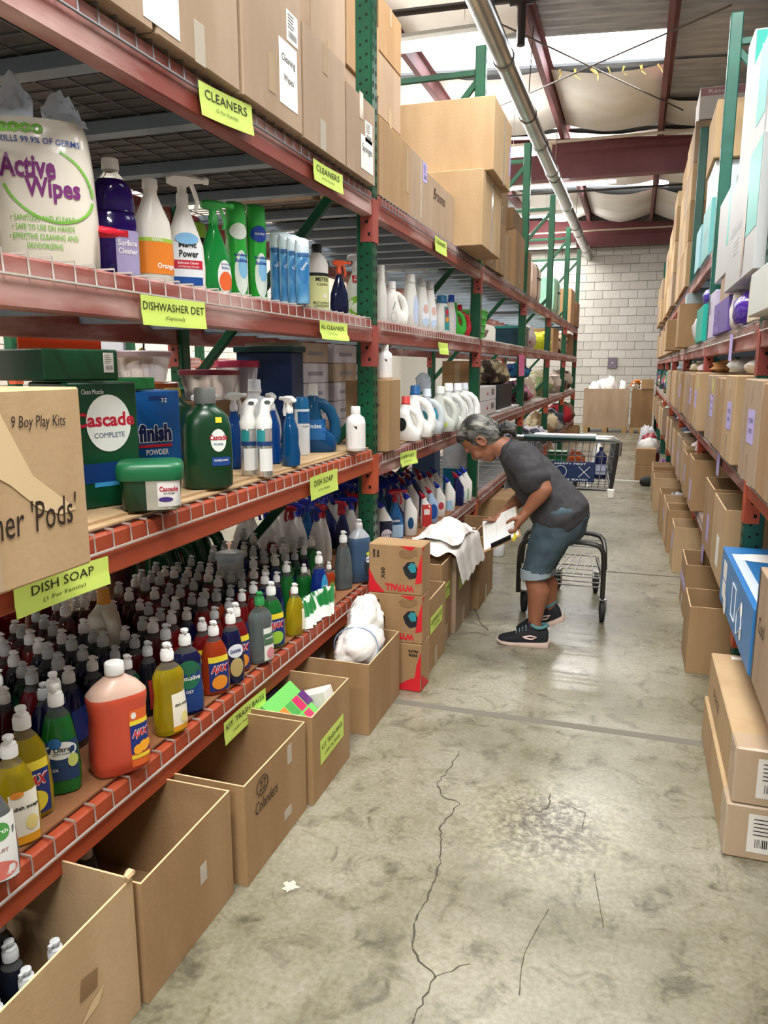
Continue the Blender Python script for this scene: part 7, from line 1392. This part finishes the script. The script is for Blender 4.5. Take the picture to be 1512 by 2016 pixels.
# ---- far bays of the left rack
ZLf = .994
def lc(name, label, y0, y1, z0, z1, xf=-1.15, depth=.45, m=None, **k): return Carton(name, label, xf-depth, xf, y0, y1, z0, z1, m or CB, **k)
for col, (y0, y1, hs) in enumerate(((6.02, 6.42, (.42, .34)), (6.44, 6.8, (.40,)), (6.95, 7.55, (.45, .42, .26)), (7.58, 8.2, (.52, .2)), (8.5, 9.1, (.5,)))):
    z = ZT
    for k, h in enumerate(hs): c = lc('storage_carton', 'top left shelf carton past the second post, column %s, %s layer' % (ORD[col], ORD[k]), y0, y1, z, z+h-.003, (-1.13, -1.12, -1.2, -1.15, -1.2)[col]-.03*k, .42, (CBD, CB, CBL, CB)[(col+k) % 4], group='cartons on the top left shelf past the second post'); z += h; c.patch('+X', 0, h*.3, .03, h*.4, TAPEC, name='tape')
def suitcase(label, y, z, L, h, m, rz=0):
    t = thing('suitcase', label, 'suitcase', (-1.35, y, z), rz); obj('shell', MB().loft([[Vector((q.x, yy, q.z)) for q in [Vector((p.x, 0, h/2+p.y*1.0)) for p in ell((0, .15*s_, h/2*s_, 5), 24)]] for yy, s_ in ((-L/2, .90), (-L/2+.03, 1), (L/2-.03, 1), (L/2, .90))]), m, t)
    obj('rim', MB().tube([(q.x*1.005, 0, h/2+q.y*1.01) for q in ell((0, .15, h/2, 5), 24)], .008, 6, closed=True), P('#4a4038', .5), t); obj('handle', MB().tube([(.155, -.10, h*.6), (.18, -.08, h*.6), (.18, .08, h*.6), (.155, .10, h*.6)], .008, 6), P('#2a2624', .5), t); return t
suitcase('plastic-wrapped pinkish suitcase on the top left shelf far down', 9.75, ZT+.014, .72, .46, mat('suitcase_pink', '#d8c2b4', .25)); suitcase('mint green hard suitcase on the top left shelf far down', 12.3, ZT+.014, .85, .56, mat('suitcase_mint', '#9ccdb4', .3, var=('#86bca2', 14, 2, .4, .6)))
lc('storage_carton', 'orange-brown carton standing behind the pinkish suitcase', 10.15, 10.8, ZT, ZT+.50, -1.52, .45, CB); lc('storage_carton', 'tall carton at the far end of the top left shelf', 14.2, 15.0, ZT, ZT+.6, -1.15, .5, CB); lc('storage_carton', 'last carton at the end of the top left shelf', 15.2, 15.9, ZT, ZT+.45, -1.12, .5, CBD)
def heap(n, label, cat, y, z, r, m, seed, x=-1.36, **k): return soft(n, label, cat, (x, y, z), (r[0], r[1]*.82, min(r[2], .185)), m, seed, .35, 3, .4, .15, **k)
def clo(h, v=None, s=12): return mat('plush_'+h[1:]+(v or '')[1:], h, .95, var=(v, s, 3, .48, .55)) if v else mat('plush_'+h[1:], h, .95)
# third level far
bn = Carton('storage_bin', 'teal and navy storage bin on the third shelf far down', -1.5, -1.2, 8.6, 9.1, ZD, ZD+.2, P('#123a4a', .4), cat='bin'); obj('lid', MB().cbox(-.16, .16, -.26, .26, .2, .23, .004), P('#2f8a84', .4), bn.o)
heap('plush_pile', 'white and red plastic-bagged plush on the third shelf', 'plush', 9.6, ZD, (.16, .35, .14), mat('bagged_plush', '#d9cfd0', .3, var=('#9a2a3a', 7, 2, .6, .64)), 4); heap('yellow_bag', 'bright yellow bag on the third shelf far down', 'bag', 11.4, ZD, (.16, .3, .14), clo('#d8de3a'), 5); lc('storage_carton', 'large open carton on the third shelf far down', 11.9, 12.7, ZD, ZD+.36, -1.2, .5, CB); heap('clothing_heap', 'mixed bright clothing on the third shelf near the far end', 'clothing', 14.0, ZD, (.18, .4, .2), clo('#c8b49a', '#5a3a3a'), 6); lc('storage_carton', 'brown carton on the third shelf at the far end', 15.0, 15.8, ZD, ZD+.40, -1.2, .5, CBD)
heap('white_linen', 'white linen bundle on the third shelf past the second post', 'linen', 7.4, ZD, (.16, .32, .12), WB, 7, x=-1.6)
# second level far
ap = lc('appliance_box', 'white printed appliance box, lower of two, past the second post', 6.15, 7.0, ZLf+.004, ZLf+.125, -1.2, .3, P('#dcd8d8', .6)); ap2 = lc('appliance_box', 'white printed appliance box, upper of two, past the second post', 6.15, 7.0, ZLf+.128, ZLf+.25, -1.2, .3, P('#dcd8d8', .6))
for q in (ap, ap2): q.patch('+X', .25, .07, .12, .05, P('#6a6668'), name='print'); q.shape('+X', 0, .05, [(-.04, 0), (.04, 0), (0, .03)], P('#b8344a'), name='print')
tag(obj('white_board', MB().box(-1.9, -1.17, 7.1, 8.3, ZLf+.002, ZLf+.02), P('#dcdcda', .5)), 'white board lying on the second shelf past the appliance boxes', 'board'); lc('storage_carton', 'small brown carton standing on the appliance boxes', 6.15, 6.5, ZLf+.252, ZLf+.46, -1.25, .25, CB).patch('-Y', 0, .1, .04, .18, TAPE, name='tape')
heap('plush_toy', 'cream plush toys heaped on the second shelf', 'plush', 7.5, ZLf+.25, (.16, .42, .12), clo('#cfc09a', '#4a4038', 8), 8); Carton('dark_crate', 'dark crate holding the cream plush toys', -1.55, -1.2, 7.1, 7.95, ZLf+.021, ZLf+.25, P('#20242a', .6), cat='crate')
for i, (y, z, r, h1, h2, t_) in enumerate(((9.1, .285, (.17, .33, .085), '#16306a', '#3f86b8', 'navy blue plush pile'), (9.0, .0, (.17, .38, .13), '#d08aa8', '#3a3034', 'pink and black plush pile'), (9.7, .0, (.17, .28, .15), '#c9b9a8', '#f0e8e0', 'cream and white plush pile'), (11.6, .0, (.18, .45, .36), '#cfc4b0', '#8a9a6a', 'bagged pale plush tower'), (13.0, .0, (.18, .40, .30), '#d8d2cc', '#a89a90', 'stack of folded pale linens'), (14.2, .0, (.18, .4, .26), '#b9a898', '#2f2a2c', 'mixed plush bundle'), (15.2, .0, (.18, .4, .3), '#c8beb2', '#5a4a44', 'last bundle of textiles'))):
    heap('textile_pile', t_+' on the second shelf far down', 'textile', y, ZLf+.004+z, r, clo(h1, h2, 7), i+10)
# lowest level far
wbx = lc('white_blue_box', 'white and teal product box just past the second post, lowest shelf', 6.0, 6.25, ZB, ZB+.40, -1.2, .25, P('#dfe4e6', .5)); wbx.patch('-Y', 0, .1, .24, .18, P('#1f7a94'), name='print'); wbx.shape('-Y', -.02, .26, [(-.08, .02), (.0, .08), (.08, .03), (.02, -.06), (-.06, -.05)], P('#f2f4f4'), name='print')
lc('teal_box', 'dark teal box under the cart end of the lowest shelf', 7.6, 8.3, .002, .28, -1.15, .5, P('#163f52', .5)); lc('open_carton', 'brown carton on the lowest shelf past the cart', 6.6, 7.3, .002, .26, -1.0, .4, CB)
for i, (y, r, h1, h2, t_) in enumerate(((9.2, (.2, .5, .14), '#20222e', '#9aa0b0', 'dark wrapped bundle'), (10.3, (.2, .35, .12), '#d8d4dc', '#5a5a6a', 'pale bagged bundle'), (11.4, (.2, .35, .3), '#d2c4a4', '#8a7450', 'cream furry bundle'), (12.6, (.2, .4, .22), '#3a3f4c', '#c8c8cc', 'grey and black bag'), (14.05, (.2, .3, .2), '#a01c2c', None, 'bright red bag'), (14.8, (.2, .3, .2), '#7a6048', '#2a2624', 'brown bundle'))):
    heap('bundle', t_+' on the lowest shelf far down', 'bundle', y, ZB-.004, r, clo(h1, h2, 6), i+30, x=-1.28)
lc('open_carton', 'small open carton on the floor near the pallet boxes', 15.2, 15.8, .002, .27, -1.0, .3, CB, open_=True)
for i, (y, hx, t_) in enumerate(((8.2, '#26262e', 'black'), (9.6, '#8f8f98', 'grey'), (12.0, '#b9a488', 'tan'))): soft('floor_bag', '%s bag on the floor under the far left rack' % t_, 'bag', (-1.35, y, .002), (.2, .4, .2), clo(hx), i+44, .3)
# ---- things of the next aisle seen through the rack
for i, (y, z, r) in enumerate(((3.35, .8, (.25, .28, .26)), (3.3, 1.42, (.24, .3, .17)), (2.6, .8, (.25, .28, .30)))): soft('pillow', 'white pillow heaped behind the left rack, %s' % ('lowest', 'topmost', 'nearest')[i], 'pillow', (-3.9, y, z), r, mat('pillow_white', '#eeeef2', .8, bump=(4, .5)), i+80, .25, 1.6, .15)
Carton('pallet_box', 'large open carton under the pillows behind the left rack', -4.3, -3.5, 2.2, 3.8, .002, 1.1, CBL, True, t=.01); Carton('pallet_box', 'pale carton farther along behind the left rack', -4.3, -3.6, 4.0, 4.4, .002, 1.12, CBL)
osg = onX(208, 664, -3.2); tag(obj('orange_banner', MB().cbox(-.003, .003, -.24, .24, -.06, .06, .001), mat('orange_paper', '#f2632a', .6), loc=(-2.232, 2.62, 1.475)), 'orange paper strip hanging from the rear beam', 'banner')
cd = onX(283, 695, -2.26); cdt = thing('power_cord', 'black power cord hanging with a yellow tag behind the shelf', 'cord', (-2.26, cd.y, cd.z)); obj('cord', MB().tube([(0, 0, .18), (.005, .004, .1), (0, 0, .02)], .005, 6), RUB, cdt); obj('plug', MB().loft([ell((-.035, .018, .012), 10), ell((-.02, .02, .014), 10), ell((.02, .007, .007), 10)]), RUB, cdt); obj('yellow_tag', MB().box(-.001, .001, -.10, .0, .0, .03, M=Matrix.Rotation(.45, 4, 'X')), P('#e8e020'), cdt)
# ================================================================ settle neighbours so that nothing interpenetrates
SETTLE = [('black aerosol can with lime', -.075, .035, 0), ('green aerosol can half hidden', -.06, .06, 0), ('shrink-wrapped blue disinfectant can, third', .004, -.006, 0), ('shrink-wrapped blue disinfectant can, fourth', .016, -.018, 0),
 ('orange plastic bag in the shopping', -.025, 0, 0), ('pale lime plastic pack', 0, -.07, 0), ('pale blue plastic pack', 0, -.06, 0), ('blue and white pack of sponges', 0, -.07, 0), ('large purple multi-surface', 0, -.012, 0), ('white refill bottle', .01, .010, 0), ('pale spray bottle hidden', -.03, .05, 0),
 ('green bathroom cleaner trigger', 0, .03, 0), ('slim blue and yellow striped', -.05, -.16, 0), ('brown-gold bottle', 0, -.015, 0), ('green dish liquid with white', 0, .012, 0), ('navy dish soap partly', -.042, -.03, 0), ('red dish soap with orange label just', -.012, -.016, 0), ('grey-clear plant soap', .004, .022, 0),
 ('dark bottle with white back', -.03, -.012, 0), ('small carton lying on the tan', .012, 0, 0), ('pale yellow clothing', 0, 0, .010), ('dusty rose clothing', 0, 0, .010), ('slim pink-red bottle', -.04, -.09, 0), ('small clear shopping bag', -.03, 0, .03), ('pale carton farther along', 0, -.06, 0),
 ('lime green packet', .0, 0, -.07), ('dark green packet in the carton', .06, 0, -.05), ('white carton with a pink printed', 0, -.06, 0), ('small glossy red plastic clip', .0, .02, 0), ('leftmost blue trigger spray', -.05, -.06, 0), ('grey plastic-wrapped bundle', 0, -.05, 0), ('green-lidded tub', 0, .035, 0), ('yellow pack with white bulbs', -.035, -.01, 0), ('bright lime green pack', -.03, .01, 0), ('green box lying in the shopping', -.015, 0, 0), ('bright blue dish soap standing', 0, .02, 0)]
for k, t_ in enumerate(ORD[:6]): SETTLE.append(('green and white striped sachet, '+t_, .0, .012+.017*k*(k < 5), 0))
for o in C.objects:
    l_ = o.get('label', '')
    if o.parent is None and l_:
        for t_, dx, dy, dz in SETTLE:
            if l_.startswith(t_): o.location = (o.location.x+dx, o.location.y+dy, o.location.z+dz)

for o in C.objects:
    if o.name.startswith('red_clip'): o.scale = (.7, .7, .7)
